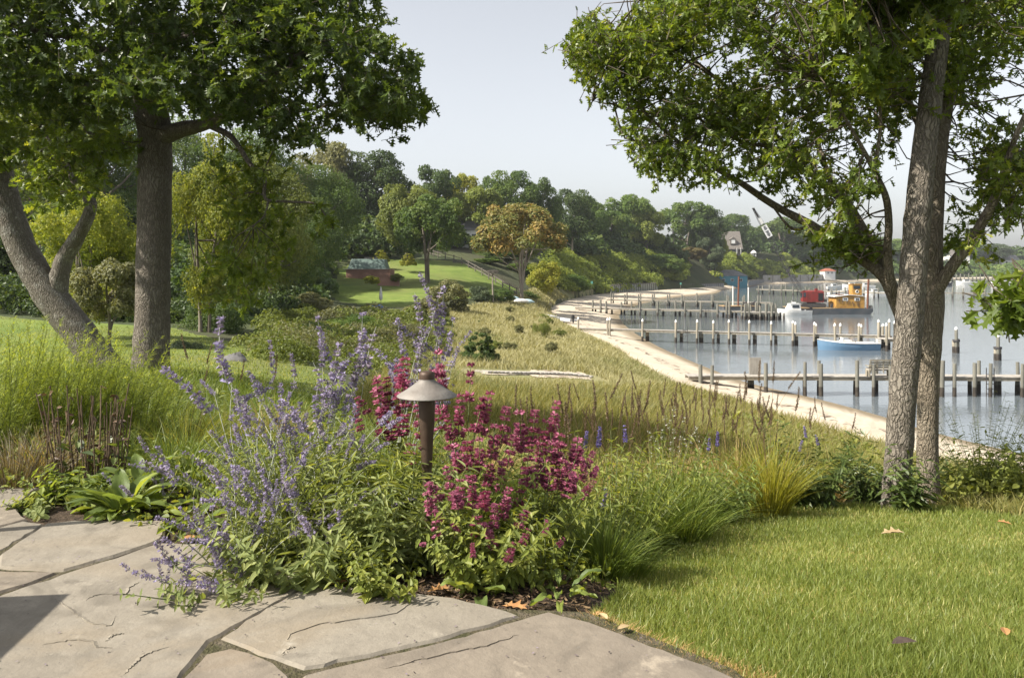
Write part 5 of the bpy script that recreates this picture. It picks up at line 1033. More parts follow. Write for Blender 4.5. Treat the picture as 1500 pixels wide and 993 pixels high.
for pl, mt in STONES:
    w = np.array([PP(*p) for p in pl]); ar = .5 * np.sum(w[:, 0] * np.roll(w[:, 1], -1) - w[:, 1] * np.roll(w[:, 0], -1)); w = w if ar > 0 else w[::-1]
    w2 = w; e1 = norm(np.roll(w, -1, 0) - w); e0 = np.roll(e1, 1, 0); nn_ = norm(np.stack([e1[:, 1] + e0[:, 1], -(e1[:, 0] + e0[:, 0])], -1)); w = w + nn_ * .007; j = np.array(jag(w, .05, .004, r)); c = j.mean(0); b = MB(); n = len(j); z = r.uniform(-.004, .004); inn = j + norm(c - j) * .012
    v = [(x, y - 2.5, -.08) for x, y in j] + [(x, y - 2.5, -.010 + z) for x, y in j] + [(x, y - 2.5, z) for x, y in inn]
    b.faces(v, [(i, (i + 1) % n, n + (i + 1) % n, n + i) for i in range(n)] + [(n + i, n + (i + 1) % n, 2 * n + (i + 1) % n, 2 * n + i) for i in range(n)] + [tuple(range(2 * n, 3 * n))])
    # raised flake layers of the split face
    so = b.build('flagstone', m_st1 if mt == 1 else m_st2, patio)
def ledge(pts, w=.012, h=.012):
    """a cleft step: thin wedge whose low lip throws a real shadow line"""
    q = spline(np.array([(*PP(*p), 0) for p in pts]), 30); q[:, :2] += rng.normal(0, .003, (30, 2)); b = MB()
    d = norm(np.gradient(q[:, :2], axis=0)); nn = np.stack([-d[:, 1], d[:, 0]], -1); t = np.sin(np.linspace(0, math.pi, 30)) ** .5
    v = []
    for i in range(30):
        a = q[i, :2]; up = a + nn[i] * .030 * t[i]; v += [(*(a - [0, 2.5]), -.004), (*(a + nn[i] * .002 - [0, 2.5]), h * t[i] + .0015), (*(up - [0, 2.5]), -.003)]
    f = []
    for i in range(29): f += [(3*i, 3*i+3, 3*i+4, 3*i+1), (3*i+1, 3*i+4, 3*i+5, 3*i+2)]
    b.faces(v, f); return b
for pts, mt in [([(423,941),(428,930),(470,915),(500,911),(540,906),(580,899),(600,886),(632,873)], 1), ([(415,960),(424,951),(434,948)], 1), ([(58,946),(95,940),(125,940),(145,949),(168,950)], 1), ([(180,990),(200,972),(215,960),(248,948)], 1), ([(125,880),(145,872),(182,872),(192,860),(207,853)], 1), ([(75,876),(95,888),(110,901),(130,913),(162,917),(172,902)], 1), ([(157,940),(168,931),(184,929)], 1), ([(560,982),(640,962),(720,945),(760,930)], 2)]:
    ledge(pts, h=.004).build('cleft_edge', m_st1 if mt == 1 else m_st2, patio)
k = MB(); k.faces([(x, y - 2.5, -.007) for x, y in PATIO], [tuple(range(len(PATIO)))[::-1] if False else tuple(range(len(PATIO)))]); k.build('joint_bed', m_joint, patio)

# ------------------------------------------------------------------ path light
m_bronze = M('weathered_bronze', (.05,.032,.022), (.085,.058,.04), scale=14, rough=.55, spec=.4, metal=.35, c3=(.06,.035,.022), s3=5); m_hat = M('bronze_hat', (.175,.163,.147), (.225,.21,.19), scale=9, rough=.6, spec=.35, metal=.15, c3=(.15,.13,.11), s3=5, bump=.15, bscale=40)
lx, ly = PX(627, 3.48), 3.48; lz = CZ - (800 - HY) * 3.48 / F; s = 3.48 / F
lamp = empty('path_light', (lx, ly, lz), 0, 'bronze path light with a cone hat standing among the pink hyssop and sage', 'path light'); zt = lambda py: (800 - py) * s
k = MB(); k.tube([(.004, 0, -.15), (.0, 0, .2), (-.005, 0, zt(682))], [7.0 * s] * 3, 16); k.build('stem', m_bronze, lamp)
k = MB(); k.lathe([(7.2*s, zt(684)), (8.2*s, zt(682)), (8.0*s, zt(675)), (9.6*s, zt(640)), (11.6*s, zt(612)), (12.4*s, zt(588)), (11*s, zt(583))], (-.005, 0, 0), 24); k.build('socket', m_bronze, lamp)
k = MB(); k.lathe([(10*s, zt(575)), (43.4*s, zt(580.5)), (44*s, zt(579.8)), (43.8*s, zt(578.8)), (30*s, zt(570.5)), (17.5*s, zt(561.5)), (12*s, zt(556.5)), (11.8*s, zt(555))], (-.005, 0, 0), 40); ho = k.build('hat', m_hat, lamp)
k = MB(); k.lathe([(11.6*s, zt(558)), (11.4*s, zt(549)), (10.2*s, zt(545)), (6*s, zt(543.5)), (0.0, zt(543))], (-.005, 0, 0), 24); k.build('finial_cap', m_bronze, ho)

# ------------------------------------------------------------------ garden plants
m_stem = M('green_stem', (.10,.13,.04), (.14,.16,.06), scale=20, rough=.7); m_silverstem = M('silver_stem', (.36,.37,.30), (.28,.30,.23), scale=20, rough=.7); m_drystem = M('dry_stem', (.10,.07,.045), (.16,.115,.075), scale=30, rough=.9)
m_sage = LM('sage_leaf', (.085,.115,.045), (.145,.185,.078), (.23,.265,.125), trans=.38, rough=.6, spec=.2); m_hys = LM('hyssop_leaf', (.075,.105,.025), (.13,.165,.035), (.21,.235,.06), trans=.4, rough=.5)
m_lav = LM('lavender_floret', (.21,.17,.18), (.31,.265,.40), (.46,.41,.64), trans=.25, rough=.8, tcol=(1, 1, 1.05), g=1); m_pink = LM('pink_floret', (.18,.05,.085), (.39,.105,.185), (.60,.26,.36), trans=.3, rough=.7, tcol=(1.15, .85, .9), g=1)
m_feather = LM('feathery_leaf', (.12,.165,.03), (.20,.26,.05), (.29,.34,.09), trans=.5, rough=.5); m_broad = LM('broad_leaf', (.08,.12,.045), (.13,.18,.05), (.21,.255,.065), trans=.42, rough=.5, spec=.35)
m_grassG = LM('green_grass_blade', (.055,.085,.02), (.095,.14,.03), (.17,.20,.05), trans=.35, rough=.5); m_grassY = LM('yellow_grass_blade', (.11,.14,.035), (.20,.22,.06), (.34,.31,.12), trans=.45, rough=.5, g=1.1); m_straw = LM('straw_blade', (.16,.125,.06), (.28,.22,.11), (.40,.33,.18), trans=.3, rough=.7)
m_darkleaf = LM('dark_leaf', (.03,.05,.018), (.055,.085,.025), (.10,.13,.04), trans=.3, rough=.4); m_seed = M('brown_seed_spike', (.09,.055,.03), (.15,.10,.055), scale=60, rough=.9); m_whitef = LM('white_floret', (.4,.4,.32), (.55,.55,.48), (.7,.7,.62), trans=.3, rough=.7, tcol=(1, 1, 1), g=1); m_purple = LM('purple_floret', (.13,.10,.25), (.20,.16,.38), (.30,.25,.52), trans=.2, rough=.7, tcol=(1, 1, 1.1), g=1)
def arc(p, d, L, bend, n=8, sag=0.0):
    """stem from p heading d, bending towards `bend`, returns points"""
    d = np.array(d, float); q = [np.array(p, float)]; st = L / (n - 1)
    for i in range(n - 1): d = d + (np.array(bend) + np.array([0, 0, -sag * i / n])) / n; d /= np.linalg.norm(d); q.append(q[-1] + d * st)
    return np.array(q)
def leafy(b, sb, pts, r, nl, leaf, T=LANCE, t0=.1, t1=1.0, w=1.0, droop=.25, tb=0.0, rad=.003, pairs=True):
    """stem tube + leaves in opposite pairs"""
    sb.tube(pts, np.linspace(rad, rad * .45, len(pts)), 5, cap=False)
    t = np.repeat(np.linspace(t0, t1, nl), 2 if pairs else 1); k = len(t); f = t * (len(pts) - 1); i = np.minimum(f.astype(int), len(pts) - 2); u = (f - i)[:, None]
    p = pts[i] * (1 - u) + pts[i + 1] * u; d = norm(pts[i + 1] - pts[i]); a = r.uniform(0, 6.28) + np.arange(k) * (math.pi if pairs else 2.4) + (np.arange(k) // 2) * 1.57
    x = norm(np.cross(d, [.3, .2, .9])); y = np.cross(d, x); o = x * np.cos(a)[:, None] + y * np.sin(a)[:, None]
    ld = norm(o + d * .55 + r.normal(0, .18, (k, 3)) + np.array([0, 0, -droop])); up = norm(d * .8 + np.array([0, 0, .6]) + r.normal(0, .25, (k, 3)))
    s = leaf * (1 - .5 * t) * r.uniform(.7, 1.2, k); b.inst(T, p, frames(ld, up), np.stack([s * w, s, s], -1), np.clip(r.normal(.45, .22, k) + tb + .15 * t, 0, 1))
FLORET = tpl([(-.16,0,0),(.16,0,0),(.30,.75,.05),(.08,.62,0),(0,1,.12),(-.08,.62,0),(-.30,.75,.05)], [(0,1,2,3,4,5,6)])
def spike_mesh(L, rad, whorls, per, fl, r, gaps=.3, taper=.55, stemr=.0018, bend=.25, dark=0.0):
    """flower spike growing along +z: whorls of florets round a bent stem"""
    pts = arc((0, 0, 0), (0, 0, 1), L, (bend * r.normal(), bend * r.normal(), 0), 9); b = MB(); b.tube(pts, np.linspace(stemr, stemr * .5, 9), 5, cap=False, mat=1)
    W = np.sort(np.linspace(.04, 1, whorls) + r.normal(0, .25 / whorls, whorls)).clip(.02, 1); W = W[(r.random(whorls) > gaps * .5)]
    t = np.repeat(W, per); k = len(t); f = t * 8; i = np.minimum(f.astype(int), 7); u = (f - i)[:, None]; p = pts[i] * (1 - u) + pts[i + 1] * u
    a = r.uniform(0, 6.28, k); rr = rad * (1 - taper * t ** 1.5) * r.uniform(.35, 1.0, k); o = np.stack([np.cos(a), np.sin(a), r.uniform(-.1, .6, k)], -1)
    d = norm(o + r.normal(0, .3, (k, 3))); p = p + o * (rr * .35)[:, None] + r.normal(0, L * .012, (k, 3)); s = fl * r.uniform(.6, 1.3, k) * (1 - .35 * t)
    b.inst(FLORET, p, frames(d, norm(r.standard_normal((k, 3)) + [0, 0, .8])), s, np.clip(r.normal(.55, .25, k) - dark * r.random(k), 0, 1)); return b
sr = np.random.default_rng(77)
SAGE_SP = []; HYS_SP = []; PUR_SP = []; BRN_SP = []
for i in range(6): o = spike_mesh(1.0, .115, 15, 15, .085, sr, gaps=.5, bend=.35, dark=.6 if i % 3 == 0 else .2, stemr=.010).build('flower_spike', [m_lav, m_silverstem]); SAGE_SP.append(o.data); bpy.data.objects.remove(o)
for i in range(6): o = spike_mesh(1.0, .18, 10, 38, .10, sr, gaps=.7, bend=.2, dark=.6 if i % 3 == 0 else .12, taper=.5, stemr=.012).build('flower_spike', [m_pink, m_stem]); HYS_SP.append(o.data); bpy.data.objects.remove(o)
for i in range(3): o = spike_mesh(1.0, .16, 12, 18, .13, sr, gaps=.2, bend=.1, dark=.1, taper=.4, stemr=.012).build('flower_spike', [m_purple, m_stem]); PUR_SP.append(o.data); bpy.data.objects.remove(o)
for i in range(3): o = spike_mesh(1.0, .045, 40, 8, .055, sr, gaps=.1, bend=.3, taper=.4, stemr=.014).build('seed_spike', [LM('seed_%d' % i, (.065,.042,.025), (.12,.08,.045), (.2,.14,.085), trans=.1, g=1), m_seed]); BRN_SP.append(o.data); bpy.data.objects.remove(o)
def put_spike(me, parent, p, d, L, w=1.0, name='flower_spike'):
    o = bpy.data.objects.new(name, me); COL.objects.link(o); o.parent = parent; q = Vector(d).to_track_quat('Z', 'Y'); o.rotation_mode = 'QUATERNION'; o.rotation_quaternion = q @ Vector((0, 0, 1)).rotation_difference(Vector((0, 0, 1))); o.location = p; o.scale = (L * w, L * w, L); return o
def bed_z(x, y): return gz(x, y)
def root(name, x, y, label, cat, group=None): return empty(name, (x, y, bed_z(x, y)), 0, label, cat, group)

def sage_plant(px, Y, n, h, tips, label, seed, spread=.35, nleaf=17, leaf=.062, T=LANCE, w=1.0):
    """Russian sage: silvery stems, narrow grey leaves; tips = flower spikes as (px, py of the tip, Y, length in px, lean px)"""
    r = np.random.default_rng(seed); x, y = PX(px, Y), Y; e = root('russian_sage', x, y, label, 'flowering plant', 'clumps of lavender blue sage'); o = np.array(e.location); fb, sb = MB(), MB()
    for i in range(n):
        a = r.uniform(0, 6.28); q = r.random() ** .6; d = (math.cos(a) * spread * q * 1.6, math.sin(a) * spread * q * 1.6, 1); L = h * r.uniform(.45, 1.0)
        pts = arc((math.cos(a) * .10 * q, math.sin(a) * .10 * q, 0), d, L, (math.cos(a) * .5, math.sin(a) * .5, -.1), 9); leafy(fb, sb, pts, r, nleaf, leaf, T, w=w, t0=.12, rad=.0035)
        if r.random() < .5: 
            td = pts[-1] - pts[-2]; put_spike(SAGE_SP[r.integers(6)], e, pts[-1], td, r.uniform(.10, .2), 1.0)
    for (tx, ty, tY, Lp, lean) in tips:
        tip = P(tx, ty, tY) - o; Ls = Lp * tY / F; bot = tip - np.array([lean * tY / F, r.normal(0, .03), math.sqrt(max(Ls ** 2 - (lean * tY / F) ** 2, .001))]); base = np.array([r.normal(0, .07), r.normal(0, .07), 0.0])
        m_ = base * .35 + bot * .65 + np.array([0, 0, -.0]) + r.normal(0, .04, 3); q = spline(np.array([base, m_, bot]), 9); leafy(fb, sb, q, r, 8, leaf * .8, T, t0=.25, t1=.85, w=w, rad=.003); put_spike(SAGE_SP[r.integers(6)], e, bot, tip - bot, Ls * 1.03, r.uniform(.85, 1.25))
        for kk in range(r.integers(1, 4)):     # side branches carrying smaller spikes
            f_ = r.uniform(.55, .95); p0 = q[int(f_ * 8)]; d = norm(tip - bot) + r.normal(0, .5, 3); put_spike(SAGE_SP[r.integers(6)], e, p0, d, Ls * r.uniform(.4, .75), 1.0)
    fb.build('foliage', m_sage, e); sb.build('stems', m_silverstem, e); return e
# purple sage masses: (tip column, tip row, distance, spike length, lean)
sage_plant(395, 3.75, 46, .55, [(297,474,4.0,95,-40),(323,505,4.0,60,-14),(255,525,3.9,95,-50),(292,548,3.9,40,-28),(400,500,4.1,48,0),(362,535,4.0,50,-25),(345,560,3.9,60,-30),(385,600,3.8,45,-30),(410,560,3.9,60,-6),(434,515,4.1,55,4),(330,580,3.8,70,-40)], 'big sage clump leaning left with long lavender spikes below the big left oak', 1, .45)
sage_plant(455, 4.0, 46, .62, [(456,468,4.3,70,-25),(475,480,4.3,60,2),(487,503,4.3,75,0),(508,486,4.3,70,12),(520,462,4.3,80,-12),(540,478,4.3,80,8),(470,530,4.2,70,-14),(450,560,4.1,60,-18),(500,540,4.2,60,10),(530,520,4.3,70,16),(426,590,4.0,60,-10)], 'dense sage clump with the thickest sheaf of lavender spikes in the middle of the bed', 2, .4)
sage_plant(585, 4.5, 20, .6, [(622,396,4.7,60,-12),(640,420,4.7,60,8),(613,430,4.7,60,-4),(598,462,4.7,60,-20),(660,425,4.7,75,20),(672,470,4.7,65,22),(655,520,4.6,60,10),(575,470,4.7,60,-20),(560,500,4.6,60,-24),(606,500,4.6,70,-6),(590,520,4.5,60,-20),(678,480,4.7,45,12),(640,480,4.7,50,4)], 'tallest thin sage with bare white stems and faded spikes behind the path light', 3, .3, nleaf=6)
sage_plant(350, 3.25, 30, .36, [(300,745,3.1,80,-20),(330,700,3.2,60,-40),(372,690,3.3,70,-30),(300,790,3.0,50,-30),(215,800,2.9,75,-60),(240,850,2.85,80,-80),(310,770,3.05,60,-10),(280,730,3.1,40,-10),(345,745,3.1,60,18),(250,780,3.0,60,-30),(420,640,3.3,70,4),(395,720,3.2,60,12),(340,800,3.0,50,-10),(160,838,2.85,60,-70)], 'low sage clump sprawling with lavender sprays over the edge of the flagstones', 4, .5, nleaf=12)
sage_plant(215, 4.2, 8, .22, [(195,642,4.2,45,-35),(240,655,4.2,50,10),(225,668,4.1,55,-40)], 'small stray sage sprig above the broad leaved rosette', 5, .4)
sage_plant(470, 3.35, 30, .42, [(420,850-170,3.3,60,-14),(465,770,3.2,70,-10),(450,800,3.1,50,-6),(438,850,3.05,50,-12),(475,735,3.25,40,10)], 'grey green leaned sage clump in front, with few flowers, left of the path light', 6, .4, nleaf=17, leaf=.07)

def hyssop_plant(px, Y, n, h, tips, label, seed, spread=.4, leaf=.075, T=LANCE, w=2.0, name='pink_hyssop', mat=None, stem=None, nleaf=9, group='clumps of pink hyssop', thin=.3):
    r = np.random.default_rng(seed); x, y = PX(px, Y), Y; e = root(name, x, y, label, 'flowering plant', group); o = np.array(e.location); fb, sb = MB(), MB()
    for i in range(n):
        a = r.uniform(0, 6.28); q = r.random() ** .6; d = (math.cos(a) * spread * q * 1.6, math.sin(a) * spread * q * 1.6, 1); L = h * r.uniform(.4, 1.0)
        leafy(fb, sb, arc((math.cos(a) * .12 * q, math.sin(a) * .12 * q, 0), d, L, (math.cos(a) * .3, math.sin(a) * .3, .1), 9), r, nleaf, leaf, T, w=w, t0=.15, rad=.003)
    for (tx, ty, tY, Lp, lean) in tips:
        tip = P(tx, ty, tY) - o; Ls = Lp * tY / F; bot = tip - np.array([lean * tY / F, r.normal(0, .03), Ls * .97]); base = np.array([r.normal(0, .10), r.normal(0, .08), 0.0]); m_ = base * .4 + bot * .6 + r.normal(0, .03, 3); q = spline(np.array([base, m_, bot]), 9)
        leafy(fb, sb, q, r, 8, leaf * .8, T, t0=.2, t1=.95, w=w, rad=.0028); put_spike(HYS_SP[r.integers(6)], e, bot, tip - bot, Ls * 1.05, r.uniform(.8, 1.2) * min(1.9, 75 / Lp))
    fb.build('foliage', mat or m_hys, e); sb.build('stems', stem or m_stem, e); return e
hyssop_plant(575, 4.0, 30, .45, [(590,525,4.1,60,0),(577,540,4.1,70,-8),(560,556,4.1,45,-12),(600,548,4.1,50,6),(545,560,4.0,50,-14),(530,580,4.0,40,-16),(612,600,3.9,50,-4),(590,590,4.0,50,0),(570,600,4.0,45,-6),(553,600,4.0,40,-10),(625,625,3.9,40,6),(520,600,3.95,36,-10),(605,640,3.8,40,4)], 'hyssop with dark magenta spikes behind and to the left of the path light', 11, .35)
hyssop_plant(690, 3.7, 40, .5, [(644,510,3.9,75,-4),(655,545,3.9,65,8),(690,540,3.9,80,4),(672,580,3.85,60,0),(700,590,3.8,70,8),(715,575,3.85,60,10),(682,625,3.8,60,-2),(706,640,3.75,55,4),(728,620,3.8,55,8),(655,610,3.8,50,-6),(668,650,3.7,45,-2),(690,670,3.65,50,-4),(720,665,3.7,45,4),(745,600,3.8,60,12),(752,640,3.75,50,10),(740,675,3.65,45,8),(640,560,3.9,45,-8),(636,590,3.85,40,-8)], 'hyssop with the tallest magenta spikes right behind the path light', 12, .35)
hyssop_plant(775, 3.75, 40, .45, [(765,600,3.9,65,2),(785,605,3.9,55,6),(800,612,3.9,55,8),(816,590,3.9,60,8),(830,625,3.85,50,10),(845,660,3.8,40,12),(872,660,3.8,30,14),(850,690,3.7,40,14),(825,670,3.75,50,8),(790,645,3.8,55,2),(770,650,3.75,50,-2),(758,690,3.65,50,-4),(805,690,3.7,45,4),(882,680,3.75,25,14),(838,700,3.7,30,8),(780,690,3.65,40,0),(852,640,3.85,42,10),(866,672,3.8,34,12),(858,712,3.7,28,12),(842,676,3.75,40,8),(820,648,3.85,46,6),(800,672,3.75,42,2),(872,700,3.7,24,16),(812,640,3.8,40,4)], 'wide hyssop clump with magenta spikes leaning right over the green grass tuft', 13, .45)
hyssop_plant(715, 3.15, 44, .36, [(655,690,3.2,50,-10),(635,705,3.15,45,-14),(668,720,3.1,40,-4),(690,700,3.2,45,-2),(700,745,3.1,40,2),(745,715,3.2,45,8),(710,700,3.2,40,2),(765,750,3.1,35,10),(752,785,3.0,30,8),(725,770,3.05,35,4),(812,762,3.05,24,14),(833,784,3.0,16,16),(620,720,3.1,35,-14),(628,758,3.05,30,-12),(640,745,3.05,30,-10),(665,765,3.0,25,-4),(690,790,2.95,20,-4),(775,770,3.05,25,10),(610,790,2.95,16,-14),(672,700,3.15,40,0),(728,740,3.1,40,6)], 'front hyssop clump with bright pink flowers at the edge of the mulch', 14, .5)
# tall light green leafy stems round the light (not in flower)
hyssop_plant(590, 3.25, 26, .60, [], 'clump of upright pale green lance leaved stems just left of the path light stem', 15, .22, leaf=.11, w=1.05, name='leafy_perennial', mat=m_sage, nleaf=13, group='leafy green perennials')
hyssop_plant(520, 3.5, 30, .62, [], 'clump of pale green lance leaved stems between the sage and the magenta hyssop', 16, .3, leaf=.10, w=1.05, name='leafy_perennial', mat=m_hys, nleaf=13, group='leafy green perennials')
hyssop_plant(440, 3.1, 26, .34, [], 'low grey leaved clump at the flagstone edge below the dense sage', 17, .5, leaf=.09, w=1.8, name='leafy_perennial', mat=m_sage, nleaf=9, group='leafy green perennials')
hyssop_plant(560, 3.0, 24, .26, [], 'low leafy clump at the mulch edge in front of the path light', 18, .5, leaf=.055, w=1.0, name='leafy_perennial', mat=m_hys, nleaf=8, group='leafy green perennials', T=OVAL)
hyssop_plant(800, 3.2, 26, .28, [], 'low green leafy clump under the right hand pink flowers', 19, .5, leaf=.055, w=.9, name='leafy_perennial', mat=m_hys, nleaf=8, group='leafy green perennials', T=OVAL)
hyssop_plant(900, 4.6, 60, .72, [], 'loose green leafy clump right of the hyssop, behind the dark grass tuft', 20, .4, leaf=.09, w=1.2, name='leafy_perennial', mat=m_hys, nleaf=10, group='leafy green perennials')
hyssop_plant(980, 5.6, 70, .82, [], 'green leafy clump under the white flower sprays', 21, .45, leaf=.10, w=1.4, name='leafy_perennial', mat=m_hys, nleaf=10, group='leafy green perennials')
hyssop_plant(1045, 6.4, 50, .72, [], 'low green leafy clump left of the yellow grass fountain', 22, .5, leaf=.12, w=1.6, name='leafy_perennial', mat=m_broad, nleaf=8, group='leafy green perennials')
hyssop_plant(1190, 7.4, 48, .9, [], 'dark leafy shrub right of the yellow grass fountain', 23, .4, leaf=.13, w=1.8, name='leafy_shrub', mat=m_darkleaf, nleaf=10, group='small shrubs at the lawn edge')
hyssop_plant(1268, 7.9, 26, .62, [], 'small leafy shrub left of the straight oak trunk', 24, .35, leaf=.15, w=1.4, name='leafy_shrub', mat=m_darkleaf, nleaf=10, group='small shrubs at the lawn edge')
hyssop_plant(1332, 7.1, 14, .60, [], 'leafy sprout at the foot of the two oak trunks', 25, .25, leaf=.17, w=1.3, name='leafy_shrub', mat=m_darkleaf, nleaf=9, group='small shrubs at the lawn edge')
hyssop_plant(1435, 8.4, 46, .85, [], 'bright green bushy shrub right of the oak trunks at the edge of the lawn', 26, .45, leaf=.13, w=1.6, name='leafy_shrub', mat=m_hys, nleaf=10, group='small shrubs at the lawn edge')
hyssop_plant(1440, 9.5, 50, 1.35, [], 'taller feathery grey shrub rising behind the bright green bushy one', 27, .35, leaf=.07, w=1.2, name='leafy_shrub', mat=m_sage, nleaf=14, group='small shrubs at the lawn edge')
hyssop_plant(1500, 8.0, 40, .75, [], 'green shrub cut by the right edge of the view', 28, .45, leaf=.13, w=1.6, name='leafy_shrub', mat=m_hys, nleaf=10, group='small shrubs at the lawn edge')

def feather_plant(px, Y, n, h, label, seed, lean=(.25, 0)):
    """amsonia: upright stems bristling with thread leaves"""
    r = np.random.default_rng(seed); e = root('feathery_bluestar', PX(px, Y), Y, label, 'plant', 'feathery yellow green clumps'); fb, sb = MB(), MB()
    for i in range(n):
        a = r.uniform(0, 6.28); q = r.random() ** .5; pts = arc((math.cos(a) * .22 * q, math.sin(a) * .22 * q, 0), (math.cos(a) * .35 * q + lean[0] * r.uniform(.3, 1.6), math.sin(a) * .35 * q + lean[1], 1), h * r.uniform(.6, 1.05), (.15 * r.normal(), .1 * r.normal(), 0), 8)
        sb.tube(pts, np.linspace(.003, .0012, 8), 4, cap=False); k = 80; t = np.sort(r.uniform(.25, 1, k)); f = t * 7; ii = np.minimum(f.astype(int), 6); u = (f - ii)[:, None]; p = pts[ii] * (1 - u) + pts[ii + 1] * u; d = norm(pts[ii + 1] - pts[ii])
        o = rdir(k); o = norm(o - d * (o * d).sum(1, keepdims=True)); s = .088 * r.uniform(.6, 1.2, k) * (1.1 - .5 * t); fb.inst(NEEDLE, p, frames(o + d * .75, o * -.5 + d), np.stack([np.full(k, .006), s, s], -1), np.clip(r.normal(.45, .2, k) + .2 * t, 0, 1))
    fb.build('foliage', m_feather, e); sb.build('stems', m_stem, e)
for i, (px, Y, n, h, lb) in enumerate([(-20, 5.3, 80, .95, 'feathery yellow green clump cut by the left edge of the view'), (60, 5.6, 90, .98, 'feathery yellow green clump in front of the leaning trunk'), (135, 5.9, 80, .9, 'feathery yellow green clump behind the dry brown stalks'), (205, 6.0, 60, .72, 'smallest feathery yellow green clump at the foot of the big oak')]): feather_plant(px, Y, n, h, lb, 40 + i)
def grass_clump(px, Y, n, h, wid, label, seed, mat, name='grass_tuft', spread=.6, droop=1.0, base=.12, group='grass tufts in the bed', heads=0, headme=None, headL=(.12, .24)):
    r = np.random.default_rng(seed); e = root(name, PX(px, Y), Y, label, 'grass', group); b = MB()
    a = r.uniform(0, 6.28, n); q = r.random(n) ** .6; h_ = h * r.uniform(.5, 1.05, n); seg = 6; t = np.linspace(0, 1, seg)[None]
    out = (spread * q)[:, None] * t + (droop * q * .35)[:, None] * t ** 2.2; zz = h_[:, None] * (t - .42 * (droop * q)[:, None] * t ** 2.6); ca, sa = np.cos(a)[:, None], np.sin(a)[:, None]; bx, by = base * q[:, None] * ca, base * q[:, None] * sa
    c = np.stack([bx + out * h_[:, None] * ca, by + out * h_[:, None] * sa, zz], -1) + np.cumsum(r.normal(0, h * .01, (n, seg, 3)), 1); tw = r.uniform(0, 6.28, n); wv = np.stack([np.cos(tw), np.sin(tw), np.zeros(n)], -1)[:, None] * (wid * (1 - t ** 2 * .9))[..., None]
    V = np.stack([c - wv / 2, c + wv / 2], 2).reshape(n, seg * 2, 3); f = np.array([[2*i, 2*i+1, 2*i+3, 2*i+2] for i in range(seg - 1)]); L = (f.ravel()[None] + (np.arange(n) * seg * 2)[:, None]).ravel(); b.add(V.reshape(-1, 3), L, np.full(n * (seg - 1), 4), tint=np.repeat(np.clip(r.normal(.45, .25, n), 0, 1), seg * 2)); b.build('blades', mat, e)
    if heads:
        sb = MB()
        for i in range(heads):
            aa = r.uniform(0, 6.28); pts = arc((math.cos(aa) * base * r.random(), math.sin(aa) * base * r.random(), 0), (math.cos(aa) * .3 * r.random(), math.sin(aa) * .3 * r.random(), 1), h * r.uniform(1.0, 1.5), (.25 * r.normal(), .2 * r.normal(), 0), 7); sb.tube(pts, np.linspace(.002, .0012, 7), 4, cap=False); put_spike(headme[r.integers(len(headme))], e, pts[-1], pts[-1] - pts[-2], r.uniform(*headL), 1.0, 'seed_spike')
        sb.build('stems', m_seed, e)
    return e
grass_clump(880, 3.75, 700, .36, .004, 'dark green fine grass tuft at the right end of the pink flowers', 61, m_grassG, spread=.5)
grass_clump(915, 3.95, 420, .28, .004, 'shorter green grass tuft beside the lawn, right of the dark fine one', 62, m_grassG)
grass_clump(1128, 6.7, 620, .78, .008, 'yellow green fountain of grass in the middle of the right bed', 63, LM('fountain_blade', (.15,.175,.03), (.27,.28,.055), (.40,.37,.12), trans=.45, rough=.5, g=1.1), spread=.45, droop=.8, heads=5, headme=BRN_SP)
for i, (px, Y, n, h, hd, lb) in enumerate([(930, 6.6, 260, .62, 11, 'tall sedge with brown seed spikes above the end of the hyssop'), (990, 7.2, 260, .68, 12, 'tall sedge with brown seed spikes behind the white flower sprays'), (1050, 7.6, 240, .68, 12, 'tall sedge with brown seed spikes left of the yellow grass fountain'), (870, 6.2, 240, .62, 9, 'tall sedge with brown seed spikes between the magenta spikes and the meadow'), (1090, 8.3, 220, .66, 9, 'tall sedge with brown seed spikes right behind the yellow grass fountain'), (800, 6.4, 220, .58, 5, 'sedge peeping out behind the wide hyssop clump')]):
    grass_clump(px, Y, n, h, .007, lb, 64 + i, m_straw if i % 2 else m_grassY, 'seeding_sedge', .5, .8, .25, 'sedges with brown seed spikes', int(hd * 1.7), BRN_SP)
for i, (px, Y, n, h, lb) in enumerate([(270, 5.6, 380, .5, 'yellowing grass tuft behind the leaning sage, nearest the oak'), (330, 5.9, 380, .55, 'yellowing grass tuft behind the leaning sage'), (400, 6.2, 340, .55, 'yellowing grass tuft behind the dense sheaf of sage'), (700, 5.4, 360, .55, 'pale grass tuft behind the tallest magenta spikes'), (1000, 5.2, 420, .6, 'bright green grass tuft in front of the white flower sprays'), (945, 5.0, 420, .58, 'green grass tuft left of the bright one, near the lawn'), (1215, 8.2, 300, .5, 'pale grass tuft at the far edge of the bed beside the dark shrub'), (250, 4.9, 300, .36, 'green grass tuft behind the stray sage sprig')]):
    grass_clump(px, Y, n, h, .006, lb, 80 + i, (m_grassY, m_grassY, m_straw, m_straw, m_grassG, m_grassG, m_straw, m_grassG)[i], heads=2 if i < 3 else 0, headme=BRN_SP)
for i, (px, Y, n, h, lb) in enumerate([(1160, 7.6, 300, .75, 'straw coloured tall grass right of the yellow fountain, before the dark shrub'), (1075, 7.0, 320, .8, 'tall straw grass rising left of the yellow fountain'), (960, 6.0, 320, .75, 'tall loose straw grass behind the green leafy clump'), (860, 5.4, 300, .62, 'loose straw grass directly behind the last magenta spikes'), (1235, 8.6, 260, .7, 'straw grass between the dark shrub and the small leafy shrub')]):
    grass_clump(px, Y, n, h, .006, lb, 140 + i, m_straw if i % 2 else m_grassY, spread=.4, droop=.7, base=.25, heads=4, headme=BRN_SP)
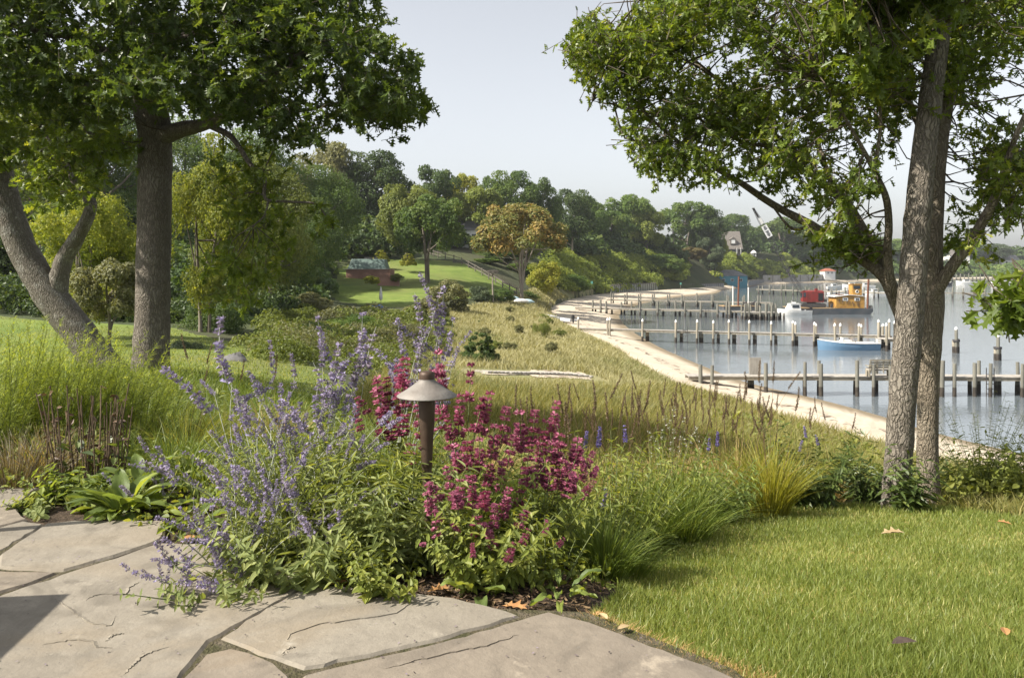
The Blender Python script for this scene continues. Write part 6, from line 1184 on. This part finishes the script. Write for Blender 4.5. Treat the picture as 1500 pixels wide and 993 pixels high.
# dry brown stalks and bronze undergrowth on the left
r = np.random.default_rng(90); e = root('dry_stalks', PX(125, 4.6), 4.6, 'clump of upright dry brown seed stalks left of the broad leaved rosette', 'plant'); sb, lb_ = MB(), MB(); fb = MB()
for i in range(46):
    a = r.uniform(0, 6.28); q = r.random() ** .5; pts = arc((math.cos(a) * .22 * q, math.sin(a) * .14 * q, 0), (math.cos(a) * .12 + r.normal(0, .07), math.sin(a) * .1, 1), r.uniform(.28, .62), (r.normal(0, .08), 0, 0), 6); sb.tube(pts, np.linspace(.0045, .003, 6), 5)
    for kk in range(r.integers(1, 5)): p = pts[r.integers(2, 6)]; fb.inst(OVAL, [p], frames(rdir(1) + [0, 0, -.4], rdir(1)), [r.uniform(.02, .05)], r.random(1))
for i in range(40): a = r.uniform(0, 6.28); q = r.random() ** .5; lb_.inst(OVAL, [np.array([math.cos(a) * .25 * q, math.sin(a) * .15 * q - .05, r.uniform(.02, .28)])], frames(rdir(1) * [1, 1, .4], [[0, 0, 1.]]), [r.uniform(.06, .1)], r.random(1))
sb.build('stalks', m_drystem, e); fb.build('dry_leaves', LM('dry_leaf', (.07,.045,.03), (.12,.075,.045), (.18,.12,.07), trans=.1, g=1), e); lb_.build('green_leaves', m_darkleaf, e)
grass_clump(20, 4.6, 520, .40, .004, 'brown dried grassy heap at the left edge of the flagstones', 91, LM('bronze_blade', (.09,.07,.04), (.16,.13,.075), (.25,.215,.14), trans=.2, g=1), 'dried_grass', .7, 1.2, .25); grass_clump(70, 4.9, 320, .36, .004, 'brown and green dried tuft in front of the dry stalks', 92, m_straw, 'dried_grass', .6, 1.0, .2)
# broad leaved rosettes
def big_leaf(b, p, d, L, W, r, curl=.5, tint=.5):
    n, m = 8, 5; d = norm(np.array(d, float)); h = norm(np.array([d[0], d[1], 0.0]) + 1e-6); sd = np.array([-h[1], h[0], 0]); V = []; ph = r.uniform(0, 6)
    el0 = math.asin(np.clip(d[2], -1, 1)); q = np.array(p, float); st = L / (n - 1); c = [q.copy()]; els = []
    for i in range(n): el = el0 - curl * 2.2 * i / n; els.append(el); q = q + (h * math.cos(el) + np.array([0, 0, math.sin(el)])) * st; c.append(q.copy())
    for i in range(n):
        t = i / (n - 1); w = W * (math.sin(math.pi * min(1, .10 + .9 * t) ** .85) ** .75) * (1 if t > .12 else .5); nn = -h * math.sin(els[i]) + np.array([0, 0, math.cos(els[i])])
        for j in range(m): u = (j - 2) / 2; V.append(c[i] + sd * u * w / 2 + nn * (abs(u) * w * .22 + .007 * math.sin(9 * t + ph + 4 * abs(u)) * (abs(u) > .1)))
    i = np.arange(n - 1)[:, None] * m; j = np.arange(m - 1)[None]; qd = np.stack([i + j, i + j + 1, i + m + j + 1, i + m + j], -1).reshape(-1, 4); b.add(V, qd.ravel(), np.full(len(qd), 4), tint=tint, smooth=True)
def rosette(px, Y, n, L, W, label, seed, up=(.1, 1.1), mat=None, name='broad_leaf_plant', curl=.45, sp=.05):
    r = np.random.default_rng(seed); e = root(name, PX(px, Y), Y, label, 'plant', 'broad leaved rosettes')
    for i in range(n):
        a = i * 2.4 + r.normal(0, .25); el = up[1] + (up[0] - up[1]) * (1 - i / n) + r.normal(0, .1); b = MB(); big_leaf(b, (sp * math.cos(a), sp * math.sin(a), .01 + .05 * i / n), (math.cos(a) * math.cos(el), math.sin(a) * math.cos(el), math.sin(el)), L * r.uniform(.7, 1.1), W * r.uniform(.8, 1.15), r, curl, np.clip(r.normal(.45, .22), 0, 1)); b.build('leaf', mat or m_broad, e)
rosette(178, 3.95, 30, .26, .075, 'large rosette of long puckered green leaves beside the flagstones', 101); rosette(205, 4.35, 22, .25, .075, 'rosette of bright leaves behind the large puckered one', 102)
rosette(285, 3.75, 12, .15, .05, 'small flat rosette between the large rosette and the sprawling sage', 103, up=(.0, .6)); rosette(300, 4.1, 12, .16, .06, 'half hidden rosette under the leaning sage', 104, up=(.1, .8)); rosette(130, 4.3, 14, .16, .055, 'dull leaved rosette at the foot of the dry stalks', 105, mat=m_darkleaf)
rosette(952, 4.9, 8, .2, .09, 'few round dark leaves beside the lawn edge of the bed', 106, up=(.3, 1.0), mat=m_darkleaf); rosette(1075, 7.0, 14, .24, .09, 'broad leaves at the foot of the yellow grass fountain', 107); rosette(820, 2.95, 9, .12, .03, 'tiny weed with narrow leaves alone on the mulch', 108, up=(.1, .7)); rosette(700, 2.98, 10, .12, .045, 'small green rosette on the mulch in front of the hyssop', 109)
hyssop_plant(70, 4.05, 26, .14, [], 'low trailing grey leaved plant creeping over the flagstone corner', 29, 1.2, leaf=.05, w=1.3, name='creeping_plant', mat=m_sage, nleaf=8, group='leafy green perennials', T=OVAL)
hyssop_plant(115, 4.15, 22, .24, [], 'small upright leafy plant left of the large rosette', 30, .5, leaf=.07, w=1.0, name='leafy_perennial', mat=m_broad, nleaf=7, group='leafy green perennials', T=OVAL)
hyssop_plant(330, 3.0, 14, .28, [], 'small toothed leaved sprawler lying across the flagstones under the sage sprays', 31, 1.5, leaf=.055, w=2.2, name='creeping_plant', mat=m_sage, nleaf=8, group='leafy green perennials')
# white sprays and a few purple spikes in the right bed
def sprays(name, label, mes, pts, cat='flowering plant', w=1.0, group=None):
    px, Y = pts[0][0], pts[0][2]; e = root(name, PX(px, Y), Y, label, cat, group); o = np.array(e.location); sb = MB(); r = np.random.default_rng(int(px))
    for (tx, ty, tY, Lp) in pts:
        tip = P(tx, ty, tY) - o; L = Lp * tY / F; bot = tip - np.array([r.normal(0, .02), 0, L]); sb.tube(spline(np.array([[r.normal(0, .08), r.normal(0, .06), 0], bot * .5 + r.normal(0, .03, 3), bot]), 7), .002, 4, cap=False); put_spike(mes[r.integers(len(mes))], e, bot, tip - bot, L, w)
    sb.build('stems', m_stem, e)
WH = []
for i in range(3): o = spike_mesh(1.0, .3, 7, 4, .085, sr, gaps=.4, bend=.3, stemr=.010).build('flower_spray', [m_whitef, m_stem]); WH.append(o.data); bpy.data.objects.remove(o)
sprays('white_gaura', 'loose white flower sprays in the middle of the right bed', WH, [(972,610,5.9,40),(985,596,6.0,40),(998,612,6.0,40),(1010,622,5.9,34),(1022,630,5.8,30),(960,628,5.8,30),(1035,640,5.9,26),(950,640,5.7,30),(1000,640,5.8,30),(985,630,5.8,36)])
sprays('blue_salvia', 'few short violet spikes right of the last magenta flowers', PUR_SP, [(880,625,5.0,30),(860,632,5.0,24),(915,622,5.1,26),(888,715,4.6,30)]); sprays('blue_salvia', 'pair of violet spikes between the white sprays and the yellow grass fountain', PUR_SP, [(1040,640,6.0,20),(1052,632,6.0,22)]); sprays('blue_salvia', 'tiny violet flower spikes beside the dark shrub near the straight trunk', PUR_SP, [(1178,625,7.5,16),(1195,636,7.4,16),(1175,645,7.3,16)])

# ------------------------------------------------------------------ ground cover, lawn blades, dune grass
def blades(name, X, Yv, h, wid, mat, r, lean=.35, seg=2, zoff=0.0, tints=None):
    n = len(X); z = ground(X, Yv) + zoff; a = r.uniform(0, 6.28, n); tw = r.uniform(0, 6.28, n); l = lean * r.random(n) ** .7 * h; t = np.array([0, .5, 1.0]); c = np.stack([X[:, None] + (l * np.cos(a))[:, None] * t ** 1.7, Yv[:, None] + (l * np.sin(a))[:, None] * t ** 1.7, z[:, None] - .01 + h[:, None] * t * (1 - .15 * t)], -1)
    wv = np.stack([np.cos(tw), np.sin(tw), np.zeros(n)], -1)[:, None] * (wid[:, None] * np.array([1, .75]))[..., None] / 2; V = np.concatenate([c[:, :1] - wv[:, :1], c[:, :1] + wv[:, :1], c[:, 1:2] - wv[:, 1:], c[:, 1:2] + wv[:, 1:], c[:, 2:]], 1)
    L = (np.array([0,1,3,2, 2,3,4])[None] + (np.arange(n) * 5)[:, None]).ravel(); b = MB(); b.add(V.reshape(-1, 3), L, np.tile([4, 3], n), tint=np.repeat(np.clip(r.normal(.45, .25, n), 0, 1) if tints is None else tints, 5)); return tag(b.build(name, mat), kind='stuff')
def scatter(poly, n, r, y0, y1, pw=1.0):
    """positions inside poly between distances y0..y1, thinning with distance as y^-pw"""
    poly = np.array(poly, float); X, Yv = np.zeros(0), np.zeros(0)
    while len(X) < n:
        k = n * 3; u = r.random(k); y = y0 * (y1 / y0) ** u if pw >= 1 else y0 + (y1 - y0) * u; x0, x1 = poly[:, 0].min(), poly[:, 0].max(); xm = np.minimum(x1, .9 * y + 1); xn = np.maximum(x0, -.9 * y - 1); x = xn + (xm - xn) * r.random(k); ok = in_poly(x, y, poly) & (xm > xn); X = np.concatenate([X, x[ok]]); Yv = np.concatenate([Yv, y[ok]])
    return X[:n], Yv[:n]
r = np.random.default_rng(200)
m_lawnblade = LM('lawn_blade', (.085,.12,.032), (.152,.192,.056), (.37,.36,.18), trans=.42, rough=.45, spec=.35)
X, Yv = scatter(LAWN_NEAR, 150000, r, 1.9, 8.2); ok = X < 6.5; X, Yv = X[ok], Yv[ok]; cl = .5 + .5 * np.sin(X * 2.1 + 1.3 * np.sin(Yv * 1.7)) * np.sin(Yv * 2.6 + X); edge = 1 + .5 * np.exp(-((Yv - 7.3) / .4) ** 2)
blades('lawn_grass', X, Yv, (.028 + .036 * r.random(len(X)) + .016 * cl) * edge, 0.0018 + .0008 * Yv * r.uniform(.6, 1.2, len(X)), m_lawnblade, r, .55, tints=np.clip(r.normal(.42, .2, len(X)) + .16 * (r.random(len(X)) < .16) - .30 * (cl - .5), 0, 1))
X, Yv = scatter(LAWN_NEAR, 42000, r, 1.9, 8.2); blades('dry_thatch', X, Yv, .015 + .02 * r.random(len(X)), .002 + .0007 * Yv, m_straw, r, 1.3)
m_dune = LM('dune_grass_blade', (.17,.18,.075), (.31,.29,.15), (.45,.42,.25), trans=.3, rough=.7, spec=.15, g=1)
X, Yv = scatter(MEADOW, 120000, r, 14, 165); dp = np.min(np.hypot(X[:, None] - pp[None, ::2, 0], (Yv[:, None] - pp[None, ::2, 1]) * .45), 1); ok = dp > .8 + .4 * r.random(len(X)); X, Yv = X[ok], Yv[ok]; front = (np.min(np.abs(X[:, None] - pp[None, :, 0]) + 9 * ((pp[None, :, 1] < Yv[:, None]) | (pp[None, :, 1] > Yv[:, None] + 5.5)), 1) < .8); pat = .5 + .25 * np.sin(X * .35 + 1.7 * np.sin(Yv * .21)) * np.sin(Yv * .17 + X * .13) + .25 * np.sin(X * 1.1 + 2 * np.sin(Yv * .5)) * np.sin(Yv * .43 - X * .6); gp = np.sin(X * .22 + 2 * np.sin(Yv * .07)) * np.sin(Yv * .11 + X * .3) > .35
blades('dune_grass', X, Yv, (.22 + .42 * r.random(len(X)) * pat + .25 * (r.random(len(X)) < .05)) * (1 + Yv * .002) * np.where(front, .3, 1), .006 + .00075 * Yv, m_dune, r, .9, tints=np.clip(r.normal(.60, .15, len(X)) - .4 * (pat - .5) - .25 * (Yv < 24) - .30 * gp * r.random(len(X)), 0, 1))
ok = gp & (r.random(len(X)) < .22); blades('meadow_weeds', X[ok] + .1, Yv[ok], .15 + .25 * r.random(ok.sum()) * np.where(front[ok], .3, 1), .008 + .0009 * Yv[ok], m_grassG, r, 1.0)
SLOPE = [(-1.5,8.5),(0,8.8),(PX(1250,8.8),8.8),(PX(1380,7.5),7.5),(PX(1540,6.3),6.3),(9,6),(14,12),(PX(1700,16),16),(PX(1500,25),25),(PX(1369,27.2),27.2),(PX(1199,33),33),(PX(998,44),44),(PX(900,30),30),(PX(740,24),24),(PX(560,24),24),(PX(520,14),14)]
X, Yv = scatter(SLOPE, 95000, r, 6, 44); blades('slope_grass', X, Yv, (.25 + .38 * r.random(len(X))) * (.3 + .7 * sstep(8, 13, Yv)), .005 + .0009 * Yv, LM('slope_blade', (.10,.12,.035), (.21,.21,.075), (.36,.32,.16), trans=.4, rough=.6, g=1.1), r, .9)
def leaf_cover(name, poly, n, size, hgt, mat, seed, y0, y1, T=OVAL, w=1.3, clump=0):
    r = np.random.default_rng(seed); X, Yv = scatter(poly, n, r, y0, y1); hh = hgt * (.4 + .6 * (.5 + .5 * np.sin(X * 2.3 + 2 * np.sin(Yv * 1.9)) * np.sin(Yv * 2.7 + X))); z = ground(X, Yv) + hh * r.random(n) ** .7; d = norm(r.standard_normal((n, 3)) + [0, 0, -.1]); up = norm(r.standard_normal((n, 3)) * .5 + [0, 0, 1]); s = size * r.uniform(.6, 1.3, n) * np.clip(Yv / np.median(Yv), .7, 2.2); b = MB(); b.inst(T, np.stack([X, Yv, z], -1), frames(d, up), np.stack([s * w, s, s], -1)); return tag(b.build(name, mat), kind='stuff')
leaf_cover('slope_weeds', [(PX(960,9),9),(PX(1540,7.4),7.4),(11,12),(PX(1560,17),17),(PX(1400,22),22),(PX(1200,30),30),(PX(1050,30),30)], 26000, .10, .40, LM('weed_leaf', (.08,.10,.025), (.14,.165,.04), (.22,.24,.07), trans=.4), 210, 7.4, 30)
BEDF = [(-4.2,4.5),(-2.1,4.15),(-1.9,3.75),(-.95,3.35),(-.6,3.2),(.1,3.05),(.3,3.15),(.5,3.6),(PX(890,4.1),4.1),(PX(930,5.2),5.2),(PX(1000,6.5),6.5),(PX(1250,8.5),8.5),(0,9),(-4.5,9)]
leaf_cover('bed_undergrowth', BEDF, 15000, .05, .14, m_hys, 211, 3.0, 9); leaf_cover('bed_undergrowth', [(p[0], p[1] + .5) for p in BEDF], 16000, .07, .30, m_sage, 212, 3.6, 9.4, T=LANCE, w=1.6)
X, Yv = scatter([(p[0], p[1] + .6) for p in BEDF], 16000, r, 3.8, 9.5); blades('bed_grass', X, Yv, .2 + .25 * r.random(len(X)), .003 + .0007 * Yv, m_grassG, r, .8)
X, Yv = scatter(LAWN_LEFT, 40000, r, 9.4, 36); blades('left_lawn_grass', X, Yv, .04 + .05 * r.random(len(X)), .004 + .0009 * Yv, m_lawnblade, r, .6)
X, Yv = scatter([(-9,6.5),(-2.2,6.5),(-1.8,12),(-4.5,13),(-11,11)], 20000, r, 6.5, 13); blades('rough_grass', X, Yv, .12 + .2 * r.random(len(X)), .004 + .0007 * Yv, m_grassG, r, .8)
# bark chips and litter on the bare mulch
MUL = [(-1.1,3.15),(.24,2.78),(.34,3.2),(.55,3.9),(.2,4.0),(-1.2,3.6)]
X, Yv = scatter(MUL, 3800, r, 2.7, 4); k = len(X); b = MB(); CH = tpl([(-.25,0,0),(.25,.1,.02),(.3,.9,0),(-.1,1,.05)], [(0,1,2,3)]); s = r.uniform(.012, .04, k); b.inst(CH, np.stack([X, Yv, ground(X, Yv) + .004 + .016 * r.random(k)], -1), frames(r.standard_normal((k, 3)) * [1, 1, .25], [[0, 0, 1.]] * k + r.normal(0, .3, (k, 3))), np.stack([s * .5, s, s], -1)); tag(b.build('mulch_chips', LM('bark_chip', (.03,.02,.014), (.075,.05,.032), (.16,.115,.075), trans=.0, rough=.9)), kind='stuff')
m_dryl = [M('dead_leaf_tan', (.34,.19,.075), (.26,.13,.05), scale=30, rough=.8), M('dead_leaf_dark', (.045,.03,.025), (.07,.05,.04), scale=30, rough=.7), M('dead_leaf_straw', (.36,.28,.16), (.28,.2,.1), scale=30, rough=.8)]
def fallen(px, py, L, m, label, rz, onlawn=False, T=OAK):
    if onlawn: Y = 863.6 / (py - 626.4); x = PX(px, Y); z = gz(x, Y) + .045
    else: x, Y = PP(px, py, 6.29); z = gz(x, Y) + .018 if not in_poly(np.array(x), np.array(Y), PATIO) else 6.31
    b = MB(); tv = T[0].copy(); tv[:, 2] = tv[:, 2] * .3 + .07 * np.sin(tv[:, 1] * 3) + .25 * tv[:, 0] ** 2; b.inst((tv, T[1], T[2]), [(0, 0, 0)], frames([[math.cos(rz), math.sin(rz), .1]], [[0, 0, 1.]]), [L]); o = b.build('fallen_leaf', m_dryl[m]); o.location = (x, Y, z); tag(o, label, 'leaf', 'fallen leaves')
for px, py, L, m, lb, rz, ol, T_ in [(1306,958,.09,1,'dark curled dead leaf lying alone on the lawn',.1,True,OVAL),(1290,789,.16,2,'straw coloured fallen leaf on the middle of the lawn',.0,True,OAK),(1475,945,.06,0,'small tan leaf at the right edge of the lawn',1.2,True,OVAL),(1483,775,.1,0,'tan leaf at the far right corner of the lawn',2.5,True,OAK),(930,818,.05,2,'pale leaf at the shaded left side of the lawn',.7,True,OVAL),
 (735,886,.10,0,'orange brown oak leaf at the point of the middle flagstone',-.4,False,OAK),(625,866,.09,0,'orange brown oak leaf on the mulch behind the middle flagstone',.3,False,OAK),(580,864,.09,0,'long tan leaf along the back edge of the middle flagstone',3.0,False,LANCE),(482,855,.08,0,'tan leaf at the upper left corner of the middle flagstone',.2,False,OVAL),(512,842,.08,2,'dry leaf just behind the upper left corner of the middle flagstone',1.2,False,OAK),(868,900,.05,0,'small tan leaf where lawn and flagstone meet',.3,False,OVAL),(890,915,.05,2,'small straw leaf at the edge of the lawn beside the right flagstone',2.1,False,OVAL),(60,697,.10,0,'rusty curled leaf by the dried grass heap at the left',.9,False,OVAL),(262,790,.1,0,'tan leaf under the sage spray by the flagstones',.3,False,OVAL),(770,850,.07,2,'straw leaf on the mulch under the pink flowers',1.9,False,OAK),(905,930,.05,2,'tiny straw leaf further along the lawn edge',.5,False,OVAL)]:
    fallen(px, py, L, m, lb, rz, ol, T_)
# dead thatch along the lawn edge
EDGE = [(.22,2.72),(.30,2.85),(.48,2.62),(.72,2.42),(.86,2.2),(.72,2.25),(.40,2.55)]
X, Yv = scatter(EDGE, 5000, r, 2.1, 2.9); blades('edge_thatch', X, Yv, .02 + .03 * r.random(len(X)), .003 + .002 * r.random(len(X)), LM('edge_straw', (.20,.13,.06), (.32,.22,.11), (.42,.33,.19), trans=.2), r, 1.6)
# unseen table added left of the frame so its top shades the flagstones
tb = empty('shadow_table', (-2.85, 2.10, 6.30), .12, 'square garden table on the flagstones at the left', 'table'); m_caster = M('shadow_caster_paint', (.09,.09,.09), (.12,.12,.12), scale=5, rough=.6)
k = MB(); k.box((0, 0, .73), (1.1, 1.1, .04)); k.build('caster_top', m_caster, tb)
for sx in (-1, 1):
    for sy in (-1, 1): k = MB(); k.box((sx * .48, sy * .48, .355), (.06, .06, .71)); k.build('leg', m_caster, tb)
ch = empty('shadow_chair', (-2.98, 3.24, 6.30), .25, 'dark garden chair on the flagstones beyond the square table', 'chair')  # out of view, added only to throw another shadow across the flagstones
k = MB(); k.box((0, 0, .44), (.48, .48, .04)); k.build('seat', m_caster, ch)
k = MB(); k.box((0, .23, .74), (.48, .04, .42)); k.build('backrest', m_caster, ch)
for sx in (-1, 1):
    for sy in (-1, 1): k = MB(); k.box((sx * .22, sy * .22, .21), (.04, .04, .42)); k.build('leg', m_caster, ch)
# grit and dropped petals on the flagstones
r = np.random.default_rng(301); pts = []
while len(pts) < 260:
    q = (r.uniform(-2.4, .7), 1.9 + 2.3 * r.random() ** .8)
    if in_poly(np.array(q[0]), np.array(q[1]), PATIO): pts.append(q)
pts = np.array(pts); k_ = len(pts); b = MB(); b.inst(CH, np.column_stack([pts, np.full(k_, 6.3065)]), frames(r.standard_normal((k_, 3)) * [1, 1, .1], [[0, 0, 1.]] * k_), r.uniform(.004, .011, k_)); tag(b.build('petal_litter', LM('litter', (.04,.03,.03), (.12,.09,.10), (.25,.20,.26), trans=.0, g=1)), kind='stuff')
# ------------------------------------------------------------------ thin summer haze: one closed box round camera and scene
m_haze = bpy.data.materials.new('haze_air'); m_haze.use_nodes = True; nt = m_haze.node_tree; nt.nodes.clear()
ho_ = nt.nodes.new('ShaderNodeOutputMaterial'); pv = nt.nodes.new('ShaderNodeVolumePrincipled'); pv.inputs['Color'].default_value = (.86,.89,.95,1); pv.inputs['Density'].default_value = .00016; pv.inputs['Anisotropy'].default_value = .2
nt.links.new(pv.outputs[0], ho_.inputs['Volume'])
k = MB(); bpy.context.view_layer.update(); zt_ = max(max((o.matrix_world @ Vector(c)).z for c in o.bound_box) for o in COL.objects if o.type == 'MESH') + 2; k.box((0, 1500, (zt_ - 6) / 2), (9000, 9000, zt_ + 6)); hz = k.build('haze', m_haze); tag(hz, kind='stuff'); hz.visible_shadow = True
